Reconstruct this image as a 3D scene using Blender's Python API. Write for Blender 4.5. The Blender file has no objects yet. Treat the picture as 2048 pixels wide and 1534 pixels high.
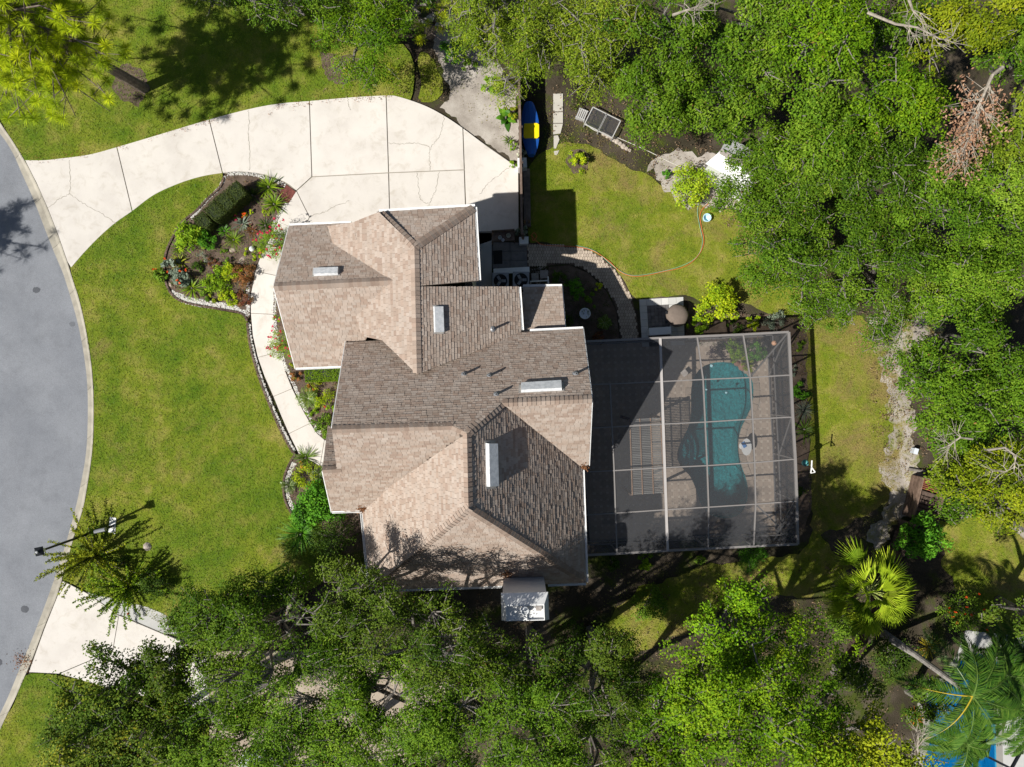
import bpy, bmesh, math, random
import numpy as np
from mathutils import Vector

# ------------------------------------------------------------------ camera, sky, sun, exposure
scene = bpy.context.scene
COL = scene.collection
CAMH = 32.0                       # drone altitude in metres, looking straight down
FPX = 25.0 / 36.0 * 2048          # focal length in photograph pixels
cam_data = bpy.data.cameras.new("camera")
cam_data.lens = 25.0
cam_data.sensor_width = 36.0
cam_data.clip_start = 0.5
cam_data.clip_end = 2000.0
cam = bpy.data.objects.new("camera", cam_data)
cam.location = (0, 0, CAMH)
COL.objects.link(cam)
scene.camera = cam

SUN_ELEV = math.radians(48.5)
SUN_DIR = Vector((0.902 * math.cos(SUN_ELEV), 0.432 * math.cos(SUN_ELEV), -math.sin(SUN_ELEV)))
world = bpy.data.worlds.new("World")
scene.world = world
world.use_nodes = True
wn = world.node_tree
sky = wn.nodes.new("ShaderNodeTexSky")
sky.sky_type = 'NISHITA'
sky.sun_disc = False
sky.sun_elevation = SUN_ELEV
sky.sun_rotation = math.atan2(-SUN_DIR.x, -SUN_DIR.y)
wn.links.new(sky.outputs[0], wn.nodes["Background"].inputs[0])
wn.nodes["Background"].inputs[1].default_value = 0.05
sd = bpy.data.lights.new("sun", 'SUN')
sd.energy = 5.0
sd.angle = math.radians(0.55)
sd.color = (1.0, 0.965, 0.91)
sun = bpy.data.objects.new("sun", sd)
sun.rotation_euler = SUN_DIR.to_track_quat('-Z', 'Y').to_euler()
sun.location = (-60, -30, 80)
COL.objects.link(sun)
vs = scene.view_settings
vs.view_transform = 'Standard'
vs.look = 'None'
vs.exposure = 0.3
vs.gamma = 1.0
scene.cycles.max_bounces = 6
scene.cycles.diffuse_bounces = 2
scene.cycles.transparent_max_bounces = 24
scene.cycles.use_denoising = True

rng = np.random.default_rng(7)
random.seed(7)

# ------------------------------------------------------------------ helpers
def W(px, py, z=0.0):
    s = (CAMH - z) / FPX
    return Vector(((px - 1024) * s, (767 - py) * s, z))

PPM = FPX / CAMH                  # photograph pixels per metre at ground level

def tag(o, label=None, cat=None, group=None, kind=None):
    if label: o["label"] = label
    if cat: o["category"] = cat
    if group: o["group"] = group
    if kind: o["kind"] = kind
    return o

def empty(name, loc=(0, 0, 0), label=None, cat=None, group=None):
    o = bpy.data.objects.new(name, None)
    o.empty_display_size = 0.2
    o.location = loc
    COL.objects.link(o)
    return tag(o, label, cat, group)

def link(o, parent=None):
    COL.objects.link(o)
    if parent is not None:
        o.parent = parent
        # vertices are written in world space: cancel the parent's offset
        p = parent
        off = Vector((0, 0, 0))
        while p is not None:
            off += p.location
            p = p.parent
        o.location = -off
    return o

def add_tint(me, tints):
    a = me.attributes.new("tint", 'FLOAT_COLOR', 'FACE')
    t = np.ones((len(me.polygons), 4), dtype=np.float32)
    t[:, :3] = np.asarray(tints, dtype=np.float32).reshape(-1, 3)
    a.data.foreach_set("color", t.ravel())

class MB:
    """collects faces, one build() makes one mesh object"""
    def __init__(self):
        self.v = []; self.f = []; self.t = []
    def poly(self, pts, tint=(1, 1, 1)):
        n = len(self.v)
        self.v.extend([tuple(p) for p in pts])
        self.f.append(tuple(range(n, n + len(pts))))
        self.t.append(tint)
        return self
    def faces(self, vs, fs, tint=(1, 1, 1)):
        n = len(self.v)
        self.v.extend([tuple(p) for p in vs])
        for f in fs:
            self.f.append(tuple(i + n for i in f)); self.t.append(tint)
        return self
    def box(self, c, s, rz=0.0, tint=(1, 1, 1), rx=0.0, ry=0.0):
        cx, cy, cz = c; hx, hy, hz = s[0] / 2, s[1] / 2, s[2] / 2
        from mathutils import Euler
        R = Euler((rx, ry, rz)).to_matrix()
        vs = [Vector(c) + R @ Vector((x * hx, y * hy, z * hz)) for x in (-1, 1) for y in (-1, 1) for z in (-1, 1)]
        return self.faces(vs, [(0, 1, 3, 2), (4, 6, 7, 5), (0, 4, 5, 1), (2, 3, 7, 6), (0, 2, 6, 4), (1, 5, 7, 3)], tint)
    def beam(self, a, b, w, h, tint=(1, 1, 1)):
        a = Vector(a); b = Vector(b); d = (b - a)
        if d.length < 1e-6: return self
        d.normalize()
        up = Vector((0, 0, 1)) if abs(d.z) < 0.95 else Vector((0, 1, 0))
        s = d.cross(up).normalized(); u = s.cross(d).normalized()
        vs = []
        for p in (a, b):
            for i, j in ((-1, -1), (1, -1), (1, 1), (-1, 1)):
                vs.append(p + s * (i * w / 2) + u * (j * h / 2))
        return self.faces(vs, [(0, 3, 2, 1), (4, 5, 6, 7), (0, 1, 5, 4), (1, 2, 6, 5), (2, 3, 7, 6), (3, 0, 4, 7)], tint)
    def tube(self, pts, radii, sides=6, tint=(1, 1, 1), caps=True):
        pts = [Vector(p) for p in pts]
        n0 = len(self.v)
        prev = None
        for i, p in enumerate(pts):
            d = (pts[min(i + 1, len(pts) - 1)] - pts[max(i - 1, 0)])
            if d.length < 1e-7: d = Vector((0, 0, 1))
            d.normalize()
            ref = prev if prev is not None else (Vector((1, 0, 0)) if abs(d.x) < 0.9 else Vector((0, 1, 0)))
            s = (ref - d * ref.dot(d))
            if s.length < 1e-5: s = d.orthogonal()
            s.normalize(); prev = s
            u = d.cross(s)
            r = radii[i] if hasattr(radii, '__len__') else radii
            for k in range(sides):
                a = 2 * math.pi * k / sides
                self.v.append(tuple(p + s * (r * math.cos(a)) + u * (r * math.sin(a))))
        for i in range(len(pts) - 1):
            for k in range(sides):
                k2 = (k + 1) % sides
                self.f.append((n0 + i * sides + k, n0 + i * sides + k2, n0 + (i + 1) * sides + k2, n0 + (i + 1) * sides + k)); self.t.append(tint)
        if caps:
            self.f.append(tuple(n0 + k for k in range(sides))[::-1]); self.t.append(tint)
            m = n0 + (len(pts) - 1) * sides
            self.f.append(tuple(m + k for k in range(sides))); self.t.append(tint)
        return self
    def lathe(self, c, prof, sides=16, tint=(1, 1, 1), sx=1.0, sy=1.0, rz=0.0):
        c = Vector(c); n0 = len(self.v)
        for (r, z) in prof:
            for k in range(sides):
                a = 2 * math.pi * k / sides
                x, y = r * math.cos(a) * sx, r * math.sin(a) * sy
                self.v.append((c.x + x * math.cos(rz) - y * math.sin(rz), c.y + x * math.sin(rz) + y * math.cos(rz), c.z + z))
        for i in range(len(prof) - 1):
            for k in range(sides):
                k2 = (k + 1) % sides
                self.f.append((n0 + i * sides + k, n0 + i * sides + k2, n0 + (i + 1) * sides + k2, n0 + (i + 1) * sides + k)); self.t.append(tint)
        self.f.append(tuple(n0 + k for k in range(sides))[::-1]); self.t.append(tint)
        m = n0 + (len(prof) - 1) * sides
        self.f.append(tuple(m + k for k in range(sides))); self.t.append(tint)
        return self
    def prism(self, pts, z0, z1, tint=(1, 1, 1)):
        """pts: list of (x, y) counter-clockwise or not, flat top and bottom"""
        a = 0.0
        for i in range(len(pts)):
            x1, y1 = pts[i][0], pts[i][1]; x2, y2 = pts[(i + 1) % len(pts)][0], pts[(i + 1) % len(pts)][1]
            a += x1 * y2 - x2 * y1
        if a < 0: pts = pts[::-1]
        n = len(pts)
        vs = [(p[0], p[1], z0) for p in pts] + [(p[0], p[1], z1) for p in pts]
        fs = [tuple(range(n, 2 * n)), tuple(range(n))[::-1]]
        for i in range(n):
            j = (i + 1) % n
            fs.append((i, j, j + n, i + n))
        return self.faces(vs, fs, tint)
    def build(self, name, mat, parent=None, smooth=False, kind=None):
        me = bpy.data.meshes.new(name)
        me.from_pydata(self.v, [], self.f)
        add_tint(me, self.t)
        me.materials.append(mat)
        if smooth:
            me.polygons.foreach_set("use_smooth", [True] * len(me.polygons))
        me.update()
        o = bpy.data.objects.new(name, me)
        link(o, parent)
        if kind: o["kind"] = kind
        return o

def quads_np(name, V, tints, mat, parent=None, nper=4, kind=None):
    """V: (N, nper, 3) polygons"""
    N = V.shape[0]
    me = bpy.data.meshes.new(name)
    me.vertices.add(N * nper)
    me.vertices.foreach_set("co", V.astype(np.float32).ravel())
    me.loops.add(N * nper)
    me.loops.foreach_set("vertex_index", np.arange(N * nper, dtype=np.int32))
    me.polygons.add(N)
    me.polygons.foreach_set("loop_start", np.arange(0, N * nper, nper, dtype=np.int32))
    me.polygons.foreach_set("loop_total", np.full(N, nper, dtype=np.int32))
    me.update(calc_edges=True)
    add_tint(me, tints)
    me.materials.append(mat)
    o = bpy.data.objects.new(name, me)
    link(o, parent)
    if kind: o["kind"] = kind
    return o

# ------------------------------------------------------------------ materials
def nodes(name):
    m = bpy.data.materials.new(name)
    m.use_nodes = True
    nt = m.node_tree
    return m, nt, nt.nodes["Principled BSDF"]

def ramp(nt, fac, stops):
    r = nt.nodes.new("ShaderNodeValToRGB")
    while len(r.color_ramp.elements) > 1:
        r.color_ramp.elements.remove(r.color_ramp.elements[-1])
    r.color_ramp.elements[0].position = stops[0][0]
    r.color_ramp.elements[0].color = (*stops[0][1], 1)
    for p, c in stops[1:]:
        e = r.color_ramp.elements.new(p); e.color = (*c, 1)
    nt.links.new(fac, r.inputs[0])
    return r.outputs[0]

def pos(nt):
    return nt.nodes.new("ShaderNodeNewGeometry").outputs["Position"]

def noise(nt, scale, detail=4.0, rough=0.6, vec=None, dist=0.0):
    n = nt.nodes.new("ShaderNodeTexNoise")
    n.inputs["Scale"].default_value = scale
    n.inputs["Detail"].default_value = detail
    n.inputs["Roughness"].default_value = rough
    n.inputs["Distortion"].default_value = dist
    nt.links.new(vec if vec is not None else pos(nt), n.inputs["Vector"])
    return n.outputs["Fac"]

def mixc(nt, fac, a, b, mode='MIX'):
    m = nt.nodes.new("ShaderNodeMix")
    m.data_type = 'RGBA'; m.blend_type = mode
    if isinstance(fac, (int, float)): m.inputs[0].default_value = fac
    else: nt.links.new(fac, m.inputs[0])
    for i, c in ((6, a), (7, b)):
        if isinstance(c, tuple): m.inputs[i].default_value = (*c, 1)
        else: nt.links.new(c, m.inputs[i])
    return m.outputs[2]

def tintnode(nt):
    a = nt.nodes.new("ShaderNodeAttribute")
    a.attribute_name = "tint"
    return a.outputs["Color"]

def bump(nt, bsdf, height, strength, dist):
    b = nt.nodes.new("ShaderNodeBump")
    b.inputs["Strength"].default_value = strength
    b.inputs["Distance"].default_value = dist
    nt.links.new(height, b.inputs["Height"])
    nt.links.new(b.outputs[0], bsdf.inputs["Normal"])

def mat_noise(name, stops, scale=3.0, detail=5.0, rough=0.8, fine=None, bmp=0.0, bscale=40.0, spec=0.3, tint=True):
    m, nt, b = nodes(name)
    c = ramp(nt, noise(nt, scale, detail), stops)
    if fine:
        c = mixc(nt, 1.0, c, ramp(nt, noise(nt, fine[0], 3.0, 0.7), [(0.25, (fine[1],) * 3), (0.75, (fine[2],) * 3)]), 'MULTIPLY')
    if tint:
        c = mixc(nt, 1.0, c, tintnode(nt), 'MULTIPLY')
    nt.links.new(c, b.inputs["Base Color"])
    b.inputs["Roughness"].default_value = rough
    b.inputs["Specular IOR Level"].default_value = spec
    if bmp: bump(nt, b, noise(nt, bscale, 4.0), bmp, 0.02)
    return m

def mat_plain(name, col, rough=0.6, metal=0.0, spec=0.4, var=0.12):
    m, nt, b = nodes(name)
    n = noise(nt, 6.0, 5.0)
    c = ramp(nt, n, [(0.3, tuple(x * (1 - var) for x in col)), (0.7, tuple(min(1, x * (1 + var)) for x in col))])
    c = mixc(nt, 1.0, c, tintnode(nt), 'MULTIPLY')
    nt.links.new(c, b.inputs["Base Color"])
    b.inputs["Roughness"].default_value = rough
    b.inputs["Metallic"].default_value = metal
    b.inputs["Specular IOR Level"].default_value = spec
    return m

def mat_leaf(name, rough=0.6, trans=0.17, spec=0.10):
    m, nt, b = nodes(name)
    t = tintnode(nt)
    nt.links.new(t, b.inputs["Base Color"])
    b.inputs["Roughness"].default_value = rough
    b.inputs["Specular IOR Level"].default_value = spec
    tr = nt.nodes.new("ShaderNodeBsdfTranslucent")
    c2 = mixc(nt, 1.0, t, (1.15, 1.1, 0.45), 'MULTIPLY')
    nt.links.new(c2, tr.inputs[0])
    mx = nt.nodes.new("ShaderNodeMixShader")
    mx.inputs[0].default_value = trans
    nt.links.new(b.outputs[0], mx.inputs[1])
    nt.links.new(tr.outputs[0], mx.inputs[2])
    nt.links.new(mx.outputs[0], nt.nodes["Material Output"].inputs[0])
    return m

M = {}
M['leaf'] = mat_leaf("leaf")
M['glossleaf'] = mat_leaf("glossy_leaf", 0.45, 0.2, 0.22)
M['bark'] = mat_noise("bark", [(0.3, (0.12, 0.105, 0.09)), (0.7, (0.30, 0.275, 0.24))], 6.0, 6.0, 0.9, bmp=0.6, bscale=14)
M['pinebark'] = mat_noise("pine_bark", [(0.3, (0.10, 0.075, 0.06)), (0.7, (0.24, 0.19, 0.16))], 7.0, 6.0, 0.9, bmp=0.6, bscale=10)
M['palmbark'] = mat_noise("palm_bark", [(0.3, (0.22, 0.20, 0.18)), (0.7, (0.42, 0.39, 0.35))], 5.0, 6.0, 0.9, bmp=0.4, bscale=14)
M['concrete'] = mat_noise("concrete", [(0.25, (0.54, 0.50, 0.45)), (0.5, (0.62, 0.58, 0.525)), (0.8, (0.67, 0.63, 0.57))], 0.7, 8.0, 0.85, fine=(60, 0.94, 1.04), bmp=0.15, bscale=120)
def stain_concrete():
    m = M['concrete']; nt = m.node_tree; b = nt.nodes['Principled BSDF']
    c = b.inputs['Base Color'].links[0].from_socket
    st = ramp(nt, noise(nt, 1.9, 9.0, 0.72, dist=0.6), [(0.30, (.84, .82, .78)), (0.48, (1, 1, 1))])
    s2 = ramp(nt, noise(nt, 5.5, 6.0, 0.8), [(0.24, (.80, .78, .74)), (0.36, (1, 1, 1))])
    c = mixc(nt, 1.0, mixc(nt, 1.0, c, st, 'MULTIPLY'), s2, 'MULTIPLY')
    nt.links.new(c, b.inputs['Base Color'])
stain_concrete()
M['greyconcrete'] = mat_noise("grey_concrete", [(0.25, (0.40, 0.40, 0.38)), (0.75, (0.52, 0.51, 0.48))], 1.5, 8.0, 0.85, fine=(60, 0.92, 1.05), bmp=0.15, bscale=120)
M['curb'] = mat_noise("curb_concrete", [(0.25, (0.27, 0.245, 0.20)), (0.5, (0.38, 0.35, 0.285)), (0.8, (0.47, 0.43, 0.35))], 2.2, 8.0, 0.9, fine=(50, 0.85, 1.08), bmp=0.2, bscale=100)
M['crack'] = mat_plain("crack_tan", (0.30, 0.27, 0.22), 1.0, spec=0.0)
M['soil'] = mat_noise("soil", [(0.2, (0.065, 0.046, 0.034)), (0.5, (0.13, 0.095, 0.072)), (0.8, (0.22, 0.165, 0.125))], 2.5, 8.0, 0.95, fine=(38, 0.55, 1.3), bmp=0.7, bscale=30, spec=0.1)
M['mulch'] = mat_noise("red_mulch", [(0.2, (0.10, 0.035, 0.03)), (0.8, (0.24, 0.085, 0.07))], 9.0, 8.0, 0.95, fine=(40, 0.6, 1.3), bmp=0.6, bscale=40, spec=0.1)
M['sand'] = mat_noise("sand", [(0.2, (0.19, 0.165, 0.14)), (0.45, (0.36, 0.32, 0.275)), (0.7, (0.50, 0.46, 0.405))], 1.1, 9.0, 0.95, fine=(30, 0.72, 1.15), bmp=0.4, bscale=30, spec=0.1)
M['tansand'] = mat_noise('tan_sand', [(0.25, (0.30, 0.24, 0.18)), (0.75, (0.46, 0.39, 0.30))], 1.4, 8.0, 0.95, fine=(26, 0.7, 1.15), bmp=0.3, bscale=40)
M['white'] = mat_plain("white_paint", (0.78, 0.78, 0.76), 0.5, var=0.04)
M['stucco'] = mat_plain("stucco", (0.66, 0.62, 0.55), 0.9, var=0.05)
M['roofdeck'] = mat_plain("roof_underlay", (0.16, 0.125, 0.10), 0.95)
M['shingle'] = mat_noise("shingle", [(0.3, (0.93, 0.92, 0.91)), (0.7, (1.06, 1.07, 1.08))], 1.3, 6.0, 0.92, fine=(70, 0.85, 1.12), bmp=0.35, bscale=110, spec=0.15)
M['ventmetal'] = mat_noise("weathered_white_metal", [(0.3, (0.50, 0.52, 0.53)), (0.6, (0.74, 0.75, 0.75))], 7.0, 8.0, 0.45, spec=0.5)
M['darkmetal'] = mat_plain("dark_metal", (0.02, 0.022, 0.025), 0.4, 0.3)
M['greymetal'] = mat_plain("grey_metal", (0.30, 0.31, 0.32), 0.45, 0.5)
M['alu'] = mat_plain("cage_aluminium", (0.22, 0.205, 0.195), 0.5, 0.0, var=0.05)
M['wood'] = mat_noise("weathered_wood", [(0.2, (0.09, 0.06, 0.045)), (0.8, (0.26, 0.19, 0.15))], 5.0, 8.0, 0.85, fine=(30, 0.7, 1.2), bmp=0.4, bscale=40, spec=0.2)
M['redwood'] = mat_plain("stained_red_wood", (0.30, 0.10, 0.05), 0.8, var=0.25)
M['plastic'] = mat_plain("coloured_plastic", (1, 1, 1), 0.35, var=0.06)
M['stone'] = mat_noise("stone", [(0.2, (0.22, 0.19, 0.17)), (0.8, (0.50, 0.46, 0.42))], 6.0, 7.0, 0.9, bmp=0.5, bscale=20)
M['paver'] = mat_noise("paver", [(0.25, (0.40, 0.34, 0.28)), (0.75, (0.56, 0.48, 0.40))], 2.2, 6.0, 0.9, fine=(40, 0.85, 1.1), bmp=0.2, bscale=60)
M['darkpaver'] = mat_noise("dark_paver", [(0.25, (0.12, 0.12, 0.12)), (0.75, (0.24, 0.22, 0.21))], 4.0, 6.0, 0.9, fine=(40, 0.85, 1.1))
M['cloth'] = mat_plain("canvas_cover", (0.17, 0.135, 0.11), 0.9, var=0.12)  # fabric darker than tan: the gable's shadow is put into its colour
M['rubber'] = mat_plain("black_rubber", (0.012, 0.012, 0.012), 0.8)
M['flower'] = mat_leaf("petal", 0.6, 0.25, 0.2)

def mat_asphalt():
    m, nt, b = nodes("asphalt")
    c = ramp(nt, noise(nt, 0.35, 6.0), [(0.3, (0.172, 0.182, 0.20)), (0.7, (0.235, 0.246, 0.264))])
    c = mixc(nt, 1.0, c, ramp(nt, noise(nt, 28.0, 4.0, 0.8), [(0.25, (0.72,) * 3), (0.75, (1.25,) * 3)]), 'MULTIPLY')
    c = mixc(nt, 1.0, c, ramp(nt, noise(nt, 1.3, 8.0, 0.7), [(0.30, (0.86,) * 3), (0.5, (1.0,) * 3), (0.8, (1.08,) * 3)]), 'MULTIPLY')
    c = mixc(nt, 1.0, c, tintnode(nt), 'MULTIPLY')
    nt.links.new(c, b.inputs["Base Color"])
    b.inputs["Roughness"].default_value = 0.9
    b.inputs["Specular IOR Level"].default_value = 0.25
    bump(nt, b, noise(nt, 60, 4.0), 0.4, 0.02)
    return m
M['asphalt'] = mat_asphalt()

def grass_colour(nt, dry):
    big = noise(nt, 0.22, 5.0, 0.6)
    mid = noise(nt, 1.1, 6.0, 0.65)
    c1 = ramp(nt, mid, [(0.28, (0.072, 0.140, 0.008)), (0.5, (0.120, 0.180, 0.014)), (0.72, (0.195, 0.205, 0.034))])
    c2 = ramp(nt, mid, [(0.28, (0.115, 0.175, 0.010)), (0.5, (0.195, 0.225, 0.022)), (0.72, (0.32, 0.275, 0.075))])
    f = ramp(nt, big, [(0.42 - dry, (0, 0, 0)), (0.62 - dry, (1, 1, 1))])
    c = mixc(nt, f, c1, c2)
    # thin brown patches
    p = ramp(nt, noise(nt, 0.33, 6.0, 0.7, dist=0.4), [(0.60 - dry * .5, (0, 0, 0)), (0.74 - dry * .5, (.75, .75, .75))])
    return mixc(nt, p, c, (0.235, 0.165, 0.07))

def mat_lawn(name, dry):
    m, nt, b = nodes(name)
    c = grass_colour(nt, dry)
    c = mixc(nt, 1.0, c, ramp(nt, noise(nt, 24.0, 5.0, 0.75), [(0.25, (0.62,) * 3), (0.75, (1.3,) * 3)]), 'MULTIPLY')
    nt.links.new(c, b.inputs["Base Color"])
    b.inputs["Roughness"].default_value = 0.95
    b.inputs["Specular IOR Level"].default_value = 0.1
    bump(nt, b, noise(nt, 30, 5.0), 0.8, 0.04)
    return m
def mat_blade(name, dry):
    m, nt, b = nodes(name)
    c = mixc(nt, 1.0, grass_colour(nt, dry), tintnode(nt), 'MULTIPLY')
    nt.links.new(c, b.inputs["Base Color"])
    b.inputs["Roughness"].default_value = 0.6
    b.inputs["Specular IOR Level"].default_value = 0.25
    return m
M['lawn'] = mat_lawn("lawn_turf", 0.0); M['blade'] = mat_blade("grass_blade", 0.0)
M['lawn2'] = mat_lawn("dry_lawn_turf", 0.15); M['blade2'] = mat_blade("dry_grass_blade", 0.15)
M['lawn3'] = mat_lawn("thin_dry_turf", 0.27); M['blade3'] = mat_blade("thin_dry_grass_blade", 0.27)

def mat_ground():
    m, nt, b = nodes("ground_litter")
    big = noise(nt, 0.35, 7.0, 0.6)
    c = ramp(nt, big, [(0.25, (0.025, 0.024, 0.012)), (0.45, (0.055, 0.045, 0.03)), (0.62, (0.10, 0.08, 0.058)), (0.8, (0.18, 0.15, 0.12))])
    c = mixc(nt, 1.0, c, ramp(nt, noise(nt, 22.0, 5.0, 0.8), [(0.25, (0.5,) * 3), (0.75, (1.4,) * 3)]), 'MULTIPLY')
    g = ramp(nt, noise(nt, 0.8, 6.0, 0.65), [(0.50, (0, 0, 0)), (0.62, (1, 1, 1))])
    c = mixc(nt, g, c, ramp(nt, noise(nt, 14.0, 5.0, 0.8), [(0.3, (0.03, 0.05, 0.008)), (0.7, (0.085, 0.10, 0.018))]))
    nt.links.new(c, b.inputs["Base Color"])
    b.inputs["Roughness"].default_value = 0.97
    b.inputs["Specular IOR Level"].default_value = 0.1
    bump(nt, b, noise(nt, 18, 6.0), 0.8, 0.05)
    return m
M['ground'] = mat_ground()

def mat_patchy_sand():
    m, nt, b = nodes('patchy_sand')
    c = ramp(nt, noise(nt, 1.1, 9.0), [(0.25, (0.22, 0.19, 0.16)), (0.5, (0.36, 0.32, 0.275)), (0.7, (0.48, 0.44, 0.39))])
    f = ramp(nt, noise(nt, 1.0, 9.0, 0.72, dist=0.5), [(0.47, (0, 0, 0)), (0.60, (1, 1, 1))])
    c = mixc(nt, f, c, grass_colour(nt, 0.3))
    c = mixc(nt, 1.0, c, ramp(nt, noise(nt, 26.0, 5.0, 0.8), [(0.25, (0.65,) * 3), (0.75, (1.25,) * 3)]), 'MULTIPLY')
    nt.links.new(c, b.inputs['Base Color']); b.inputs['Roughness'].default_value = .95; b.inputs['Specular IOR Level'].default_value = .1
    bump(nt, b, noise(nt, 24, 5.0), .6, .03)
    return m
M['patchysand'] = mat_patchy_sand()
def mat_screen():
    m, nt, b = nodes("insect_screen")
    b.inputs["Base Color"].default_value = (0.072, 0.073, 0.078, 1)
    b.inputs["Roughness"].default_value = 0.7
    tr = nt.nodes.new("ShaderNodeBsdfTransparent")
    mx = nt.nodes.new("ShaderNodeMixShader")
    mx.inputs[0].default_value = 0.43
    nt.links.new(tr.outputs[0], mx.inputs[1]); nt.links.new(b.outputs[0], mx.inputs[2])
    nt.links.new(mx.outputs[0], nt.nodes["Material Output"].inputs[0])
    return m
M['screen'] = mat_screen()

def mat_water(name, col, rip):
    m, nt, b = nodes(name)
    tr = nt.nodes.new("ShaderNodeBsdfTransparent")
    tr.inputs[0].default_value = (*col, 1)
    gl = nt.nodes.new("ShaderNodeBsdfGlossy")
    gl.inputs["Roughness"].default_value = 0.04
    bp = nt.nodes.new("ShaderNodeBump")
    bp.inputs["Strength"].default_value = rip
    bp.inputs["Distance"].default_value = 0.05
    nt.links.new(noise(nt, 5.0, 4.0, 0.6, dist=0.8), bp.inputs["Height"])
    nt.links.new(bp.outputs[0], gl.inputs["Normal"])
    fr = nt.nodes.new("ShaderNodeFresnel")
    fr.inputs[0].default_value = 1.33
    nt.links.new(bp.outputs[0], fr.inputs["Normal"])
    mx = nt.nodes.new("ShaderNodeMixShader")
    nt.links.new(fr.outputs[0], mx.inputs[0])
    nt.links.new(tr.outputs[0], mx.inputs[1]); nt.links.new(gl.outputs[0], mx.inputs[2])
    nt.links.new(mx.outputs[0], nt.nodes["Material Output"].inputs[0])
    return m
M['water'] = mat_water("pool_water", (0.48, 0.88, 0.90), 0.7)
M['water2'] = mat_water("neighbour_pool_water", (0.25, 0.68, 0.88), 0.4)
M['plaster'] = mat_noise("pool_plaster", [(0.3, (0.06, 0.27, 0.29)), (0.7, (0.12, 0.42, 0.43))], 5.0, 6.0, 0.8, fine=(12, 0.6, 1.35))
M['plaster2'] = mat_noise("blue_pool_plaster", [(0.3, (0.02, 0.20, 0.34)), (0.7, (0.035, 0.28, 0.42))], 3.0, 5.0, 0.8)

# ------------------------------------------------------------------ polygons
def area2(p):
    return sum(p[i][0] * p[(i + 1) % len(p)][1] - p[(i + 1) % len(p)][0] * p[i][1] for i in range(len(p)))

def jitter_poly(pts, step, amp, seed=1, keep=None):
    """subdivide an outline of world xy points and make it wander"""
    r = random.Random(seed); out = []; n = len(pts); S = 0.0
    ph = [r.uniform(0, 6.28) for _ in range(4)]
    for i in range(n):
        a = Vector(pts[i][:2]); b = Vector(pts[(i + 1) % n][:2]); L = (b - a).length
        k = max(1, int(L / step))
        nrm = Vector((-(b - a).y, (b - a).x))
        if nrm.length > 0: nrm.normalize()
        for j in range(k):
            p = a.lerp(b, j / k); q = S + L * j / k
            if amp: p += nrm * amp * (math.sin(q * 1.7 + ph[0]) + .7 * math.sin(q * 4.3 + ph[1]) + .5 * math.sin(q * 9.1 + ph[2]) + .35 * math.sin(q * 19 + ph[3]))
            out.append((p.x, p.y))
        S += L
    return out

def smooth_line(pts, sub=5, closed=False):
    """Catmull-Rom through pixel points"""
    out = []; n = len(pts)
    P = lambda i: pts[i % n] if closed else pts[max(0, min(n - 1, i))]
    for i in range(n if closed else n - 1):
        p0, p1, p2, p3 = (np.array(P(i + k), float) for k in (-1, 0, 1, 2))
        for j in range(sub):
            t = j / sub
            out.append(tuple(0.5 * ((2 * p1) + (-p0 + p2) * t + (2 * p0 - 5 * p1 + 4 * p2 - p3) * t * t + (-p0 + 3 * p1 - 3 * p2 + p3) * t ** 3)))
    if not closed: out.append(tuple(pts[-1]))
    return out

def pxy(pts, z=0.0):
    return [tuple(W(p[0], p[1], z)[:2]) for p in pts]

def fill2d(xy):
    """triangulate a simple outline: returns vertices and faces"""
    from mathutils.geometry import delaunay_2d_cdt
    n = len(xy)
    r = delaunay_2d_cdt([Vector(p) for p in xy], [(i, (i + 1) % n) for i in range(n)], [], 1, 1e-5)
    V = [(v.x, v.y) for v in r[0]]; F = []
    C = np.array([[sum(V[i][0] for i in f) / len(f), sum(V[i][1] for i in f) / len(f)] for f in r[2]])
    ok = inpoly(C, xy)
    for f, k in zip(r[2], ok):
        if k:
            a = area2([V[i] for i in f])
            F.append(tuple(f) if a > 0 else tuple(f)[::-1])
    return V, F

def sheet(name, xy, z, mat, parent=None, kind='structure'):
    V, F = fill2d(xy)
    mb = MB(); mb.faces([(x, y, z) for x, y in V], F)
    o = mb.build(name, mat, parent)
    if kind and parent is None: o["kind"] = kind
    return o

def inset(xy, d):
    """move each edge of a polygon inward by d"""
    if area2(xy) < 0: xy = xy[::-1]
    n = len(xy); out = []
    for i in range(n):
        p0, p1, p2 = (np.array(xy[(i + k) % n]) for k in (-1, 0, 1))
        e1 = p1 - p0; e2 = p2 - p1
        n1 = np.array((-e1[1], e1[0])) / (np.hypot(*e1) + 1e-9)
        n2 = np.array((-e2[1], e2[0])) / (np.hypot(*e2) + 1e-9)
        b = n1 + n2; L = b @ b
        if L < 0.2: b = n1; k = d
        else: k = d * 2 / L
        out.append(tuple(p1 + b * k))
    return out

def inpoly(P, poly):
    """vectorised even-odd test, P (N,2)"""
    x, y = P[:, 0], P[:, 1]
    c = np.zeros(len(P), bool); n = len(poly)
    for i in range(n):
        x1, y1 = poly[i][0], poly[i][1]; x2, y2 = poly[(i + 1) % n][0], poly[(i + 1) % n][1]
        if y1 == y2: continue
        m = ((y1 > y) != (y2 > y)) & (x < (x2 - x1) * (y - y1) / (y2 - y1) + x1)
        c ^= m
    return c

def scatter(poly, n, seed):
    r = np.random.default_rng(seed)
    a = np.array(poly); lo = a.min(0)[:2]; hi = a.max(0)[:2]
    tot = abs(area2(poly)) / 2; box = (hi - lo).prod()
    P = r.uniform(lo, hi, (int(n * box / max(tot, 1e-6) * 1.05) + 4, 2))
    return P[inpoly(P, poly)][:n]

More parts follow.
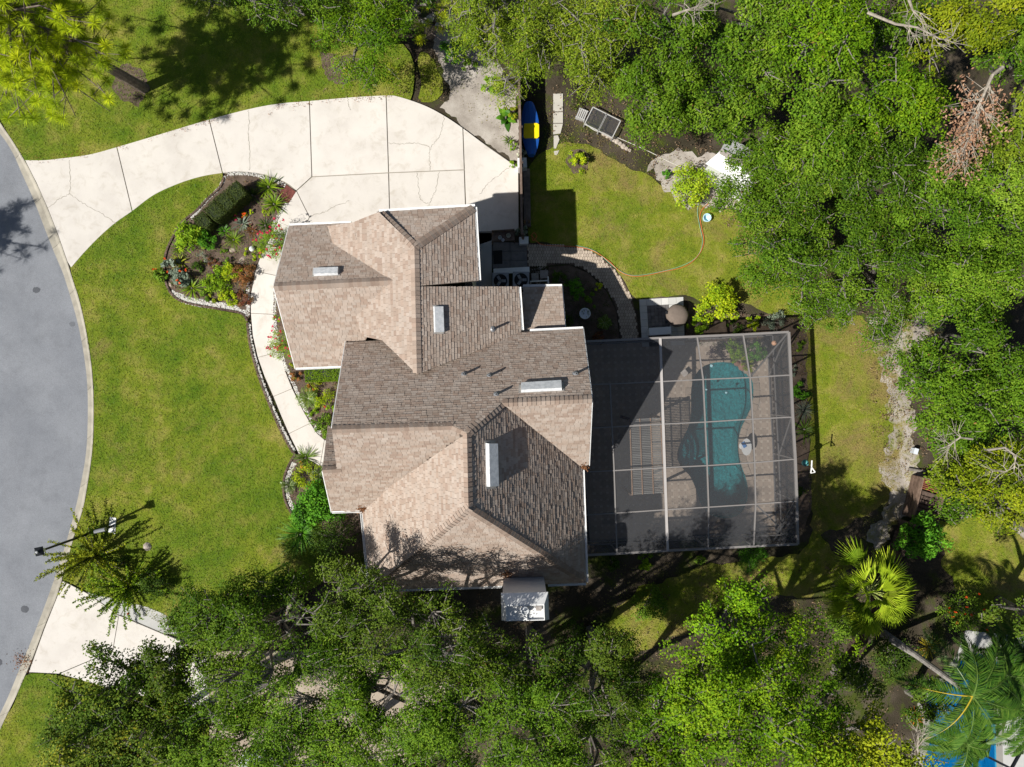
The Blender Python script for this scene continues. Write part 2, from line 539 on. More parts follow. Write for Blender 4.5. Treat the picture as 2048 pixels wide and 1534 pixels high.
def leaf_quads(C, Nrm, L, Wd, r, dirs=None):
    """diamond leaves around centres C with normals Nrm"""
    N = len(C)
    Nrm = Nrm / (np.linalg.norm(Nrm, axis=1, keepdims=True) + 1e-9)
    T = dirs if dirs is not None else r.normal(size=(N, 3))
    T = T - Nrm * (T * Nrm).sum(1, keepdims=True)
    T /= (np.linalg.norm(T, axis=1, keepdims=True) + 1e-9)
    B = np.cross(Nrm, T)
    L = np.broadcast_to(np.asarray(L), (N,))[:, None]; Wd = np.broadcast_to(np.asarray(Wd), (N,))[:, None]
    return np.stack([C - T * L / 2, C + B * Wd / 2 - T * L * 0.05, C + T * L / 2, C - B * Wd / 2 - T * L * 0.05], 1)

SLABS = pxy([(52, 321), (90, 321), (120, 318), (180, 310), (236, 295), (330, 267), (420, 240), (500, 219), (560, 208), (620, 203), (700, 196), (773, 192), (800, 195), (850, 212), (890, 233), (926, 257), (970, 290), (1037, 335), (1038, 462), (934, 500), (660, 500), (613, 450), (594, 383), (575, 368), (550, 357), (520, 349), (480, 345), (447, 348), (405, 355), (360, 369), (310, 392), (267, 424), (234, 447), (202, 475), (170, 508), (145, 537), (137, 524), (98, 418)])
def grass(name, poly, z, dens, mat, seed, label, bare=None):
    n = int(abs(area2(poly)) / 2 * dens)
    P = scatter(poly, n, seed)
    P = P[~inpoly(P, SLABS)]
    r = np.random.default_rng(seed + 1); N = len(P)
    h = r.uniform(0.02, 0.06, N)
    C = np.column_stack([P, np.full(N, z) + h * 0.6])
    nrm = r.normal(size=(N, 3)) * 0.75; nrm[:, 2] = np.abs(nrm[:, 2]) + 0.35
    V = leaf_quads(C, nrm, r.uniform(0.05, 0.10, N), r.uniform(0.014, 0.03, N), r)
    V[:, :, 2] = np.maximum(V[:, :, 2], z + 0.001)
    t = r.uniform(0.8, 1.28, (N, 1)) * np.array([[1.0, 1.0, 1.0]]) * (1 + r.normal(size=(N, 3)) * 0.07)
    o = quads_np(name, V, np.clip(t, 0.2, 2), mat)
    return tag(o, label, 'grass', kind='stuff')

# ------------------------------------------------------------------ SETTING: ground, road, curb

# the ground is one sheet, cut open where the two pools are dug in
pool_px = [(1439, 723), (1466, 725), (1490, 737), (1505, 759), (1508, 783), (1505, 810), (1493, 837), (1483, 857), (1478, 881), (1478, 901), (1483, 928), (1493, 956), (1497, 979), (1495, 1003), (1483, 1027), (1463, 1037), (1439, 1037), (1415, 1028), (1400, 1010), (1390, 979), (1378, 952), (1361, 935), (1352, 915), (1356, 891), (1368, 867), (1378, 844), (1380, 817), (1380, 783), (1385, 756), (1398, 737), (1415, 727)]
POOL = pxy(smooth_line(pool_px, 4, True))
NP = pxy(smooth_line([(1935, 1308), (1992, 1322), (2005, 1370), (1985, 1420), (1990, 1470), (1975, 1600), (1830, 1600), (1862, 1470), (1848, 1405), (1890, 1365)], 4, True))
def ground_sheet(outer, holes, z, name, mat):
    from mathutils.geometry import delaunay_2d_cdt
    vs = list(outer); es = [(i, (i + 1) % len(outer)) for i in range(len(outer))]
    for h in holes:
        n0 = len(vs); vs += h; es += [(n0 + i, n0 + (i + 1) % len(h)) for i in range(len(h))]
    r = delaunay_2d_cdt([Vector(v) for v in vs], es, [], 1, 1e-5)
    V = [(v.x, v.y, z) for v in r[0]]
    C = np.array([[sum(V[i][0] for i in f) / 3, sum(V[i][1] for i in f) / 3] for f in r[2]])
    bad = np.zeros(len(C), bool)
    for h in holes: bad |= inpoly(C, h)
    F = [tuple(f) if area2([V[i] for i in f]) > 0 else tuple(f)[::-1] for f, b in zip(r[2], bad) if not b]
    o = MB().faces(V, F).build(name, mat); o['kind'] = 'structure'
ground_sheet([(-300, -300), (300, -300), (300, 300), (-300, 300)], [POOL, NP], 0.0, 'ground', M['ground'])

CURB_OUT = [(-60, 140), (0, 241), (27, 281), (51, 320), (75, 366), (98, 418), (118, 469), (137, 524), (150, 565), (161, 599), (175, 661), (185, 726), (189, 774), (190, 818), (189, 877), (185, 921), (176, 979), (168, 1020), (153, 1065), (120, 1181), (92, 1251), (70, 1310), (52, 1352), (31, 1400), (7, 1449), (-60, 1600)]
CURB_IN = [(-90, 165), (0, 267), (27, 308), (45, 349), (68, 400), (89, 455), (115, 520), (127, 548), (151, 627), (164, 685), (173, 746), (176, 801), (175, 870), (171, 918), (161, 972), (153, 1010), (132, 1087), (101, 1181), (70, 1264), (45, 1324), (21, 1383), (0, 1428), (-85, 1595)]
road_poly = pxy(smooth_line(CURB_IN, 4)) + pxy([(-700, 1700), (-700, 60)])
sheet('road', road_poly, 0.012, M['asphalt'])
# gutter-and-curb, cast in sections
def resample(pts, step):
    pts = [np.array(p, float) for p in pts]
    d = [0.0]
    for a, b in zip(pts, pts[1:]): d.append(d[-1] + np.linalg.norm(b - a))
    n = max(2, int(d[-1] / step)); out = []
    for i in range(n + 1):
        s = d[-1] * i / n
        k = min(max(np.searchsorted(d, s) - 1, 0), len(pts) - 2)
        t = (s - d[k]) / max(d[k + 1] - d[k], 1e-9)
        out.append(tuple(pts[k] * (1 - t) + pts[k + 1] * t))
    return out
ci = resample(pxy(smooth_line(CURB_IN, 6)), 0.4); co_ = resample(pxy(smooth_line(CURB_OUT, 6)), 0.4)
NS = 112
ci = resample(ci, sum(math.dist(a, b) for a, b in zip(ci, ci[1:])) / NS); co_ = resample(co_, sum(math.dist(a, b) for a, b in zip(co_, co_[1:])) / NS)
curb = empty('curb', (0, 0, 0)); curb['kind'] = 'structure'
m_ = min(len(ci), len(co_)); per = 7
for s0 in range(0, m_ - 1, per):
    mb = MB(); e = min(s0 + per, m_ - 1)
    prof = [(0.0, 0.016), (0.55, 0.02), (0.74, 0.055), (0.86, 0.10), (1.0, 0.11), (1.0, -0.05)]
    rings = []
    for i in range(s0, e + 1):
        a = np.array(ci[i]); b = np.array(co_[i])
        if i == s0: a = a + (np.array(ci[i + 1]) - a) * 0.02; b = b + (np.array(co_[i + 1]) - b) * 0.02
        if i == e: a = a + (np.array(ci[i - 1]) - a) * 0.02; b = b + (np.array(co_[i - 1]) - b) * 0.02
        rings.append([(*(a + (b - a) * t), z) for t, z in prof])
    tn = random.uniform(0.9, 1.08)
    for r0, r1 in zip(rings, rings[1:]):
        for k in range(len(prof) - 1):
            mb.poly([r0[k], r0[k + 1], r1[k + 1], r1[k]], (tn, tn, tn))
    mb.poly(rings[0][::-1], (tn,) * 3); mb.poly(rings[-1], (tn,) * 3)
    mb.build('curb_section', M['curb'], curb)

# asphalt spots
for px, py, rx, ry, nm, lb in ((73, 580, 8, 6, 'asphalt_patch', 'round dark patch in the asphalt level with the big flower bed'),
                               (145, 648, 6, 5, 'asphalt_patch', 'faint dark oil spot on the asphalt close to the curb'),
                               (50, 1218, 8, 7, 'asphalt_patch', "round dark patch in the asphalt near the neighbour's driveway"),
                               (-2, 1325, 7, 7, 'asphalt_patch', 'dark round patch cut by the edge of the photo, bottom of the road')):
    mb = MB(); c = W(px, py)
    out = []
    for k in range(18):
        a = 2 * math.pi * k / 18; q = random.uniform(0.88, 1.1)
        out.append((c.x + math.cos(a) * rx / PPM * q, c.y + math.sin(a) * ry / PPM * q))
    mb.prism(out, 0.013, 0.017, (0.45, 0.45, 0.46) if py != 648 else (0.72,) * 3)
    tag(mb.build(nm, M['asphalt']), lb, 'road patch')
# ------------------------------------------------------------------ lawns
front = smooth_line([(190, 818), (189, 877), (185, 921), (176, 979), (168, 1020), (153, 1065), (128, 1158)], 3) + [(180, 1182), (240, 1205), (300, 1232), (352, 1262), (480, 1262), (700, 1130), (640, 1045), (612, 1052), (592, 1034), (575, 1006), (568, 975), (572, 945), (586, 916), (592, 906), (583, 897), (563, 858), (546, 820), (526, 770), (510, 720), (501, 680), (496, 645), (484, 629), (430, 619), (378, 609), (352, 598), (337, 577), (330, 545), (332, 508), (345, 478), (362, 448), (393, 422), (418, 396), (440, 374), (448, 356), (446, 342), (410, 347), (357, 361), (306, 384), (261, 418), (230, 442), (198, 468), (165, 502), (142, 528)] + smooth_line([(150, 565), (161, 599), (175, 661), (185, 726), (189, 774)], 3)
FRONT = jitter_poly(pxy(front), 0.3, 0.015, 3)
sheet('front_lawn', FRONT, 0.092, M['lawn'])
grass('front_grass', FRONT, 0.092, 330, M['blade'], 11, 'short green turf of the front lawn')
side = [(0, 241), (27, 281), (51, 320), (53, 326), (120, 323), (182, 315), (238, 300), (332, 272), (422, 245), (502, 224), (562, 213), (620, 208), (700, 201), (773, 197), (795, 199), (820, 204), (828, 170), (829, 130), (822, 105), (760, 40), (700, -60), (-160, -60), (-70, 140)]
SIDE = jitter_poly(pxy(side), 0.3, 0.03, 4)
sheet('side_lawn', SIDE, 0.092, M['lawn'])
grass('side_grass', SIDE, 0.092, 300, M['blade'], 12, 'green and tan turf of the lawn above the driveway')
mound = [(838, 105), (862, 112), (876, 140), (884, 165), (880, 190), (868, 203), (845, 205), (838, 195), (840, 160)]
MOUND = jitter_poly(pxy(smooth_line(mound, 4, True)), 0.15, 0.04, 5)
sheet('grass_strip', MOUND, 0.03, M['lawn2'])
grass('strip_grass', MOUND, 0.03, 320, M['blade2'], 13, 'thin dry turf strip beside the worn garden track')
back = [(1088, 300), (1130, 285), (1160, 290), (1200, 300), (1240, 325), (1290, 350), (1335, 380), (1350, 395), (1395, 410), (1440, 405), (1480, 440), (1560, 500), (1620, 610), (1640, 625), (1560, 640), (1500, 612), (1480, 605), (1400, 600), (1370, 592), (1276, 596), (1262, 588), (1237, 545), (1192, 505), (1150, 491), (1060, 486), (1056, 462), (1056, 330)]
BACK = jitter_poly(pxy(back), 0.25, 0.05, 6)
sheet('back_lawn', BACK, 0.03, M['lawn2'])
grass('back_grass', BACK, 0.03, 300, M['blade2'], 14, 'yellow green turf of the back lawn')
right = [(1560, 625), (1720, 635), (1770, 680), (1790, 720), (1795, 770), (1790, 830), (1785, 880), (1795, 930), (1775, 1010), (1640, 1070), (1700, 1130), (1620, 1200), (1500, 1180), (1380, 1260), (1250, 1320), (1200, 1250), (1290, 1170), (1420, 1130), (1600, 1110), (1622, 1060), (1618, 960), (1612, 800), (1604, 700), (1598, 640)]
RIGHT = jitter_poly(pxy(right), 0.25, 0.08, 8)
sheet('yard_lawn', RIGHT, 0.026, M['lawn3'])
grass('yard_grass', RIGHT, 0.026, 280, M['blade3'], 15, 'sunny yellow turf between the screened pool and the trees')
nb = [(-60, 1600), (7, 1449), (31, 1400), (52, 1352), (64, 1346), (128, 1349), (420, 1420), (420, 1600)]
NB = jitter_poly(pxy(nb), 0.3, 0.03, 9)
sheet('neighbour_lawn', NB, 0.092, M['lawn'])
grass('neighbour_grass', NB, 0.092, 320, M['blade'], 16, "deep green turf beside the neighbour's driveway")
far = [(1880, 1040), (2120, 1010), (2120, 1300), (1990, 1260), (1930, 1190), (1880, 1130)]
FAR = jitter_poly(pxy(far), 0.25, 0.1, 10)
sheet('shaded_lawn', FAR, 0.02, M['lawn2'])
grass('shaded_grass', FAR, 0.02, 240, M['blade2'], 17, 'shaded patchy turf in the yard behind the wooden fence')
# sand and soil sheets
sheet('sandy_track', jitter_poly(pxy([(838, 40), (870, 90), (880, 120), (900, 180), (880, 215), (930, 252), (980, 292), (1020, 322), (1034, 322), (1036, 180), (990, 130), (940, 80), (900, 20)]), 0.1, 0.08, 21), 0.008, M['sand'])
sheet('sandy_bank', jitter_poly(pxy([(1740, 650), (1790, 600), (1870, 620), (1880, 680), (1840, 730), (1820, 800), (1830, 880), (1850, 960), (1800, 1050), (1750, 1100), (1740, 1060), (1775, 1000), (1765, 930), (1778, 880), (1772, 830), (1780, 770), (1750, 720)]), 0.08, 0.14, 22), 0.030, M['patchysand'])
sheet('shed_clearing', jitter_poly(pxy([(1290, 340), (1330, 310), (1420, 300), (1560, 380), (1560, 430), (1480, 425), (1420, 420), (1390, 410), (1345, 395)]), 0.2, 0.15, 23), 0.034, M['sand'])
for nm, pts, z, n_, sd_, lb in (('sand_weeds', [(1735, 640), (1850, 610), (1880, 690), (1820, 740), (1830, 960), (1760, 1110), (1700, 1120), (1740, 1000), (1730, 760)], .031, 120, 91, 'sparse weeds growing in the sandy bank'), ('track_weeds', [(838, 60), (880, 110), (905, 190), (1030, 318), (1034, 200), (940, 90)], .01, 30, 92, 'sparse weeds growing on the sandy track'), ('yard_weeds', [(1085, 200), (1180, 180), (1350, 300), (1440, 400), (1300, 360), (1160, 290), (1090, 300)], .01, 110, 93, 'thin weeds between the stepping slabs and the trees'), ('wood_weeds', [(1200, 1130), (1640, 1110), (1750, 1130), (1800, 1300), (1500, 1400), (1200, 1350)], .03, 60, 94, 'weeds in the shade below the pool cage')):
    grass(nm, pxy(pts), z, n_, M['blade3'], sd_, lb)
# ------------------------------------------------------------------ driveway, walkway
def panel_set(root_name, panels, z0, z1, mat, gap, piece, mats=None):
    root = empty(root_name, (0, 0, 0)); root['kind'] = 'structure'
    for i, p in enumerate(panels):
        xy = inset(pxy(p), gap)
        mb = MB(); tn = random.uniform(0.95, 1.04)
        V, F = fill2d(xy); n = len(xy)
        mb.faces([(x, y, z1) for x, y in V], F, (tn, tn, tn))
        mb.faces([(x, y, z0) for x, y in xy] + [(x, y, z1) for x, y in xy], [(j, (j + 1) % n, (j + 1) % n + n, j + n) for j in range(n)], (tn, tn, tn))
        o = mb.build(piece, mats[i] if mats else mat, root)
    return root
NE_ = smooth_line([(52, 321), (90, 321), (120, 318), (180, 310), (236, 295), (330, 267), (420, 240), (500, 219), (560, 208), (620, 203), (700, 196), (773, 192), (800, 195), (850, 212), (890, 233), (926, 257), (970, 290), (1010, 318), (1034, 334)], 5)
SE_ = smooth_line([(145, 537), (170, 508), (202, 475), (234, 447), (267, 424), (310, 392), (360, 369), (405, 355), (447, 348), (480, 345), (520, 349), (550, 357), (575, 368), (594, 383)], 5)
def between(curve, x0, x1): return [p for p in curve if x0 < p[0] < x1]
P1 = [(236, 295)] + between(NE_, 52, 236)[::-1] + [(52, 321), (75, 366), (98, 418), (118, 469), (137, 524), (145, 537)] + between(SE_, 145, 267) + [(267, 424)]
P2 = [(236, 295)] + between(NE_, 237, 419) + [(420, 240), (447, 348)] + between(SE_, 268, 446)[::-1] + [(267, 424)]
P3 = [(420, 240)] + between(NE_, 421, 619) + [(620, 203), (625, 355), (594, 383)] + between(SE_, 448, 593)[::-1] + [(447, 348)]
P4 = [(620, 203)] + between(NE_, 621, 772) + [(773, 192), (778, 347), (625, 355)]
P5 = [(773, 192)] + between(NE_, 774, 925) + [(926, 257), (929, 341), (778, 347)]
P6 = [(926, 257)] + between(NE_, 927, 1033) + [(1037, 335), (1038, 462), (934, 466), (929, 341)]
P7 = [(625, 355), (778, 347), (782, 500), (660, 500), (613, 450), (620, 435), (594, 383)]
P8 = [(778, 347), (929, 341), (934, 500), (782, 500)]
sheet('driveway_bed', inset(pxy([(52, 321), (120, 318), (236, 295), (420, 240), (620, 203), (773, 192), (815, 199), (926, 257), (1037, 335), (1038, 462), (934, 500), (660, 500), (613, 450), (594, 383), (550, 357), (447, 348), (310, 389), (145, 537)]), 0.02), 0.06, M['crack'])
DRIVE = panel_set('driveway', [P1, P2, P3, P4, P5, P6, P7, P8], 0.0, 0.105, M['concrete'], 0.021, 'driveway_panel')
W1 = [(594, 383), (578, 408), (556, 442), (540, 480), (522, 515), (512, 543), (560, 553), (585, 520), (605, 480), (613, 450), (620, 435)]
W2 = [(512, 543), (560, 553), (549, 585), (548, 629), (503, 627), (503, 590)]
W3 = [(503, 627), (548, 629), (551, 671), (562, 703), (517, 715), (507, 672)]
W4 = [(517, 715), (562, 703), (573, 745), (586, 777), (548, 793), (530, 752)]
W5 = [(548, 793), (586, 777), (606, 818), (622, 846), (579, 867), (563, 830)]
W6 = [(579, 867), (622, 846), (636, 867), (650, 879), (641, 932), (598, 906)]
W7 = [(641, 932), (650, 879), (720, 910), (700, 950)]
panel_set('walkway', [W1, W2, W3, W4, W5, W6, W7], 0.0, 0.10, M['concrete'], 0.012, 'walkway_panel')
sheet('walkway_bed', inset(pxy([(594, 383), (556, 442), (512, 543), (503, 590), (503, 627), (507, 672), (517, 715), (548, 793), (598, 906), (641, 932), (700, 950), (720, 910), (650, 879), (622, 846), (586, 777), (562, 703), (551, 671), (548, 629), (549, 585), (560, 553), (613, 450), (620, 435)]), 0.02), 0.062, M['crack'])
# neighbour's driveway
N1 = [(128, 1160), (175, 1184), (240, 1229), (228, 1300), (120, 1346), (60, 1343), (92, 1254), (120, 1184)]
N2 = [(240, 1229), (330, 1267), (420, 1300), (420, 1420), (240, 1380), (120, 1346), (228, 1300)]
N3 = [(178, 1183), (258, 1202), (244, 1229), (240, 1229)]
N4 = [(258, 1202), (300, 1213), (330, 1226), (352, 1240), (356, 1268), (330, 1266), (244, 1229)]
N5 = [(420, 1300), (640, 1300), (900, 1340), (900, 1500), (660, 1600), (420, 1600)]
panel_set('neighbour_driveway', [N1, N2, N3, N4, N5], 0.0, 0.10, M['concrete'], 0.016, 'driveway_panel', [M['concrete'], M['concrete'], M['greyconcrete'], M['greyconcrete'], M['tansand']])
# cracks: thin tan strips laid on the slabs
def crack(parent, pts, z=0.107, w=0.012, seed=0):
    r = random.Random(seed); mb = MB()
    L = [Vector(W(*p)) for p in smooth_line(pts, 9)]
    prev = None
    for i, p in enumerate(L):
        d = L[min(i + 1, len(L) - 1)] - L[max(i - 1, 0)]
        n = Vector((-d.y, d.x, 0)).normalized()
        p = p + n * r.uniform(-0.035, 0.035)
        ww = w * r.uniform(0.5, 1.3)
        cur = ((p.x - n.x * ww, p.y - n.y * ww, z), (p.x + n.x * ww, p.y + n.y * ww, z))
        if prev: mb.poly([prev[0], cur[0], cur[1], prev[1]])
        prev = cur
    return mb.build('crack', M['crack'], parent)
for i, c in enumerate([[(141, 322), (143, 360), (141, 388), (120, 400), (98, 418)], [(141, 388), (165, 405), (200, 425), (234, 448)], [(498, 222), (500, 250), (498, 275), (501, 300), (500, 342)],
                       [(776, 287), (800, 290), (830, 288), (855, 294), (861, 302)], [(889, 233), (885, 255), (878, 275), (861, 300), (860, 320), (861, 343)], [(834, 347), (838, 375), (842, 400), (857, 408)], [(879, 345), (872, 380), (863, 400), (857, 414)],
                       [(1020, 336), (1000, 350), (975, 370), (960, 390)], [(700, 403), (670, 415), (650, 425), (622, 433)], [(697, 197), (698, 210), (703, 222)]]):
    crack(DRIVE, c, seed=i)
# ------------------------------------------------------------------ garden beds
bed1 = [(449, 351), (480, 347), (520, 351), (550, 359), (575, 370), (593, 384), (577, 408), (555, 442), (539, 480), (521, 515), (511, 543), (502, 590), (501, 632), (497, 640), (485, 625), (430, 615), (380, 605), (353, 594), (339, 575), (333, 545), (335, 510), (347, 481), (365, 450), (395, 425), (420, 398), (442, 378), (451, 359)]
sheet('garden_bed', pxy(bed1), 0.085, M['soil'])
sheet('mulch_patch', pxy([(575, 371), (593, 385), (580, 407), (572, 404), (560, 390), (566, 376)]), 0.091, M['mulch'])
sheet('entry_bed', pxy([(549, 585), (548, 629), (551, 671), (565, 722), (585, 770), (606, 818), (623, 846), (640, 870), (655, 882), (720, 880), (720, 735), (620, 730), (590, 690), (580, 600)]), 0.085, M['soil'])
sheet('corner_bed', pxy([(598, 907), (641, 933), (700, 950), (760, 1010), (740, 1050), (660, 1100), (620, 1090), (612, 1050), (592, 1032), (576, 1004), (570, 975), (574, 947), (587, 918)]), 0.085, M['soil'])
sheet('tree_ring', jitter_poly(pxy([(230, 145), (262, 130), (290, 150), (300, 190), (280, 215), (250, 205), (235, 180)]), 0.15, 0.1, 31), 0.096, M['soil'])
sheet('shrub_bed', jitter_poly(pxy([(640, 110), (700, 115), (740, 120), (735, 150), (710, 165), (675, 165), (648, 150)]), 0.15, 0.08, 32), 0.096, M['soil'])
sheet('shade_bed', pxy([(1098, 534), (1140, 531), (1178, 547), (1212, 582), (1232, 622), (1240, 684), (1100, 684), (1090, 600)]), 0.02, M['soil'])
sheet('screen_bed', jitter_poly(pxy([(1375, 600), (1420, 620), (1500, 630), (1590, 628), (1612, 640), (1616, 800), (1622, 1000), (1610, 1060), (1548, 1060), (1535, 680), (1370, 690)]), 0.2, 0.05, 33), 0.034, M['soil'])
sheet('citrus_bed', jitter_poly(pxy([(1138, 300), (1165, 295), (1182, 315), (1175, 340), (1150, 345), (1132, 325)]), 0.12, 0.05, 34), 0.042, M['soil'])

def pebbles(name, lines, width, dens, z, label, seed, mat=None, tint=None):
    r = np.random.default_rng(seed); Vs = []; T = []
    for line in lines:
        pts = resample(pxy(smooth_line(line, 5)), 0.05)
        for i, p in enumerate(pts[:-1]):
            d = np.array(pts[i + 1]) - np.array(p); L = np.hypot(*d); nrm = np.array((-d[1], d[0])) / (L + 1e-9)
            for k in range(r.poisson(dens * L * width)):
                c = np.array(p) + d * r.uniform() + nrm * r.uniform(-width / 2, width / 2)
                s = r.uniform(0.018, 0.04); a = r.uniform(0, 6.28); e = r.uniform(0.6, 1.0)
                ring = [(c[0] + s * math.cos(a + q) * (1 if j % 2 else e), c[1] + s * math.sin(a + q) * e, z + s * 0.3) for j, q in enumerate(np.linspace(0, 2 * math.pi, 5, endpoint=False))]
                top = (c[0] + r.normal() * s * 0.2, c[1] + r.normal() * s * 0.2, z + s * 0.9)
                v = r.uniform(0.55, 1.0); t = (v, v * r.uniform(0.94, 1.0), v * r.uniform(0.86, 0.98))
                if tint: t = tuple(x * y for x, y in zip(t, tint))
                for j in range(5):
                    Vs.append((ring[j], ring[(j + 1) % 5], top)); T.append(t)
    o = quads_np(name, np.array(Vs), T, mat or M['white'], nper=3)
    return tag(o, label, 'gravel', kind='stuff')
pebbles('bed_gravel', [[(345, 583), (357, 595), (382, 605), (430, 613), (483, 622), (497, 632)], [(352, 588), (380, 599), (430, 607), (480, 617)]], 0.22, 900, 0.087, 'white pebble strip along the lower edge of the big flower bed', 41)
pebbles('bed_gravel', [[(452, 354), (440, 378), (420, 396), (398, 422), (384, 438)], [(456, 350), (490, 348), (520, 353), (555, 364), (572, 372)], [(498, 560), (497, 600), (498, 625)], [(575, 408), (555, 438), (545, 455)]], 0.14, 800, 0.087, 'white pebbles edging the top of the big flower bed', 42)
pebbles('path_gravel', [[(499, 645), (503, 680), (512, 720), (528, 768), (548, 818), (566, 858), (590, 902)]], 0.15, 900, 0.094, 'white pebble strip between front lawn and curved walkway', 43)
pebbles('path_gravel', [[(551, 590), (551, 640), (556, 675), (569, 722), (589, 768), (610, 815), (626, 843), (643, 868)]], 0.14, 900, 0.087, 'white pebble strip between walkway and the house bed', 44)
pebbles('corner_gravel', [[(590, 925), (579, 950), (575, 978), (581, 1004), (596, 1028), (615, 1046)]], 0.2, 800, 0.087, 'white pebbles along the lawn edge of the corner bed', 45)

def edging(name, line, label):
    mb = MB(); pts = resample(pxy(smooth_line(line, 6)), 0.13)
    for i, (a, b) in enumerate(zip(pts, pts[1:])):
        a_, b_ = Vector((*a, 0.095)), Vector((*b, 0.095)); d = (b_ - a_)
        v = random.uniform(0.6, 1.2)
        mb.beam(a_ + d * 0.06, b_ - d * 0.06, 0.085, random.uniform(0.09, 0.12), (v * 0.75, v * 0.72, v * 0.7))
    return tag(mb.build(name, M['wood']), label, 'edging')
edging('bed_edging', [(450, 356), (441, 377), (419, 397), (394, 423), (363, 449), (346, 479), (334, 508), (331, 545), (338, 576), (353, 596), (379, 607), (430, 617), (484, 627), (496, 643)], 'dark log edging curving round the big flower bed')
edging('path_edging', [(496, 646), (500, 680), (509, 720), (525, 770), (545, 820), (562, 859), (584, 900), (592, 908)], 'dark log edging following the curved walkway')
edging('corner_edging', [(592, 908), (584, 920), (572, 946), (568, 975), (574, 1006), (591, 1034), (612, 1052)], 'dark log edging round the corner bed below the entry')

# ------------------------------------------------------------------ HOUSE
house = empty('house', W(900, 800, 0), 'steep roofed tan shingle house with white gutters and attached garage', 'house')

def Q(px, py, q): return W(px, py, q * CAMH)
class Plane:
    def __init__(s, a, b, c):
        s.p = a; s.n = (b - a).cross(c - a).normalized()
        if s.n.z < 0: s.n = -s.n
    def at(s, px, py):
        o = Vector((0, 0, CAMH)); d = W(px, py, 0) - o
        t = (s.p - o).dot(s.n) / d.dot(s.n)
        return o + d * t
    def z(s, x, y):
        return s.p.z - (s.n.x * (x - s.p.x) + s.n.y * (y - s.p.y)) / s.n.z
rA, rB = Q(829, 493, .2), Q(834, 748, .2)
PL = {}
PL['W1'] = Plane(rA, rB, Q(784, 561, .184))
PL['E1'] = Plane(rA, rB, Q(1038, 600, .137))
PL['NH'] = Plane(rA, Q(948, 414, .165), Q(758, 424, .168))
l1, l2 = Q(547, 573, .184), Q(784, 561, .184)
PL['LN'] = Plane(l1, l2, Q(578, 452, .117))
PL['LS'] = Plane(l1, l2, Q(590, 735, .117))
r2a, r2b = Q(1184, 798, .23), Q(1004, 806, .23)
PL['MN'] = Plane(r2a, r2b, Q(1166, 658, .137))
PL['MS'] = Plane(r2a, r2b, Q(1178, 928, .137))
r3a, r3b = PL['MN'].at(663, 859), PL['MN'].at(906, 851)
PL['S3'] = Plane(r3a, r3b, Q(690, 1021, .13))
sA, sB = Q(934, 866, .262), Q(937, 1017, .262)
PL['SE'] = Plane(sA, sB, Q(1168, 1000, .13))
PL['SW'] = Plane(sA, sB, Q(730, 1090, .13))
PL['SH'] = Plane(sB, Q(1172, 1165, .13), Q(740, 1180, .13))
ge = PL['S3'].at(683, 938)
PL['GN'] = Plane(ge, W(644.5, 940, ge.z), W(656, 850, ge.z - 1.9))
PL['LOW'] = Plane(Q(1045, 575, .098), Q(1125, 573, .098), Q(1130, 662, .128))
FACES = [('W1', [(758, 424), (829, 493), (834, 748), (765, 681), (705, 445)]),
         ('W1', [(705, 445), (765, 681), (724, 672), (655, 452)]),
         ('E1', [(829, 493), (949, 413), (957, 561), (834, 572)]),
         ('E1', [(834, 573), (1037, 573), (1043, 666), (834, 749)]),
         ('NH', [(829, 493), (758, 424), (949, 413)]),
         ('LN', [(578, 452), (712, 446), (800, 560), (547, 573)]),
         ('LS', [(547, 573), (800, 560), (725, 690), (688, 731), (590, 735)]),
         ('MN', [(691, 685), (906, 672.8), (906, 851), (663, 859)]),
         ('MN', [(906, 672.8), (1004, 667.2), (1004, 806), (936, 867), (906, 851)]),
         ('MN', [(1004, 667.2), (1166, 658), (1184, 798), (1004, 806)]),
         ('MS', [(1184, 798), (1004, 806), (1163, 934), (1178, 928)]),
         ('S3', [(664, 859), (906, 851), (940, 866), (725, 1028), (683, 1021), (683, 938)]),
         ('S3', [(644.5, 940), (684, 938), (684, 1021), (663, 1022)]),
         ('GN', [(656, 850), (668, 862), (686, 938), (644.5, 940)]),
         ('SE', [(934, 866), (1004, 806), (1165, 934), (1172, 1165), (937, 1017)]),
         ('SW', [(934, 866), (937, 1017), (740, 1180), (724, 1012)]),
         ('SH', [(937, 1017), (1172, 1165), (740, 1180)]),
         ('LOW', [(1046, 575), (1124, 573), (1131, 661), (1045, 664)])]
F3 = []
for k, pl in FACES:
    F3.append((k, [PL[k].at(*p) for p in pl]))
def roof_z(x, y, skip=None):
    best = -1.0
    P = np.array([[x, y]])
    for k, pts in F3:
        if inpoly(P, [(p.x, p.y) for p in pts])[0]:
            best = max(best, PL[k].z(x, y))
    return best
mb = MB()
for k, pts in F3:
    n = PL[k].n
    a = area2([(p.x, p.y) for p in pts])
    pp = pts if a > 0 else pts[::-1]
    low = [p - Vector((0, 0, 0.16)) for p in pp]
    up = [p - n * 0.003 for p in pp]
    N = len(pp)
    mb.faces(up + low, [tuple(range(N)), tuple(range(N, 2 * N))[::-1]] + [(i, i + N, (i + 1) % N + N, (i + 1) % N) for i in range(N)])
roof = mb.build('roof', M['roofdeck'], house)

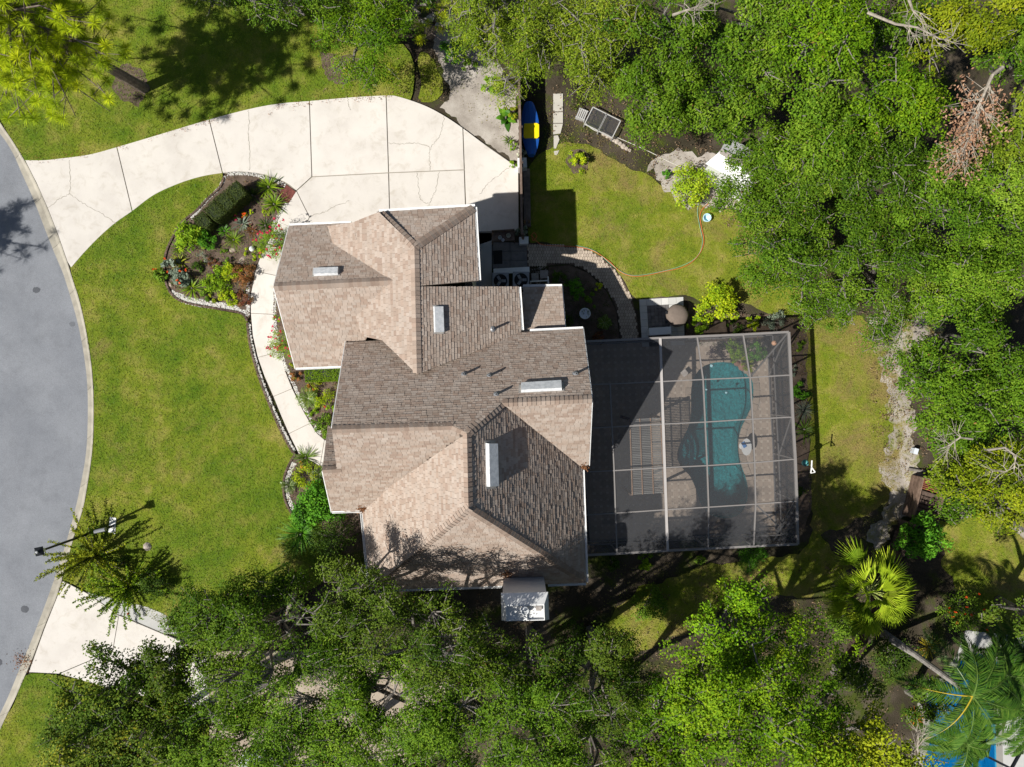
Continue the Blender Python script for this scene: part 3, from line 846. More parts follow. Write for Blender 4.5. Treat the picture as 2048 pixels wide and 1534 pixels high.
def clip(poly, clipper):
    """Sutherland-Hodgman, clipper convex ccw"""
    out = poly
    n = len(clipper)
    for i in range(n):
        ax, ay = clipper[i]; bx, by = clipper[(i + 1) % n]
        inp = out; out = []
        if not inp: break
        def side(p): return (bx - ax) * (p[1] - ay) - (by - ay) * (p[0] - ax)
        for j in range(len(inp)):
            p, q = inp[j], inp[(j + 1) % len(inp)]
            sp, sq = side(p), side(q)
            if sp >= 0: out.append(p)
            if (sp >= 0) != (sq >= 0):
                t = sp / (sp - sq)
                out.append((p[0] + (q[0] - p[0]) * t, p[1] + (q[1] - p[1]) * t))
    return out

def hull(pts):
    pts = sorted(set(pts)); lo = []; hi = []
    cr = lambda o, a, b: (a[0] - o[0]) * (b[1] - o[1]) - (a[1] - o[1]) * (b[0] - o[0])
    for p in pts:
        while len(lo) > 1 and cr(lo[-2], lo[-1], p) <= 0: lo.pop()
        lo.append(p)
    for p in pts[::-1]:
        while len(hi) > 1 and cr(hi[-2], hi[-1], p) <= 0: hi.pop()
        hi.append(p)
    return lo[:-1] + hi[:-1]

SH_COL = [(0.405, 0.33, 0.272), (0.378, 0.298, 0.24), (0.355, 0.272, 0.216), (0.415, 0.345, 0.288), (0.33, 0.247, 0.195), (0.39, 0.313, 0.256)]
shingles = []
EXPO = 0.118
rs = random.Random(5)
ref = {}; cand = []
for fi, (k, pts) in enumerate(F3):
    n = PL[k].n
    dn = Vector((n.x, n.y, 0)).normalized()
    dn = (dn - n * dn.dot(n)).normalized()             # downslope
    cdir = n.cross(dn).normalized()                    # along the course
    o = PL[k].p
    loc = [((p - o).dot(cdir), (p - o).dot(dn)) for p in pts]
    cl = hull(loc)
    smin = min(p[0] for p in loc); smax = max(p[0] for p in loc)
    tmin = min(p[1] for p in loc); tmax = max(p[1] for p in loc)
    ref.setdefault(k, tmax)
    r0 = int(math.floor((ref[k] - tmax) / EXPO)) - 1
    r1 = int(math.ceil((ref[k] - tmin) / EXPO)) + 1
    for row in range(r0, r1):
        t1 = ref[k] - row * EXPO; t0 = t1 - EXPO
        s = smin - rs.uniform(0, 0.25)
        while s < smax:
            w = rs.choice((0.13, 0.16, 0.19, 0.22, 0.25))
            jit = rs.uniform(-0.006, 0.010)
            rect = [(s + 0.004, t0 - 0.01), (s + w - 0.004, t0 - 0.01), (s + w - 0.004, t1 + jit), (s + 0.004, t1 + jit)]
            s += w
            c = clip(rect, cl)
            if len(c) < 3 or abs(area2(c)) < 0.004: continue
            cx = sum(p[0] for p in c) / len(c); cy = sum(p[1] for p in c) / len(c)
            cand.append((k, c, t0, o, cdir, dn, o + cdir * cx + dn * cy))
CP = np.array([[q[6].x, q[6].y] for q in cand]); RZ = np.full(len(CP), -1.0)
for k, pts in F3:
    m = inpoly(CP, [(p.x, p.y) for p in pts]); P = PL[k]
    zz = P.p.z - (P.n.x * (CP[:, 0] - P.p.x) + P.n.y * (CP[:, 1] - P.p.y)) / P.n.z
    RZ[m] = np.maximum(RZ[m], zz[m])
for (k, c, t0, o, cdir, dn, w3), rz_ in zip(cand, RZ):
    if rz_ > w3.z + 0.30: continue
    n = PL[k].n
    th = rs.choice((0.010, 0.016, 0.022))
    top = []; bot = []
    for p in c:
        f = min(1, max(0, (p[1] - t0) / EXPO))
        b3 = o + cdir * p[0] + dn * p[1]
        top.append(b3 + n * (0.004 + th * f)); bot.append(b3 - n * 0.002)
    if (top[1] - top[0]).cross(top[2] - top[1]).dot(n) < 0: top = top[::-1]; bot = bot[::-1]
    base = SH_COL[rs.choice((0, 0, 1, 1, 2, 3, 3, 4, 5))]
    v = rs.uniform(0.93, 1.07)
    shingles.append((abs(area2(c)) * n.z * (1.0 if rz_ <= w3.z + 0.02 else 0.1), top, bot, tuple(x * v for x in base)))
order = sorted(range(len(shingles)), key=lambda i: -shingles[i][0])
single = set(order[:300])
allm = MB()
for i, (a, top, bot, t) in enumerate(shingles):
    m = len(top)
    fs = [tuple(range(m))] + [(j, j + m, (j + 1) % m + m, (j + 1) % m) for j in range(m)]
    if i in single:
        MB().faces(top + bot, fs, t).build('shingle', M['shingle'], roof)
    else:
        allm.faces(top + bot, fs, t)
allm.build('shingle_courses', M['shingle'], roof, kind='stuff')

# ridge and hip caps
def caps(line3, w=0.30):
    mb = MB()
    for a, b, na, nb_ in line3:
        L = (b - a).length; k = max(2, int(L / 0.16)); d = (b - a) / k; dd = (b - a).normalized()
        sa = na.cross(dd).normalized(); 
        if (sa + Vector()).dot(na) > 0: pass
        wa = (dd.cross(na)).normalized(); wb = (dd.cross(nb_)).normalized()
        # choose the side that runs down each plane
        if wa.z > 0: wa = -wa
        if wb.z > 0: wb = -wb
        for i in range(k):
            p = a + d * i - dd * 0.02; q = a + d * (i + 1)
            up = Vector((0, 0, 1)); h0, h1 = 0.045, 0.022
            base = SH_COL[rs.choice((1, 2, 2, 4, 5))]; v = rs.uniform(0.8, 1.02); t = tuple(x * v for x in base)
            vs = [p + wa * w / 2 + na * h0, p + up * (h0 + .01), p + wb * w / 2 + nb_ * h0, q + wa * w / 2 + na * h1, q + up * (h1 + .01), q + wb * w / 2 + nb_ * h1]
            vs += [x - up * 0.05 for x in vs]
            mb.faces(vs, [(0, 1, 4, 3), (1, 2, 5, 4), (6, 0, 3, 9), (2, 8, 11, 5), (6, 7, 1, 0), (7, 8, 2, 1), (3, 4, 10, 9), (4, 5, 11, 10)], t)
    return mb
N_ = lambda k: PL[k].n
def cap_on(k1, k2, p, q):
    a = (PL[k1].at(*p) + PL[k2].at(*p)) / 2; b = (PL[k1].at(*q) + PL[k2].at(*q)) / 2
    return (a, b, N_(k1), N_(k2))
lines = [cap_on('W1', 'E1', (829, 493), (834, 746)), cap_on('NH', 'W1', (829, 493), (760, 426)), cap_on('NH', 'E1', (829, 493), (947, 415)),
         cap_on('LN', 'LS', (549, 573), (786, 561)), cap_on('MN', 'MS', (1183, 798), (1006, 806)), cap_on('MN', 'S3', (665, 859), (906, 852)),
         cap_on('MN', 'S3', (906, 852), (934, 866)), cap_on('MN', 'SE', (1003, 807), (936, 865)), cap_on('SW', 'SE', (934, 868), (937, 1016)),
         cap_on('SH', 'SE', (937, 1017), (1170, 1163)), cap_on('SH', 'SW', (937, 1017), (742, 1178)), cap_on('GN', 'S3', (646, 940), (682, 938))]
caps(lines, 0.33).build('ridge_caps', M['shingle'], roof, kind='stuff')

# gutters: white troughs hung on the eaves
def gutter(p, q, k, out=0.012, w=0.085):
    a = PL[k].at(*p); b = PL[k].at(*q); n = N_(k)
    o2 = Vector((n.x, n.y, 0)).normalized()
    d = (b - a).normalized(); side = Vector((d.y, -d.x, 0)).normalized()
    if side.dot(o2) < 0: side = -side
    mb = MB()
    prof = [(0.0, 0.0), (0.0, -0.13), (w, -0.13), (w, 0.012), (w - 0.02, 0.012), (w - 0.02, -0.035), (0.012, -0.035), (0.012, 0.0)]
    ra = [a + side * (out + x) + Vector((0, 0, z)) for x, z in prof]; rb = [b + side * (out + x) + Vector((0, 0, z)) for x, z in prof]
    for i in range(len(prof)):
        j = (i + 1) % len(prof)
        mb.poly([ra[i], ra[j], rb[j], rb[i]])
    mb.poly(ra); mb.poly(rb[::-1])
    return mb.build('gutter', M['white'], house)
for p, q, k in [((579, 452), (702, 447), 'LN'), ((758, 424), (950, 413), 'NH'), ((949, 414), (957, 560), 'E1'), ((1037, 574), (1043, 660), 'E1'), ((1060, 663), (1166, 658), 'MN'),
                ((591, 735), (687, 731), 'LS'), ((664, 1022), (724, 1020), 'S3'), ((725, 1026), (740, 1179), 'SW'), ((741, 1180), (1004, 1171), 'SH'), ((1096, 1168), (1172, 1165), 'SH'), ((1164, 940), (1172, 1165), 'SE'), ((1046, 574), (1124, 573), 'LOW')]:
    gutter(p, q, k)
# white rake boards on the gable ends
def rake(p, q, k):
    a = PL[k].at(*p); b = PL[k].at(*q)
    mb = MB(); mb.beam(a - Vector((0, 0, 0.14)), b - Vector((0, 0, 0.14)), 0.03, 0.2)
    return mb.build('rake_board', M['white'], house)
for a in [((577, 452), (546, 573), 'LN'), ((546, 573), (589, 735), 'LS'), ((705, 446), (758, 425), 'W1'), ((1167, 658), (1185, 798), 'MN'), ((1185, 798), (1179, 928), 'MS'), ((690, 686), (662, 858), 'MN'), ((643.5, 940), (662, 1022), 'S3'), ((1125, 573), (1132, 661), 'LOW')]:
    rake(*a)
# walls follow the roof above them
foot = [(600, 470), (705, 465), (712, 452), (770, 444), (938, 434), (946, 578), (1022, 580), (1026, 672), (1146, 668), (1160, 925), (1140, 940), (1150, 1130), (760, 1150), (748, 1022), (690, 1010), (684, 930), (690, 860), (706, 712), (612, 716), (590, 575)]
def pz(px, py):
    # ground point of an eave-level pixel
    z = 0.125 * CAMH
    return W(px, py, z)
mb = MB()
fp = [pz(*p) for p in foot]
seq = jitter_poly([(p.x, p.y) for p in fp], 0.3, 0.0)
tops = []
for x, y in seq:
    z = roof_z(x, y)
    tops.append((z if z > 1 else 3.6) - 0.2)
for i in range(len(seq)):
    j = (i + 1) % len(seq)
    mb.poly([(*seq[i], 0), (*seq[j], 0), (*seq[j], tops[j]), (*seq[i], tops[i])])
mb.build('wall', M['stucco'], house)
mb = MB()
lowxy = [tuple(Q(px, py, .11)[:2]) for px, py in ((1046, 580), (1118, 580), (1124, 655), (1046, 658))]
mb.prism(lowxy, 0.0, 2.95)
mb.build('bay_wall', M['stucco'], house)
# garage door and a front door, on real walls
def wall_panel(name, pa, pb, z0, z1, mat, off, nseg=0):
    a = pz(*pa); b = pz(*pb); a = Vector((a.x, a.y, 0)); b = Vector((b.x, b.y, 0)); d = (b - a).normalized(); n = Vector((-d.y, d.x, 0))
    mb = MB(); mb.beam((a + b) / 2 + n * off - d * ((b - a).length / 2) + Vector((0, 0, (z0 + z1) / 2)), (a + b) / 2 + n * off + d * ((b - a).length / 2) + Vector((0, 0, (z0 + z1) / 2)), 0.08, z1 - z0)
    return mb.build(name, mat, house)
gd = wall_panel('garage_door', (785, 443), (922, 435), 0.05, 2.3, M['white'], 0.06)
wall_panel('front_door', (690, 985), (689, 962), 0.05, 2.2, M['wood'], -0.06)

# roof ventilators: long white metal boxes
def vent(k, c4, h, parent=house):
    pts = [PL[k].at(*p) for p in c4]; n = N_(k)
    mb = MB()
    if (pts[1] - pts[0]).cross(pts[2] - pts[1]).dot(n) < 0: pts = pts[::-1]
    mid = sum(pts, Vector()) / 4
    base = [p - n * 0.01 for p in pts]
    top = [mid + (p - mid) * 0.985 + n * h for p in pts]
    mb.faces(base + top, [(4, 5, 6, 7)] + [(i, (i + 1) % 4, (i + 1) % 4 + 4, i + 4) for i in range(4)])
    o = mb.build('roof_vent', M['ventmetal'], parent)
    fl = MB(); f4 = [mid + (p - mid) * 1.12 for p in pts]
    fl.faces([p + n * 0.03 for p in f4] + [p - n * 0.01 for p in f4], [(0, 1, 2, 3)] + [(i, i + 4, (i + 1) % 4 + 4, (i + 1) % 4) for i in range(4)], (0.55, 0.5, 0.45))
    fl.build('flashing', M['ventmetal'], o)
    return o
vent('LN', [(628, 541), (678, 539), (677, 551), (628, 553)], 0.14)
vent('E1', [(866, 613), (884, 613), (886, 665), (868, 665)], 0.13)
vent('MN', [(1042, 771), (1123, 766), (1124, 782), (1042, 786)], 0.15)
vent('SE', [(970, 886), (988, 886), (990, 972), (972, 973)], 0.2)
# plumbing vent pipes
for px, py, k in ((986, 658, 'E1'), (928, 748, 'MN'), (979, 751, 'MN'), (1151, 747, 'MN'), (993, 788, 'MN')):
    p = PL[k].at(px, py); n = N_(k)
    mb = MB(); mb.tube([p - Vector((0, 0, .1)), p + Vector((0, 0, .42))], 0.045, 10)
    mb.tube([p - n * .01, p + n * 0.05], [0.15, 0.07], 10)
    o = mb.build('vent_pipe', M['greymetal'], house)
    MB().tube([p + Vector((0, 0, .40)), p + Vector((0, 0, .426))], [0.030, 0.030], 8).build('pipe_opening', M['rubber'], o)
# chimney with a hipped pan and two open cells
ch = MB(); zt = 0.222 * CAMH
c4 = [W(1005, 1194, zt), W(1094, 1192, zt), W(1096, 1241, zt), W(1006, 1243, zt)]
ch.prism([(p.x, p.y) for p in c4], 0.0, zt - 0.32)
chim = ch.build('chimney', M['white'], house)
mid = sum(c4, Vector()) / 4
def sc(f, z, fy=None): return [Vector((mid.x + (p.x - mid.x) * f, mid.y + (p.y - mid.y) * (fy or f), z)) for p in c4]
mb = MB()
def rect(u0, u1, v0, v1, z):
    out = []
    for u, v in ((u0, v0), (u1, v0), (u1, v1), (u0, v1)):
        top = c4[0].lerp(c4[1], u); bot = c4[3].lerp(c4[2], u); p = top.lerp(bot, v)
        out.append(Vector((p.x, p.y, z)))
    return out
rings = [rect(-.035, 1.035, -.06, 1.06, zt - .36), rect(-.035, 1.035, -.06, 1.06, zt - .28), rect(.07, .93, .34, .99, zt), rect(.09, .91, .38, .96, zt), rect(.09, .91, .38, .96, zt - .12)]
for r0, r1 in zip(rings, rings[1:]):
    for i in range(4):
        mb.poly([r0[i], r0[(i + 1) % 4], r1[(i + 1) % 4], r1[i]])
mb.poly(rings[0]); mb.poly(rings[-1])
i2 = rings[-1]
mb.beam((i2[0] + i2[1]) / 2 + Vector((0, 0, .06)), (i2[2] + i2[3]) / 2 + Vector((0, 0, .06)), 0.12, 0.11)
mb.build('chimney_cap', M['white'], chim)
m2 = (i2[0] + i2[1]) / 2 * 0.72 + (i2[2] + i2[3]) / 2 * 0.28
MB().lathe((m2.x - .02, m2.y, zt - .12), [(0.12, 0), (0.12, 0.18), (0.15, 0.19), (0.15, 0.25), (0.02, 0.28)], 12).build('flue', M['ventmetal'], chim)
MB().box((m2.x + .48, m2.y + .05, zt - .06), (0.2, 0.16, 0.14)).build('flue_block', M['stone'], chim)
# dry leaves caught in the roof corners
def litter(name, px, py, k, rad, n, label, seed, parent=None, z=None):
    r = np.random.default_rng(seed)
    c = PL[k].at(px, py) if k else W(px, py, z)
    P = r.normal(size=(n, 2)) * rad
    C = np.array([[c.x + a, c.y + b, (PL[k].z(c.x + a, c.y + b) if k else c.z) + 0.05 + 0.04 * r.uniform()] for a, b in P])
    nr = r.normal(size=(n, 3)) * 0.5; nr[:, 2] += 1
    V = leaf_quads(C, nr, r.uniform(.05, .1, n), r.uniform(.03, .05, n), r)
    t = np.array([0.22, 0.10, 0.045]) * r.uniform(0.5, 1.5, (n, 1))
    o = quads_np(name, V, t, M['leaf'], parent)
    return tag(o, label, 'leaf litter', kind='stuff')
litter('leaf_litter', 727, 1019, 'S3', 0.10, 120, 'brown dead leaves caught in the roof corner by the walkway', 1)
litter('leaf_litter', 1166, 936, 'MS', 0.09, 90, 'brown dead leaves at the roof corner above the pool screen', 2)
litter('leaf_litter', 1014, 1148, 'SH', 0.10, 90, 'brown dead leaves against the chimney', 3)
litter('leaf_litter', 45, 1322, None, 0.22, 140, 'brown dry frond pieces lying in the gutter of the road', 4, z=0.05)

# ------------------------------------------------------------------ POOL, DECK AND SCREEN CAGE
if area2(POOL) < 0: POOL = POOL[::-1]
pool = empty('swimming_pool', (*POOL[0], 0), 'kidney shaped teal swimming pool inside the screened enclosure', 'swimming pool')
V, F = fill2d(inset(POOL, 0.0))
mb = MB(); n = len(POOL)
mb.faces([(x, y, -1.1) for x, y in V], F)
mb.faces([(x, y, -1.1) for x, y in POOL] + [(x, y, 0.02) for x, y in POOL], [((j + 1) % n, j, j + n, (j + 1) % n + n) for j in range(n)])
mb.build('basin', M['plaster'], pool)
# steps at the shallow bay
st = MB()
cc = W(1372, 905)
for k, (rr, zz) in enumerate(((1.15, -0.85), (0.85, -0.6), (0.55, -0.35))):
    pts = [(cc.x - .45 + rr * math.cos(a), cc.y + rr * 1.1 * math.sin(a)) for a in np.linspace(0, 2 * math.pi, 24, endpoint=False)]
    q = [p for p in pts if inpoly(np.array([p]), POOL)[0]]
    if len(q) > 3: st.prism(hull(q), -1.09, zz, (1.5, 1.5, 1.5))
st.build('step', M['plaster'], pool)
V, F = fill2d(inset(POOL, -0.004))
MB().faces([(x, y, -0.09) for x, y in V], F).build('water', M['water'], pool)
# coping blocks
outer = inset(POOL, -0.24); mb = None
inr = resample(POOL + [POOL[0]], 0.3); 
for i in range(len(inr) - 1):
    a, b = np.array(inr[i]), np.array(inr[i + 1]); d = (b - a) / (np.hypot(*(b - a)) + 1e-9); nn = np.array((d[1], -d[0]))
    a = a + d * 0.012; b = b - d * 0.012
    v = random.uniform(0.86, 1.05)
    MB().prism([tuple(a - nn * 0.03), tuple(b - nn * 0.03), tuple(b + nn * 0.24), tuple(a + nn * 0.24)], 0.0, 0.075, (v * 0.95, v * 0.9, v * 0.86)).build('coping_block', M['paver'], pool)
# deck of octagon pavers with pale dots
DECKPX = [(1172, 690), (1300, 687), (1536, 680), (1540, 760), (1548, 920), (1552, 1068), (1180, 1085), (1168, 930), (1168, 800)]
DECK = pxy(DECKPX)
cop_out = inset(POOL, -0.235)
deck = empty('pool_deck', (0, 0, 0)); deck['kind'] = 'structure'
n = len(DECK)
ground_sheet(DECK, [POOL], 0.037, 'deck_base', M['paver'])
gx0, gx1 = min(p[0] for p in DECK), max(p[0] for p in DECK); gy0, gy1 = min(p[1] for p in DECK), max(p[1] for p in DECK)
cs = 0.292; th = math.radians(2.2)
hi_cells = []; mbs = MB(); dots = MB()
cxm, cym = (gx0 + gx1) / 2, (gy0 + gy1) / 2
cells = []
for i in range(-22, 23):
    for j in range(-24, 25):
        x0 = i * cs; y0 = j * cs
        x = cxm + x0 * math.cos(th) - y0 * math.sin(th); y = cym + x0 * math.sin(th) + y0 * math.cos(th)
        cells.append((x, y))
cells = np.array(cells)
ok = inpoly(cells, inset(DECK, 0.06)) & ~inpoly(cells, inset(POOL, -0.20))
cells = cells[ok]
def octo(x, y, r, cut):
    pts = []
    for (a, b) in ((r, r - cut), (r - cut, r), (-(r - cut), r), (-r, r - cut), (-r, -(r - cut)), (-(r - cut), -r), (r - cut, -r), (r, -(r - cut))):
        pts.append((x + a * math.cos(th) - b * math.sin(th), y + a * math.sin(th) + b * math.cos(th)))
    return pts
order = np.argsort(-cells[:, 0])         # the sunny east side first
rest = MB()
for rank, ci_ in enumerate(order):
    x, y = cells[ci_]
    v = random.uniform(0.88, 1.08); t = (v, v * 0.94, v * 0.9)
    pts = octo(x, y, cs / 2 - 0.006, 0.075)
    if rank < 290: MB().prism(pts, 0.0, 0.05, t).build('deck_paver', M['paver'], deck)
    else: rest.prism(pts, 0.0, 0.05, t)
POOL_OUT = inset(POOL, -0.26)
rest.build('shaded_pavers', M['paver'], deck, kind='stuff')
for x, y in cells:
    r = 0.062
    xx = x + cs / 2 * math.cos(th) - cs / 2 * math.sin(th); yy = y + cs / 2 * math.sin(th) + cs / 2 * math.cos(th)
    if inpoly(np.array([[xx, yy]]), POOL_OUT)[0]: continue
    pts = [(xx + a * math.cos(th) - b * math.sin(th), yy + a * math.sin(th) + b * math.cos(th)) for a, b in ((r, 0), (0, r), (-r, 0), (0, -r))]
    pts = [(xx + a * math.cos(th) - b * math.sin(th), yy + a * math.sin(th) + b * math.cos(th)) for a, b in ((r * .9, r * .9), (-r * .9, r * .9), (-r * .9, -r * .9), (r * .9, -r * .9))]
    dots.prism(pts, 0.0, 0.056, (1.22, 1.2, 1.17))
dots.build('pale_dots', M['paver'], deck, kind='stuff')

CZ = 0.079 * CAMH
cage = empty('pool_cage', W(1380, 880, 0), 'grey aluminium screen enclosure over the kidney pool and patio', 'pool cage')
def cp(px, py): return W(px, py, CZ)
VL = [[(1169.5, 683), (1183, 769), (1181, 856), (1168, 944), (1168, 1030), (1171, 1110)],
      [(1217, 681), (1220, 768), (1224, 854), (1228, 941), (1231, 1026), (1234, 1107)],
      [(1320, 676), (1323, 763), (1326, 848), (1329, 935), (1332, 1019), (1335, 1101)],
      [(1394, 673), (1406, 759), (1410, 844), (1414, 931), (1417, 1014), (1416, 1097)],
      [(1486, 669), (1500, 755), (1505, 838), (1509, 925), (1511, 1008), (1507, 1092)],
      [(1577, 664), (1581, 750), (1585, 834), (1590, 918), (1593, 1002), (1595, 1088)]]
GP = [[cp(*p) for p in col] for col in VL]
for c in range(1, 6):
    for r in range(5):
        if c == 1 and r == 0: continue
        w = 0.10 if c in (2, 5) else 0.055
        MB().beam(GP[c][r], GP[c][r + 1], w, 0.13 if c in (2, 5) else 0.09, (2.0,) * 3 if c == 2 else (1, 1, 1)).build('roof_beam', M['alu'], cage)
for r in range(6):
    for c in range(5):
        a, b = GP[c][r] - Vector((0, 0, .004)), GP[c + 1][r] - Vector((0, 0, .004))
        MB().beam(a, b, 0.09 if r in (0, 5) else 0.05, 0.09).build('roof_beam', M['alu'], cage)
MB().beam(GP[5][0] - Vector((0, 0, .02)), GP[4][1] - Vector((0, 0, .02)), 0.06, 0.06).build('corner_brace', M['alu'], cage)
MB().beam(GP[4][4] - Vector((0, 0, .02)), GP[4][4].lerp(GP[5][5], 0.55) - Vector((0, 0, .02)), 0.06, 0.06).build('corner_brace', M['alu'], cage)
for c in range(5):
    for r in range(5):
        q = [GP[c][r], GP[c + 1][r], GP[c + 1][r + 1], GP[c][r + 1]]
        MB().poly([p + Vector((0, 0, 0.012)) for p in q][::-1]).build('screen_panel', M['screen'], cage)
def wall(pts):
    for i, p in enumerate(pts):
        MB().beam((p.x, p.y, 0.0), (p.x, p.y, CZ - .06), 0.06, 0.06).build('post', M['alu'], cage)
    for a, b in zip(pts, pts[1:]):
        for z in (0.07, 0.75):
            MB().beam((a.x, a.y, z), (b.x, b.y, z), 0.05, 0.05 if z > .1 else 0.09).build('wall_rail', M['alu'], cage)
        MB().poly([(a.x, a.y, 0.03), (b.x, b.y, 0.03), (b.x, b.y, CZ - .02), (a.x, a.y, CZ - .02)]).build('wall_screen', M['screen'], cage)
wall([GP[5][r] for r in range(6)])
wall([GP[c][0] for c in range(6)])
wall([GP[c][5] for c in range(6)])
def brace(a, b): MB().beam(a, b, 0.05, 0.05).build('wall_brace', M['alu'], cage)
e0, e1 = GP[5][0], GP[5][1]; brace((e1.x, e1.y, .1), (e0.x, e0.y, CZ - .1))
e0, e1 = GP[5][2], GP[5][3]; brace((e0.x, e0.y, CZ - .1), (e1.x, e1.y, .8))
e0, e1 = GP[5][4], GP[5][5]; brace((e0.x, e0.y, CZ - .1), (e1.x, e1.y, .1))

# slatted patio cover below the screen
per = empty('patio_cover', W(1290, 910, 2.2), 'slatted wooden patio cover under the screen beside the house', 'patio cover')
pa, pb, pc, pd = W(1258, 838, 2.22), W(1322, 835, 2.22), W(1329, 986, 2.22), W(1263, 990, 2.22)
NSL = 44
for i in range(NSL):
    t = (i + 0.5) / NSL
    a = pa.lerp(pd, t); b = pb.lerp(pc, t); v = random.uniform(0.75, 1.15)
    MB().beam(a, b, 0.045, 0.02, (v * .62, v * .62, v * .62)).build('slat', M['greyconcrete'], per)
for u in (0.02, 0.33, 0.66, 0.98):
    a = pa.lerp(pb, u) + Vector((0, 0, 0.034)); b = pd.lerp(pc, u) + Vector((0, 0, 0.034))
    MB().beam(a, b, 0.04, 0.04, (2.6, 2.3, 1.9)).build('joist', M['wood'], per)
for p in (pa, pb, pc, pd):
    MB().beam((p.x, p.y, 0.05), (p.x, p.y, 2.2), 0.09, 0.09).build('post', M['wood'], per)
# pool side things
tb = empty('side_table', W(1492, 893, 0), 'white oval side table beside the narrow waist of the pool', 'table')
c = W(1493, 894, .62)
MB().lathe((c.x, c.y, .60), [(0.28, 0), (0.30, 0.015), (0.30, 0.03), (0.02, 0.035)], 20, sx=0.75, sy=1.25).build('top', M['white'], tb)
MB().lathe((c.x, c.y, .05), [(0.17, 0), (0.16, 0.03), (0.03, 0.06), (0.03, 0.55)], 12).build('pedestal', M['white'], tb)
bw = MB(); bw.box((c.x - .13, c.y + .1, .655), (0.14, 0.26, 0.05), 0.5, (0.10, 0.28, 0.62)); tag(bw.build('folded_towel', M['plastic']), 'small blue towel lying on the white oval table', 'towel')
for px, py, r_, lb in ((1424, 731, .085, 'pale blue floating chlorine dispenser at the top of the pool'), (1413, 779, .05, 'tiny pale blue float near the upper left of the pool'), (1453, 785, .06, 'small pale float in the middle of the upper pool')):
    c = W(px, py, -.05)
    tag(MB().lathe((c.x, c.y, -.14), [(r_ * .3, 0), (r_, .05), (r_, .08), (r_ * .5, .12), (r_ * .3, .18)], 12, (0.5, 0.85, 0.95)).build('pool_float', M['plastic'], smooth=True), lb, 'pool float')
# rock waterfall
rk = random.Random(4)
for i, (px, py, s, col) in enumerate(((1484, 733, .22, (1.0, .62, .48)), (1493, 741, .17, (1.05, .95, .8)), (1474, 727, .16, (.9, .55, .45)), (1500, 748, .14, (1, .9, .8)), (1488, 724, .2, (.8, .7, .6)))):
    c = W(px, py, .1)
    prof = [(s * .7, 0), (s, s * .4), (s * .75, s * .9), (s * .25, s * 1.15)]
    o = MB().lathe((c.x, c.y, .03), prof, 7, col, sx=rk.uniform(.8, 1.2), rz=rk.uniform(0, 3)).build('waterfall_rock', M['stone'])
    tag(o, ['reddish boulder at the top corner of the pool', 'pale boulder right of the reddish one at the pool corner', 'small red boulder half under the ferns at the pool', 'lowest small pale stone at the pool corner', 'grey brown boulder hidden in the poolside plants'][i], 'rock')
c = W(1548, 686, 2.3)
lan = empty('hanging_lantern', (c.x, c.y, 2.1), 'round orange globe lantern hung in the upper corner of the screen', 'lantern')
MB().lathe((c.x, c.y, 2.2), [(.03, 0), (.09, .04), (.11, .11), (.09, .18), (.03, .22)], 12, (0.9, 0.5, 0.3)).build('globe', M['plastic'], lan, smooth=True)
MB().tube([(c.x, c.y, 2.41), (c.x, c.y, CZ)], .008, 5).build('cord', M['darkmetal'], lan)
c = W(1369, 746, .35)
stl = empty('stool', (c.x, c.y, 0), 'small grey cube stool left of the pool top', 'stool')
MB().box((c.x, c.y, .34), (.26, .26, .06), .7, (1.6, 1.6, 1.6)).build('seat', M['stone'], stl)
for dx, dy in ((.1, 0), (-.1, 0), (0, .1), (0, -.1)): MB().box((c.x + dx, c.y + dy, .18), (.035, .035, .27), .7).build('leg', M['greymetal'], stl)

# ------------------------------------------------------------------ BACK PATIO, PATH, GRILL CORNER
path_top = [(1052, 487), (1100, 489), (1150, 493), (1190, 506), (1235, 546), (1260, 590), (1273, 635), (1279, 690)]
path_bot = [(1055, 534), (1100, 531), (1140, 529), (1178, 546), (1213, 581), (1233, 621), (1241, 684)]
PATH = pxy(smooth_line(path_top, 5) + smooth_line(path_bot, 5)[::-1])
sheet('paver_path', PATH, 0.034, M['soil'])
PATH_IN = inset(PATH, 0.035)
hx = MB(); w_, h_ = 0.115, 0.185
for i in range(-5, 60):
    for j in range(-5, 60):
        o = W(1052, 486); x = o.x + i * w_; y = o.y - j * h_ * 0.76 + 0
        x += (j % 2) * w_ / 2
        if not inpoly(np.array([[x, y]]), PATH_IN)[0]: continue
        v = random.uniform(.8, 1.12)
        a, b = w_ / 2 - .007, h_ / 2 - .007
        hx.prism([(x, y + b), (x - a, y + b * .5), (x - a, y - b * .5), (x, y - b), (x + a, y - b * .5), (x + a, y + b * .5)], .03, .058, (v, v * .97, v * .92))
tag(hx.build('hexagon_pavers', M['paver'], kind='stuff'), 'tan hexagon pavers of the curved garden path', 'pavers')
# dark slab terrace by the garage
tr_ = empty('terrace', (0, 0, 0)); tr_['kind'] = 'structure'
for p in ([(985, 485), (1020, 485), (1020, 503), (1004, 503), (985, 503)], [(1020, 485), (1054, 486), (1054, 503), (1020, 503)], [(1004, 503), (1022, 503), (1022, 521), (1004, 521)], [(1022, 503), (1054, 503), (1054, 521), (1022, 521)], [(985, 521), (1020, 521), (1020, 537), (985, 537)], [(1020, 521), (1055, 521), (1055, 537), (1020, 537)], [(985, 503), (1004, 503), (1004, 521), (985, 521)]):
    MB().prism(inset(pxy(p), .008), 0.0, .07, (random.uniform(.9, 1.1),) * 3).build('slab', M['darkpaver'], tr_)
MB().prism(inset(pxy([(930, 466), (984, 466), (984, 600), (930, 600)]), .01), 0, .06).build('slab', M['greyconcrete'], tr_)
tag(MB().prism(pxy([(986, 502), (1004, 501), (1005, 528), (987, 529)]), .07, .085).build('door_mat', M['rubber']), 'black rubber mat on the terrace slabs beside the garage', 'mat')
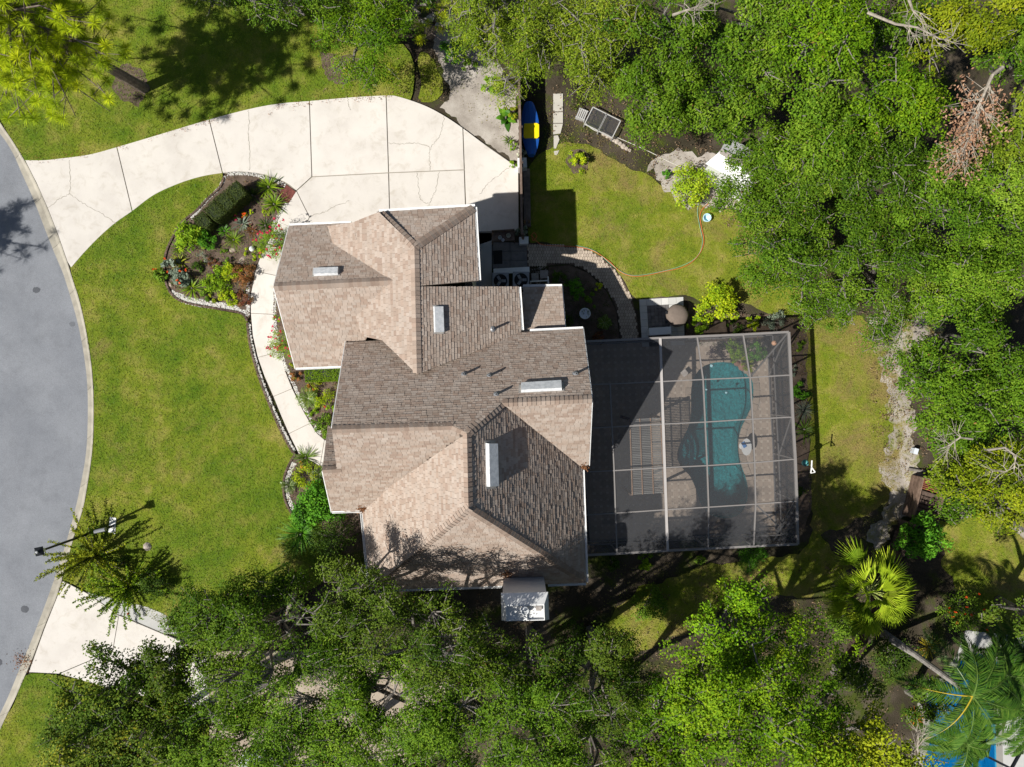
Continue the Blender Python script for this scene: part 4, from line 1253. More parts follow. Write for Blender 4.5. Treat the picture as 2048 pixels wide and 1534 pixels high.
bn = empty('bench', W(1023, 541, 0), 'long pale bench in the shade above the air conditioners', 'bench')
MB().beam(W(987, 543, .45), W(1059, 539, .45), .24, .05).build('seat', M['white'], bn)
for p in ((992, 543), (1054, 540)):
    MB().box((*W(*p, .2)[:2], .24), (.06, .2, .35)).build('leg', M['white'], bn)
for (px, py), lb in (((1001, 562), 'grey air conditioner unit nearer the garage wall'), ((1042, 560), 'grey air conditioner unit beside the white pipe frame')):
    ac = empty('air_conditioner', W(px, py, 0), lb, 'air conditioner', 'air conditioners'); c = W(px, py, .8)
    MB().box((c.x, c.y, .43), (.72, .72, .8)).build('casing', M['greymetal'], ac)
    MB().lathe((c.x, c.y, .825), [(.30, 0), (.30, .02), (.27, .025)], 20, (.08,) * 3).build('fan_opening', M['darkmetal'], ac)
    f = MB()
    for k in range(3):
        a = k * 2.094; f.beam((c.x, c.y, .86), (c.x + .24 * math.cos(a), c.y + .24 * math.sin(a), .86), .12, .01)
    f.build('fan', M['greymetal'], ac)
    g_ = MB()
    for k in range(1, 5): g_.tube([(c.x + .07 * k * math.cos(a), c.y + .07 * k * math.sin(a), .885) for a in np.linspace(0, 2 * math.pi, 21)], .004, 4, caps=False)
    g_.build('grille', M['darkmetal'], ac)
pf = empty('pipe_frame', W(1080, 565, 0), 'white plastic pipe frame beside the air conditioner', 'pipe frame')
for a, b in ((W(1060, 563, .5), W(1096, 561, .5)), (W(1096, 553, .5), W(1097, 572, .5))): MB().tube([a, b], .03, 8).build('pipe', M['white'], pf)
for p in ((1062, 563), (1096, 562)):
    c = W(*p, .5); MB().tube([(c.x, c.y, 0), (c.x, c.y, .5)], .028, 8).build('leg', M['white'], pf)
for px, py, sz, rz, lb in ((1070, 554, .32, .05, 'square stepping stone left of its twin by the pipe frame'), (1088, 549, .36, .02, 'square stepping stone right of its twin by the pipe frame')):
    c = W(px, py); tag(MB().box((c.x, c.y, .05), (sz, sz, .07), rz, (.9,) * 3).build('stepping_stone', M['stone']), lb, 'paving stone')
pebbles('river_stones', [[(1065, 543), (1080, 541), (1095, 537)], [(1062, 560), (1085, 562)]], .35, 220, .02, 'grey river stones between the bench and the shade bed', 46, M['stone'], (1, 1, 1))
# trolley with pots and the white planter
tl = empty('potting_bench', W(1006, 472, 0), 'dark potting bench in the shade at the end of the driveway', 'potting bench')
a, b = W(984, 474, .8), W(1029, 471, .8)
MB().beam(a, b, .42, .035).build('top', M['wood'], tl)
MB().beam(a + Vector((0, .2, .2)), b + Vector((0, .2, .2)), .03, .36).build('back', M['wood'], tl)
for p in (a, b):
    for dy in (.17, -.17): MB().box((p.x, p.y + dy, .39), (.05, .05, .77)).build('leg', M['wood'], tl)
for px, py, s, t, lb in ((1000, 476, .09, (.55, .55, .5), 'grey pot at the left on the potting bench'), (1006, 481, .07, (.7, .7, .7), 'pale cup at the front of the potting bench'), (1017, 472, .1, (.5, .48, .35), 'olive bowl in the middle of the potting bench')):
    c = W(px, py, .85); tag(MB().lathe((c.x, c.y, .82), [(s * .7, 0), (s, .14), (s * .85, .14), (s * .6, .03)], 12, t).build('pot', M['plastic']), lb, 'pot')
pl_ = W(1047, 480, .45)
tag(MB().prism(pxy([(1038, 474), (1057, 473), (1057, 487), (1039, 488)], .45), 0, .45).build('planter_box', M['white']), 'white square planter box at the driveway corner of the fence', 'planter')
tag(MB().lathe((*W(1170, 627, .4)[:2], .02), [(.16, 0), (.2, .3), (.25, .4), (.22, .4), (.18, .3)], 18, (.8, .82, .85)).build('round_planter', M['plastic']), 'round pale planter bowl in the shaded bed', 'planter')
# paved grill corner
gc = empty('grill_patio', (0, 0, 0)); gc['kind'] = 'structure'
OC = [(1278, 599), (1366, 594), (1369, 690), (1284, 694)]; IC = [(1291, 614), (1333, 611), (1336, 690), (1295, 692)]
def q4(c, u, v):
    a = np.array(c[0]) * (1 - u) + np.array(c[1]) * u; b = np.array(c[3]) * (1 - u) + np.array(c[2]) * u
    return tuple(a * (1 - v) + b * v)
nx, ny = 6, 7
for i in range(nx):
    for j in range(ny):
        cell = [q4(OC, i / nx, j / ny), q4(OC, (i + 1) / nx, j / ny), q4(OC, (i + 1) / nx, (j + 1) / ny), q4(OC, i / nx, (j + 1) / ny)]
        inner = 1 <= i <= 3 and j >= 1
        v = random.uniform(.92, 1.06)
        if inner:
            for a in range(2):
                for b in range(2):
                    sub = [q4(cell, a / 2, b / 2), q4(cell, (a + 1) / 2, b / 2), q4(cell, (a + 1) / 2, (b + 1) / 2), q4(cell, a / 2, (b + 1) / 2)]
                    v = random.uniform(.7, 1.25)
                    MB().prism(inset(pxy(sub), .005), 0, .05, (v,) * 3).build('dark_paver', M['darkpaver'], gc)
        else:
            MB().prism(inset(pxy(cell), .005), 0, .065, (v * 1.25,) * 3).build('border_slab', M['greyconcrete'], gc)
gr = empty('covered_grill', W(1357, 628, 0), 'round grill under a tan canvas cover on the paved corner', 'grill')
c = W(1357, 630, .9)
pr = [(.36, 0), (.42, .2), (.48, .45), (.50, .6), (.43, .70), (.24, .77), (.03, .79)]
gm = MB(); gm.lathe((c.x, c.y, .06), pr, 22)
for i, p in enumerate(gm.v):   # cloth folds
    a = math.atan2(p[1] - c.y, p[0] - c.x); f = 1 + .05 * math.sin(a * 7 + 1) * (1.1 - p[2])
    gm.v[i] = (c.x + (p[0] - c.x) * f, c.y + (p[1] - c.y) * f, p[2])
gm.build('cover', M['cloth'], gr, smooth=True)
for dy in (.12, -.3): MB().box((c.x - .5, c.y + dy, .75), (.1, .12, .06)).build('handle', M['darkmetal'], gr)
bx_ = empty('storage_box', W(1321, 661, 0), 'long white ribbed storage box on the paved corner', 'storage box')
c4b = [W(1298, 656, .7), W(1342, 653, .7), W(1343, 668, .7), W(1299, 671, .7)]
MB().prism([(p.x, p.y) for p in inset([(p.x, p.y) for p in c4b], .03) and [Vector((*q, 0)) for q in inset([(p.x, p.y) for p in c4b], .03)]], .06, .62).build('body', M['white'], bx_)
MB().prism([(p.x, p.y) for p in c4b], .62, .69).build('lid', M['white'], bx_)
for i in range(9):
    u = (i + .5) / 9; a = c4b[0].lerp(c4b[1], u); b = c4b[3].lerp(c4b[2], u)
    MB().beam((a.x, a.y - .03, .695), (b.x, b.y + .03, .695), .05, .015).build('rib', M['white'], bx_)
# garden hoses
def hose(name, pts, col, label, r=.014, z=.075):
    L = [W(p[0], p[1], 0) + Vector((0, 0, z)) for p in smooth_line(pts, 6)]
    tag(MB().tube(L, r, 6, col).build(name, M['plastic'], smooth=True), label, 'hose')
hose('garden_hose', [(1062, 472), (1068, 466), (1073, 474), (1066, 482), (1064, 472), (1072, 482), (1090, 491), (1150, 494), (1185, 502), (1215, 521), (1245, 547), (1280, 553), (1330, 543), (1370, 533), (1395, 512), (1407, 485), (1402, 455), (1399, 432), (1405, 418), (1416, 408)], (0.6, .16, .05), 'orange garden hose snaking across the back lawn', .016)
hose('garden_hose', [(1150, 491), (1190, 503), (1230, 536), (1262, 551), (1310, 546), (1360, 533), (1392, 515), (1404, 486), (1398, 450), (1394, 425), (1398, 408), (1412, 402)], (.25, .45, .3), 'thin green hose running beside the orange one', .012)
hose('garden_hose', [(1170, 235), (1172, 248), (1190, 262), (1215, 268), (1290, 300), (1340, 325), (1375, 340)], (.65, .62, .55), 'pale hose curling from the crate towards the shed', .014, .05)
c = W(1412, 437, .1)
tag(MB().lathe((c.x, c.y, .04), [(.14, 0), (.17, .2), (.19, .25), (.16, .25), (.13, .05)], 12, (.55, .8, .9)).build('bucket', M['plastic']), 'pale blue bucket at the end of the orange hose', 'bucket')

# ------------------------------------------------------------------ FENCE, BOAT, STEPPING SLABS
fn = empty('wood_fence', W(1040, 330, 0), 'dark weathered plank fence between driveway and back lawn', 'fence')
a, b = W(1037, 110, 1.4), W(1044, 468, 1.4); a.z = b.z = 0
NPL = 52
for i in range(NPL):
    p = a.lerp(b, (i + .5) / NPL); hgt = 1.38 + random.uniform(-.02, .02); v = random.uniform(.7, 1.3)
    MB().box((p.x + random.uniform(-.005, .005), p.y, hgt / 2), (.022, (b - a).length / NPL * .95, hgt), .02, (v, v * .97, v * .95)).build('plank', M['wood'], fn)
for z in (.35, 1.15): MB().beam(a + Vector((.035, 0, z)), b + Vector((.035, 0, z)), .04, .09).build('rail', M['wood'], fn)
MB().beam(a + Vector((0, 0, 1.42)), b + Vector((0, 0, 1.42)), .1, .03).build('cap_rail', M['wood'], fn)
for i in range(6):
    p = a.lerp(b, i / 5); MB().box((p.x + .06, p.y, .7), (.09, .09, 1.4)).build('post', M['wood'], fn)
lw = empty('block_edge', W(1053, 400, 0), 'low dark block wall along the foot of the plank fence', 'block wall')
for i in range(7):
    p = W(1053, 338, .3).lerp(W(1055, 452, .3), (i + .5) / 7); v = random.uniform(.8, 1.15)
    MB().box((p.x, p.y, .18), (.3, .36, .36), .02, (v * .6, v * .52, v * .48)).build('block', M['stone'], lw)
ky = empty('kayak', W(1061, 262, 0), 'blue plastic boat with a yellow square hatch against the fence', 'boat')
cA, cB = W(1058, 205, .5), W(1063, 310, .5)
mb = MB(); ring = []
for i in range(13):
    t = i / 12; p = cA.lerp(cB, t); w = .40 * (math.sin(math.pi * (0.06 + .88 * t)) ** .55)
    ring.append([(p.x + w * x, p.y, .18 + zz) for x, zz in ((-.5, 0), (-.95, .22), (-1, .38), (-.6, .44), (0, .47), (.6, .44), (1, .38), (.95, .22), (.5, 0))])
for r0, r1 in zip(ring, ring[1:]):
    for k in range(8): mb.poly([r0[k], r0[k + 1], r1[k + 1], r1[k]], (.02, .12, .50))
    mb.poly([r0[8], r0[0], r1[0], r1[8]], (.02, .12, .50))
mb.poly(ring[0], (.02, .12, .5)); mb.poly(ring[-1][::-1], (.02, .12, .5))
mb.build('hull', M['plastic'], ky, smooth=True)
hp = [(1048, 247), (1074, 246), (1078, 249), (1078, 273), (1075, 276), (1050, 276), (1047, 273)]
MB().prism([tuple(W(p[0], p[1], .7)[:2]) for p in hp], .56, .70, (.85, .68, .01)).build('hatch', M['plastic'], ky)
for t in (.2, .8):
    p = cA.lerp(cB, t); MB().box((p.x, p.y, .09), (.6, .08, .18)).build('cradle', M['wood'], ky)
for i, p in enumerate(([(1106, 188), (1126, 188), (1126, 224), (1106, 224)], [(1106, 225), (1126, 225), (1126, 247), (1106, 247)], [(1106, 248), (1126, 248), (1121, 268), (1106, 270)], [(1107, 272), (1116, 271), (1119, 280), (1112, 298), (1107, 298)], [(1107, 303), (1119, 301), (1114, 311), (1109, 311)])):
    o = MB().prism(inset(pxy(p), .008), 0, .06, (1.05, 1.0, .92)).build('stepping_slab', M['greyconcrete'])
    tag(o, ['long concrete slab half under the willow at the boat', 'square concrete slab second from the willow', 'concrete slab with a cut corner beside the yellow hatch', 'narrow broken slab below the cut one', 'small triangular slab at the end of the row'][i], 'paving slab', 'slabs beside the boat')
# crate and cold frames by the trees
cr = empty('crate', W(1164, 228, 0), 'white slatted crate with pots at the edge of the trees', 'crate')
c = W(1164, 228, .3)
for i in range(5):
    MB().box((c.x + (i - 2) * .085 * math.cos(-.4), c.y + (i - 2) * .085 * math.sin(-.4), .3), (.05, .46, .03), -.4).build('slat', M['greyconcrete'], cr)
for s in (-1, 1): MB().box((c.x - s * .2 * math.sin(-.4), c.y + s * .2 * math.cos(-.4), .16), (.44, .03, .3), -.4).build('side', M['greyconcrete'], cr)
for (px, py), lb in (((1191, 238), 'white framed mesh cold frame next to the crate'), ((1219, 252), 'white framed mesh cold frame farther from the crate')):
    cf = empty('cold_frame', W(px, py, 0), lb, 'cold frame', 'cold frames'); c = W(px, py, .4); rz = -.46
    ax = Vector((math.cos(rz), math.sin(rz), 0)); ay = Vector((-math.sin(rz), math.cos(rz), 0))
    hw, hh = .34, .42
    cn = [c + ax * (sx * hw) + ay * (sy * hh) for sx, sy in ((-1, -1), (1, -1), (1, 1), (-1, 1))]
    for i in range(4): MB().beam(cn[i], cn[(i + 1) % 4], .04, .04).build('rail', M['greyconcrete'], cf)
    MB().poly([p + Vector((0, 0, .01)) for p in cn]).build('mesh', M['screen'], cf)
    for p in cn: MB().box((p.x, p.y, .2), (.035, .035, .38)).build('leg', M['greyconcrete'], cf)
for i in range(9):
    p = W(1208 + i * 6.4, 268 + i * 4.2 + random.uniform(-1.5, 1.5)); s = random.uniform(.08, .14)
    o = MB().lathe((p.x, p.y, .01), [(s * .8, 0), (s, .06), (s * .5, .12)], 7, (1.2, 1.15, 1.05), rz=i).build('edging_stone', M['stone'])
    tag(o, ['first', 'second', 'third', 'fourth', 'fifth', 'sixth', 'seventh', 'eighth', 'ninth'][i] + ' pale edging stone from the crate, in the row below the cold frames', 'stone', 'edging stones below the cold frames')
# white garden shed under the oaks
shd = empty('garden_shed', W(1480, 330, 0), 'white roofed garden shed under the oak branches', 'shed')
A = W(1411, 327, 2.1); Bp = W(1524, 390, 2.1); Rr = W(1441, 302, 2.75); R2 = W(1552, 364, 2.75); Cc = W(1455, 272, 2.1); Dd = W(1566, 334, 2.1)
def slab3(name, pts, mat, t=(1, 1, 1)):
    m_ = MB(); n = (pts[1] - pts[0]).cross(pts[2] - pts[1]).normalized()
    if n.z < 0: pts = pts[::-1]
    k = len(pts); lo = [p - Vector((0, 0, .05)) for p in pts]
    m_.faces(pts + lo, [tuple(range(k)), tuple(range(k, 2 * k))[::-1]] + [(i, i + k, (i + 1) % k + k, (i + 1) % k) for i in range(k)], t)
    return m_.build(name, mat, shd)
slab3('roof_slope', [A, Bp, R2, Rr], M['white']); slab3('roof_slope', [Rr, R2, Dd, Cc], M['white'])
wl = MB(); base = [A.lerp(Dd, .06), Bp.lerp(Cc, .06), Dd.lerp(A, .06), Cc.lerp(Bp, .06)]
wl.prism([(p.x, p.y) for p in base], 0, 2.02); wl.build('wall', M['white'], shd)
slab3('ridge_cap', [Rr + Vector((0, 0, .02)) + Vector((.05, .09, 0)), R2 + Vector((0, 0, .02)) + Vector((.05, .09, 0)), R2 + Vector((-.05, -.09, .02)), Rr + Vector((-.05, -.09, .02))], M['stone'])
# ------------------------------------------------------------------ LAMP POST, LETTER BOX, FEEDER POLE
lp = empty('lamp_post', W(198, 1058, 0), 'tall black lamp post with square lantern leaning over the road edge', 'street lamp')
b0 = W(198, 1058, 0); hL = 0.113 * CAMH
b0 = Vector((W(75, 1104, hL).x, W(75, 1104, hL).y, 0))
MB().tube([b0, b0 + Vector((0, 0, hL - .35))], [.055, .045], 10).build('pole', M['darkmetal'], lp)
MB().lathe(b0, [(.16, 0), (.15, .12), (.08, .3), (.06, .5)], 12).build('base', M['darkmetal'], lp)
hm = MB(); z0 = hL - .38
def sq(r, z): return [(b0.x + r * math.cos(a + .2), b0.y + r * math.sin(a + .2), z) for a in (math.pi / 4, 3 * math.pi / 4, 5 * math.pi / 4, 7 * math.pi / 4)]
hm.faces(sq(.10, z0) + sq(.15, z0 + .26), [(0, 1, 5, 4), (1, 2, 6, 5), (2, 3, 7, 6), (3, 0, 4, 7), (0, 3, 2, 1)])
hm.build('glass_box', M['ventmetal'], lp)
hm = MB(); hm.faces(sq(.245, z0 + .26) + sq(.245, z0 + .285) + sq(.06, z0 + .40), [(0, 3, 2, 1), (0, 1, 5, 4), (1, 2, 6, 5), (2, 3, 7, 6), (3, 0, 4, 7), (4, 5, 9, 8), (5, 6, 10, 9), (6, 7, 11, 10), (7, 4, 8, 11), (8, 9, 10, 11)])
hd = hm.build('lantern_roof', M['darkmetal'], lp)
MB().lathe((b0.x, b0.y, z0 + .40), [(.04, 0), (.05, .03), (.015, .07)], 8).build('finial', M['ventmetal'], lp)
mbx = empty('letter_box', W(199, 1061, 0), 'grey dome letter box on a post beside the lamp post', 'mailbox')
c = W(200, 1061, 1.1); a1 = Vector((.97, .22, 0)); s1 = Vector((-.22, .97, 0))
mm = MB(); r0 = [(-.085, 0), (.085, 0), (.085, .10), (.06, .16), (0, .185), (-.06, .16), (-.085, .10)]
e = [[c + a1 * t + s1 * x + Vector((0, 0, z - .1)) for x, z in r0] for t in (-.24, .24)]
for i in range(7): mm.poly([e[0][i], e[0][(i + 1) % 7], e[1][(i + 1) % 7], e[1][i]])
mm.poly(e[0][::-1]); mm.poly(e[1]); mm.build('box', M['greymetal'], mbx)
MB().box((c.x, c.y, .5), (.09, .09, 1.0)).build('post', M['darkmetal'], mbx)
tag(MB().prism(pxy([(220, 1034), (232, 1036), (230, 1068), (216, 1064)], .12), 0, .12).build('utility_cover', M['white']), 'white rectangular utility cover in the turf under the lamp shadow', 'utility cover')
fp_ = empty('feeder_pole', W(1578, 922, 0), 'white garden pole with a forked top right of the pool cage', 'bird feeder')
c = W(1625, 935, 2.45); c0 = Vector((c.x, c.y, 0))
MB().tube([c0, c0 + Vector((0, 0, 2.4))], .018, 6).build('pole', M['darkmetal'], fp_)
MB().beam(c0 + Vector((-.02, .02, 2.4)), c0 + Vector((-.03, .30, 2.46)), .05, .02).build('fork', M['white'], fp_)
MB().beam(c0 + Vector((-.02, .0, 2.4)), c0 + Vector((.12, -.2, 2.42)), .05, .02).build('fork', M['white'], fp_)
MB().beam(c0 + Vector((-.02, .0, 2.4)), c0 + Vector((-.06, -.24, 2.42)), .05, .02).build('fork', M['white'], fp_)
MB().beam(c0 + Vector((.12, -.2, 2.42)), c0 + Vector((-.06, -.24, 2.42)), .03, .02).build('fork', M['white'], fp_)
d = W(1611, 926, 1.55)
MB().lathe((d.x, d.y, 1.38), [(.03, 0), (.12, .06), (.155, .15), (.12, .25), (.04, .3)], 14, (.12, .42, .42)).build('globe', M['plastic'], fp_, smooth=True)
MB().tube([(d.x, d.y, 1.66), (d.x, d.y, 1.75), (c.x, c.y, 1.8)], .012, 5).build('hanger', M['darkmetal'], fp_)
# ------------------------------------------------------------------ WOODEN YARD FENCE AND COMPOST BIN
yf = empty('yard_fence', W(1820, 1110, 0), 'old plank fence running down behind the sandy bank', 'fence')
line = [W(p[0], p[1], 1.2) for p in ((1828, 1050), (1812, 1100), (1800, 1128), (1770, 1215), (1738, 1275), (1715, 1330))]
for i, (a, b) in enumerate(zip(line, line[1:])):
    a = Vector((a.x, a.y, 0)); b = Vector((b.x, b.y, 0)); L = (b - a).length; k = max(3, int(L / .15)); dd = (b - a) / k
    for j in range(k):
        p = a + dd * (j + .5); v = random.uniform(.35, .8); hgt = 1.2 + random.uniform(-.05, .05); rz = math.atan2(dd.y, dd.x)  # low plank tints put the shade of the trees into the wood colour
        MB().box((p.x, p.y, hgt / 2), (dd.length * .88, .022, hgt), rz, (v, v * .95, v * .92)).build('plank', M['wood'], yf)
    MB().beam(a + Vector((.04, .02, 1.0)), b + Vector((.04, .02, 1.0)), .05, .1, (1.7, 1.75, 1.85)).build('rail', M['wood'], yf)
    MB().box((a.x, a.y, .65), (.1, .1, 1.3)).build('post', M['wood'], yf)
cb = empty('compost_bin', W(1860, 1005, 0), 'dark open wooden bin with reddish bars by the yard fence', 'compost bin')
q = [W(1846, 955, .9), W(1892, 968, .9), W(1872, 1052, .9), W(1826, 1035, .9)]
for i in range(4):
    a, b = q[i], q[(i + 1) % 4]
    for z in (.15, .4, .65, .9):
        MB().beam((a.x, a.y, z), (b.x, b.y, z), .04, .2, (1.3, 1.25, 1.2) if z > .8 else (.9, .85, .8)).build('board', M['wood'], cb)
for i in range(6):
    t = .03 + i * .045; a = q[0].lerp(q[3], t); b = q[1].lerp(q[2], t).lerp(a, .35)
    MB().beam((a.x, a.y, 1.02), (b.x, b.y, 1.02), .035, .03).build('bar', M['redwood'], cb)
for i in range(6):
    t = .36 + i * .1; a = q[0].lerp(q[3], t); b = q[1].lerp(q[2], t); v = random.uniform(.6, 1.1)
    MB().beam((a.x, a.y, .62), (b.x, b.y, .62), .22, .02, (v, v, v)).build('lid_board', M['wood'], cb)
rk_ = empty('red_rack', W(1880, 900, 0), 'small rack of red bars under the dead branches', 'rack')
for i in range(5):
    p = W(1874 + i * .5, 887 + i * 3.6, .8); MB().beam(p, p + Vector((.3, -.04, 0)), .03, .03).build('bar', M['redwood'], rk_)
for dx in (0, .28):
    for (py) in (887, 902):
        p = W(1874, py, .8); MB().box((p.x + dx, p.y, .4), (.04, .04, .8)).build('leg', M['wood'], rk_)
c = W(1829, 902, .2)
bkt = empty('grey_bin', (c.x, c.y, 0), 'small pale grey bin standing in shade at the sandy bank', 'bin')
MB().box((c.x, c.y, .16), (.16, .24, .32), -.3, (.55, .6, .65)).build('body', M['plastic'], bkt)
MB().box((c.x, c.y, .33), (.18, .26, .02), -.3, (.65, .7, .75)).build('lid', M['plastic'], bkt)
lg = W(1835, 941, .15); tag(MB().tube([W(1818, 938, .12), W(1850, 943, .12)], [.07, .06], 8).build('fallen_log', M['bark']), 'short pale log lying beside the compost bin', 'log')
# ------------------------------------------------------------------ NEIGHBOUR'S POOL, CAGE AND CAR
npool = empty('neighbour_pool', (*NP[0], 0), "blue swimming pool of the neighbour behind the palm fronds", 'swimming pool')
if area2(NP) < 0: NP = NP[::-1]
V, F = fill2d(NP); n = len(NP)
mb = MB(); mb.faces([(x, y, -.9) for x, y in V], F)
mb.faces([(x, y, -.9) for x, y in NP] + [(x, y, .05) for x, y in NP], [((j + 1) % n, j, j + n, (j + 1) % n + n) for j in range(n)])
mb.build('basin', M['plaster2'], npool)
MB().faces([(x, y, -.06) for x, y in V], F).build('water', M['water2'], npool)
nring = [((NP[i]), inset(NP, -.3)[i]) for i in range(n)]
mb = MB()
for i in range(n):
    a, b = nring[i]; c, d = nring[(i + 1) % n]
    mb.faces([(*a, .05), (*c, .05), (*d, .05), (*b, .05), (*b, 0), (*d, 0)], [(0, 3, 2, 1), (3, 4, 5, 2)], (.6, .58, .55))
mb.build('coping', M['greyconcrete'], npool)
ndk = inset(NP, -.3)
for nm, pts in (('neighbour_deck', [(1930, 1260), (2120, 1280), (2120, 1335), (2012, 1338), (1995, 1312), (1938, 1298), (1912, 1310)]), ('neighbour_deck', [(2120, 1400), (2120, 1620), (1990, 1620), (2002, 1480), (2012, 1440)])):
    sheet(nm, pxy(pts), .048, M['greyconcrete'])
nc = empty('neighbour_cage', W(2000, 1500, 0), "dark bronze screen frame over the neighbour's pool", 'pool cage')
zc = 2.7
for a, b in (((1925, 1488), (2060, 1556)), ((1975, 1462), (1940, 1560)), ((2060, 1470), (2010, 1560)), ((1975, 1462), (2060, 1500))):
    MB().beam(W(*a, zc), W(*b, zc), .08, .1).build('roof_beam', M['darkmetal'], nc)
for p in ((1925, 1488), (1975, 1462)):
    c = W(*p, zc); MB().box((c.x, c.y, zc / 2), (.07, .07, zc - .1)).build('post', M['darkmetal'], nc)
car = empty('parked_car', W(520, 1560, 0), "pale blue car nose under the oak on the neighbour's driveway", 'car')
def carloft(secs, mat, name, t):
    m_ = MB(); rings = []
    for (y, hw, z0, z1, rr) in secs:
        rings.append([W(527, 1534).to_3d() + Vector((x * hw, y, z)) for x, z in ((-1, z0), (-1, z1 - rr), (-.85, z1), (0, z1 + .04), (.85, z1), (1, z1 - rr), (1, z0))])
    for r0, r1 in zip(rings, rings[1:]):
        for k in range(6): m_.poly([r0[k], r1[k], r1[k + 1], r0[k + 1]], t)
    m_.poly(rings[0], t); m_.poly(rings[-1][::-1], t)
    return m_.build(name, mat, car, smooth=False)
carloft([(.95, .62, .35, .62, .1), (.80, .82, .25, .78, .12), (.2, .9, .22, .92, .12), (-3.0, .9, .22, .95, .12), (-3.4, .8, .3, .85, .1)], M['plastic'], 'body', (.78, .8, .82))
carloft([(.15, .78, .9, .95, .02), (-.55, .66, .9, 1.42, .08), (-2.0, .66, .9, 1.42, .08), (-2.7, .74, .9, .98, .02)], M['ventmetal'], 'cabin', (.55, .72, .85))
for sx in (-1, 1):
    for y in (.1, -2.6):
        c = W(527, 1534) + Vector((sx * .83, y, .32))
        wh = MB(); wh.tube([c - Vector((.1, 0, 0)), c + Vector((.1, 0, 0))], .32, 16); w = wh.build('wheel', M['rubber'], car)
        MB().tube([c - Vector((.105, 0, 0)), c + Vector((.105, 0, 0))], .18, 12).build('rim', M['greymetal'], w)
    c = W(527, 1534) + Vector((sx * .58, .84, .6)); MB().box(c, (.3, .1, .12)).build('headlight', M['ventmetal'], car)
# ------------------------------------------------------------------ PLANTS
def ramp3(t, cols):
    """t (N,) in 0..1 -> colours along a list"""
    t = np.clip(t, 0, 0.9999) * (len(cols) - 1); i = t.astype(int); f = (t - i)[:, None]
    c = np.array(cols, float); return c[i] * (1 - f) + c[i + 1] * f

G_OAK = [(0.030, 0.072, 0.006), (0.078, 0.150, 0.010), (0.140, 0.225, 0.017), (0.225, 0.295, 0.035)]
G_BRIGHT = [(0.05, 0.115, 0.005), (0.115, 0.215, 0.008), (0.205, 0.315, 0.012), (0.33, 0.40, 0.02)]
G_YELLOW = [(0.075, 0.11, 0.008), (0.165, 0.215, 0.010), (0.29, 0.32, 0.016), (0.40, 0.39, 0.025)]
G_WILLOW = [(0.06, 0.095, 0.008), (0.13, 0.185, 0.014), (0.215, 0.26, 0.022), (0.31, 0.31, 0.045)]
G_DARK = [(0.012, 0.030, 0.004), (0.032, 0.068, 0.007), (0.068, 0.118, 0.011), (0.12, 0.165, 0.02)]
G_PINE = [(0.09, 0.15, 0.006), (0.20, 0.28, 0.008), (0.34, 0.41, 0.010), (0.52, 0.52, 0.015)]
G_LIME = [(0.09, 0.17, 0.006), (0.20, 0.30, 0.008), (0.36, 0.41, 0.012), (0.50, 0.47, 0.02)]
G_FERN = [(0.02, 0.075, 0.006), (0.05, 0.155, 0.010), (0.095, 0.25, 0.014), (0.16, 0.33, 0.025)]
G_GREY = [(0.07, 0.10, 0.07), (0.14, 0.18, 0.13), (0.22, 0.26, 0.19), (0.32, 0.36, 0.28)]
G_RED = [(0.06, 0.02, 0.015), (0.14, 0.04, 0.025), (0.16, 0.10, 0.03), (0.28, 0.10, 0.04)]
G_PURP = [(0.012, 0.010, 0.014), (0.03, 0.02, 0.03), (0.06, 0.04, 0.05), (0.09, 0.08, 0.06)]
PINK = (0.72, 0.05, 0.13); ORANGE = (0.85, 0.13, 0.02); YEL = (0.8, 0.55, 0.02); REDF = (0.7, 0.03, 0.02)

def leaf_cloud(r, centres, rad, per, cols, L, Wd, up=0.7, flat=0.7, bias=None, outward=None):
    """leaves round clump centres"""
    K = len(centres); N = K * per
    idx = np.repeat(np.arange(K), per)
    d = r.normal(size=(N, 3)); d /= np.linalg.norm(d, axis=1, keepdims=True)
    rr = r.uniform(0, 1, (N, 1)) ** 0.45
    R = np.broadcast_to(np.asarray(rad), (K,))[idx][:, None]
    C = centres[idx] + d * rr * R * np.array([1, 1, flat])
    nr = d * 0.6 + r.normal(size=(N, 3)) * 0.45; nr[:, 2] += up
    if outward is not None: nr += outward[idx] * 0.35
    V = leaf_quads(C, nr, r.uniform(.75, 1.25, N) * L, r.uniform(.75, 1.25, N) * Wd, r)
    t = r.normal(0.44, 0.15, N) + (0 if bias is None else bias[idx])
    col = ramp3(t, cols) * r.uniform(0.85, 1.15, (N, 1))
    return V, col

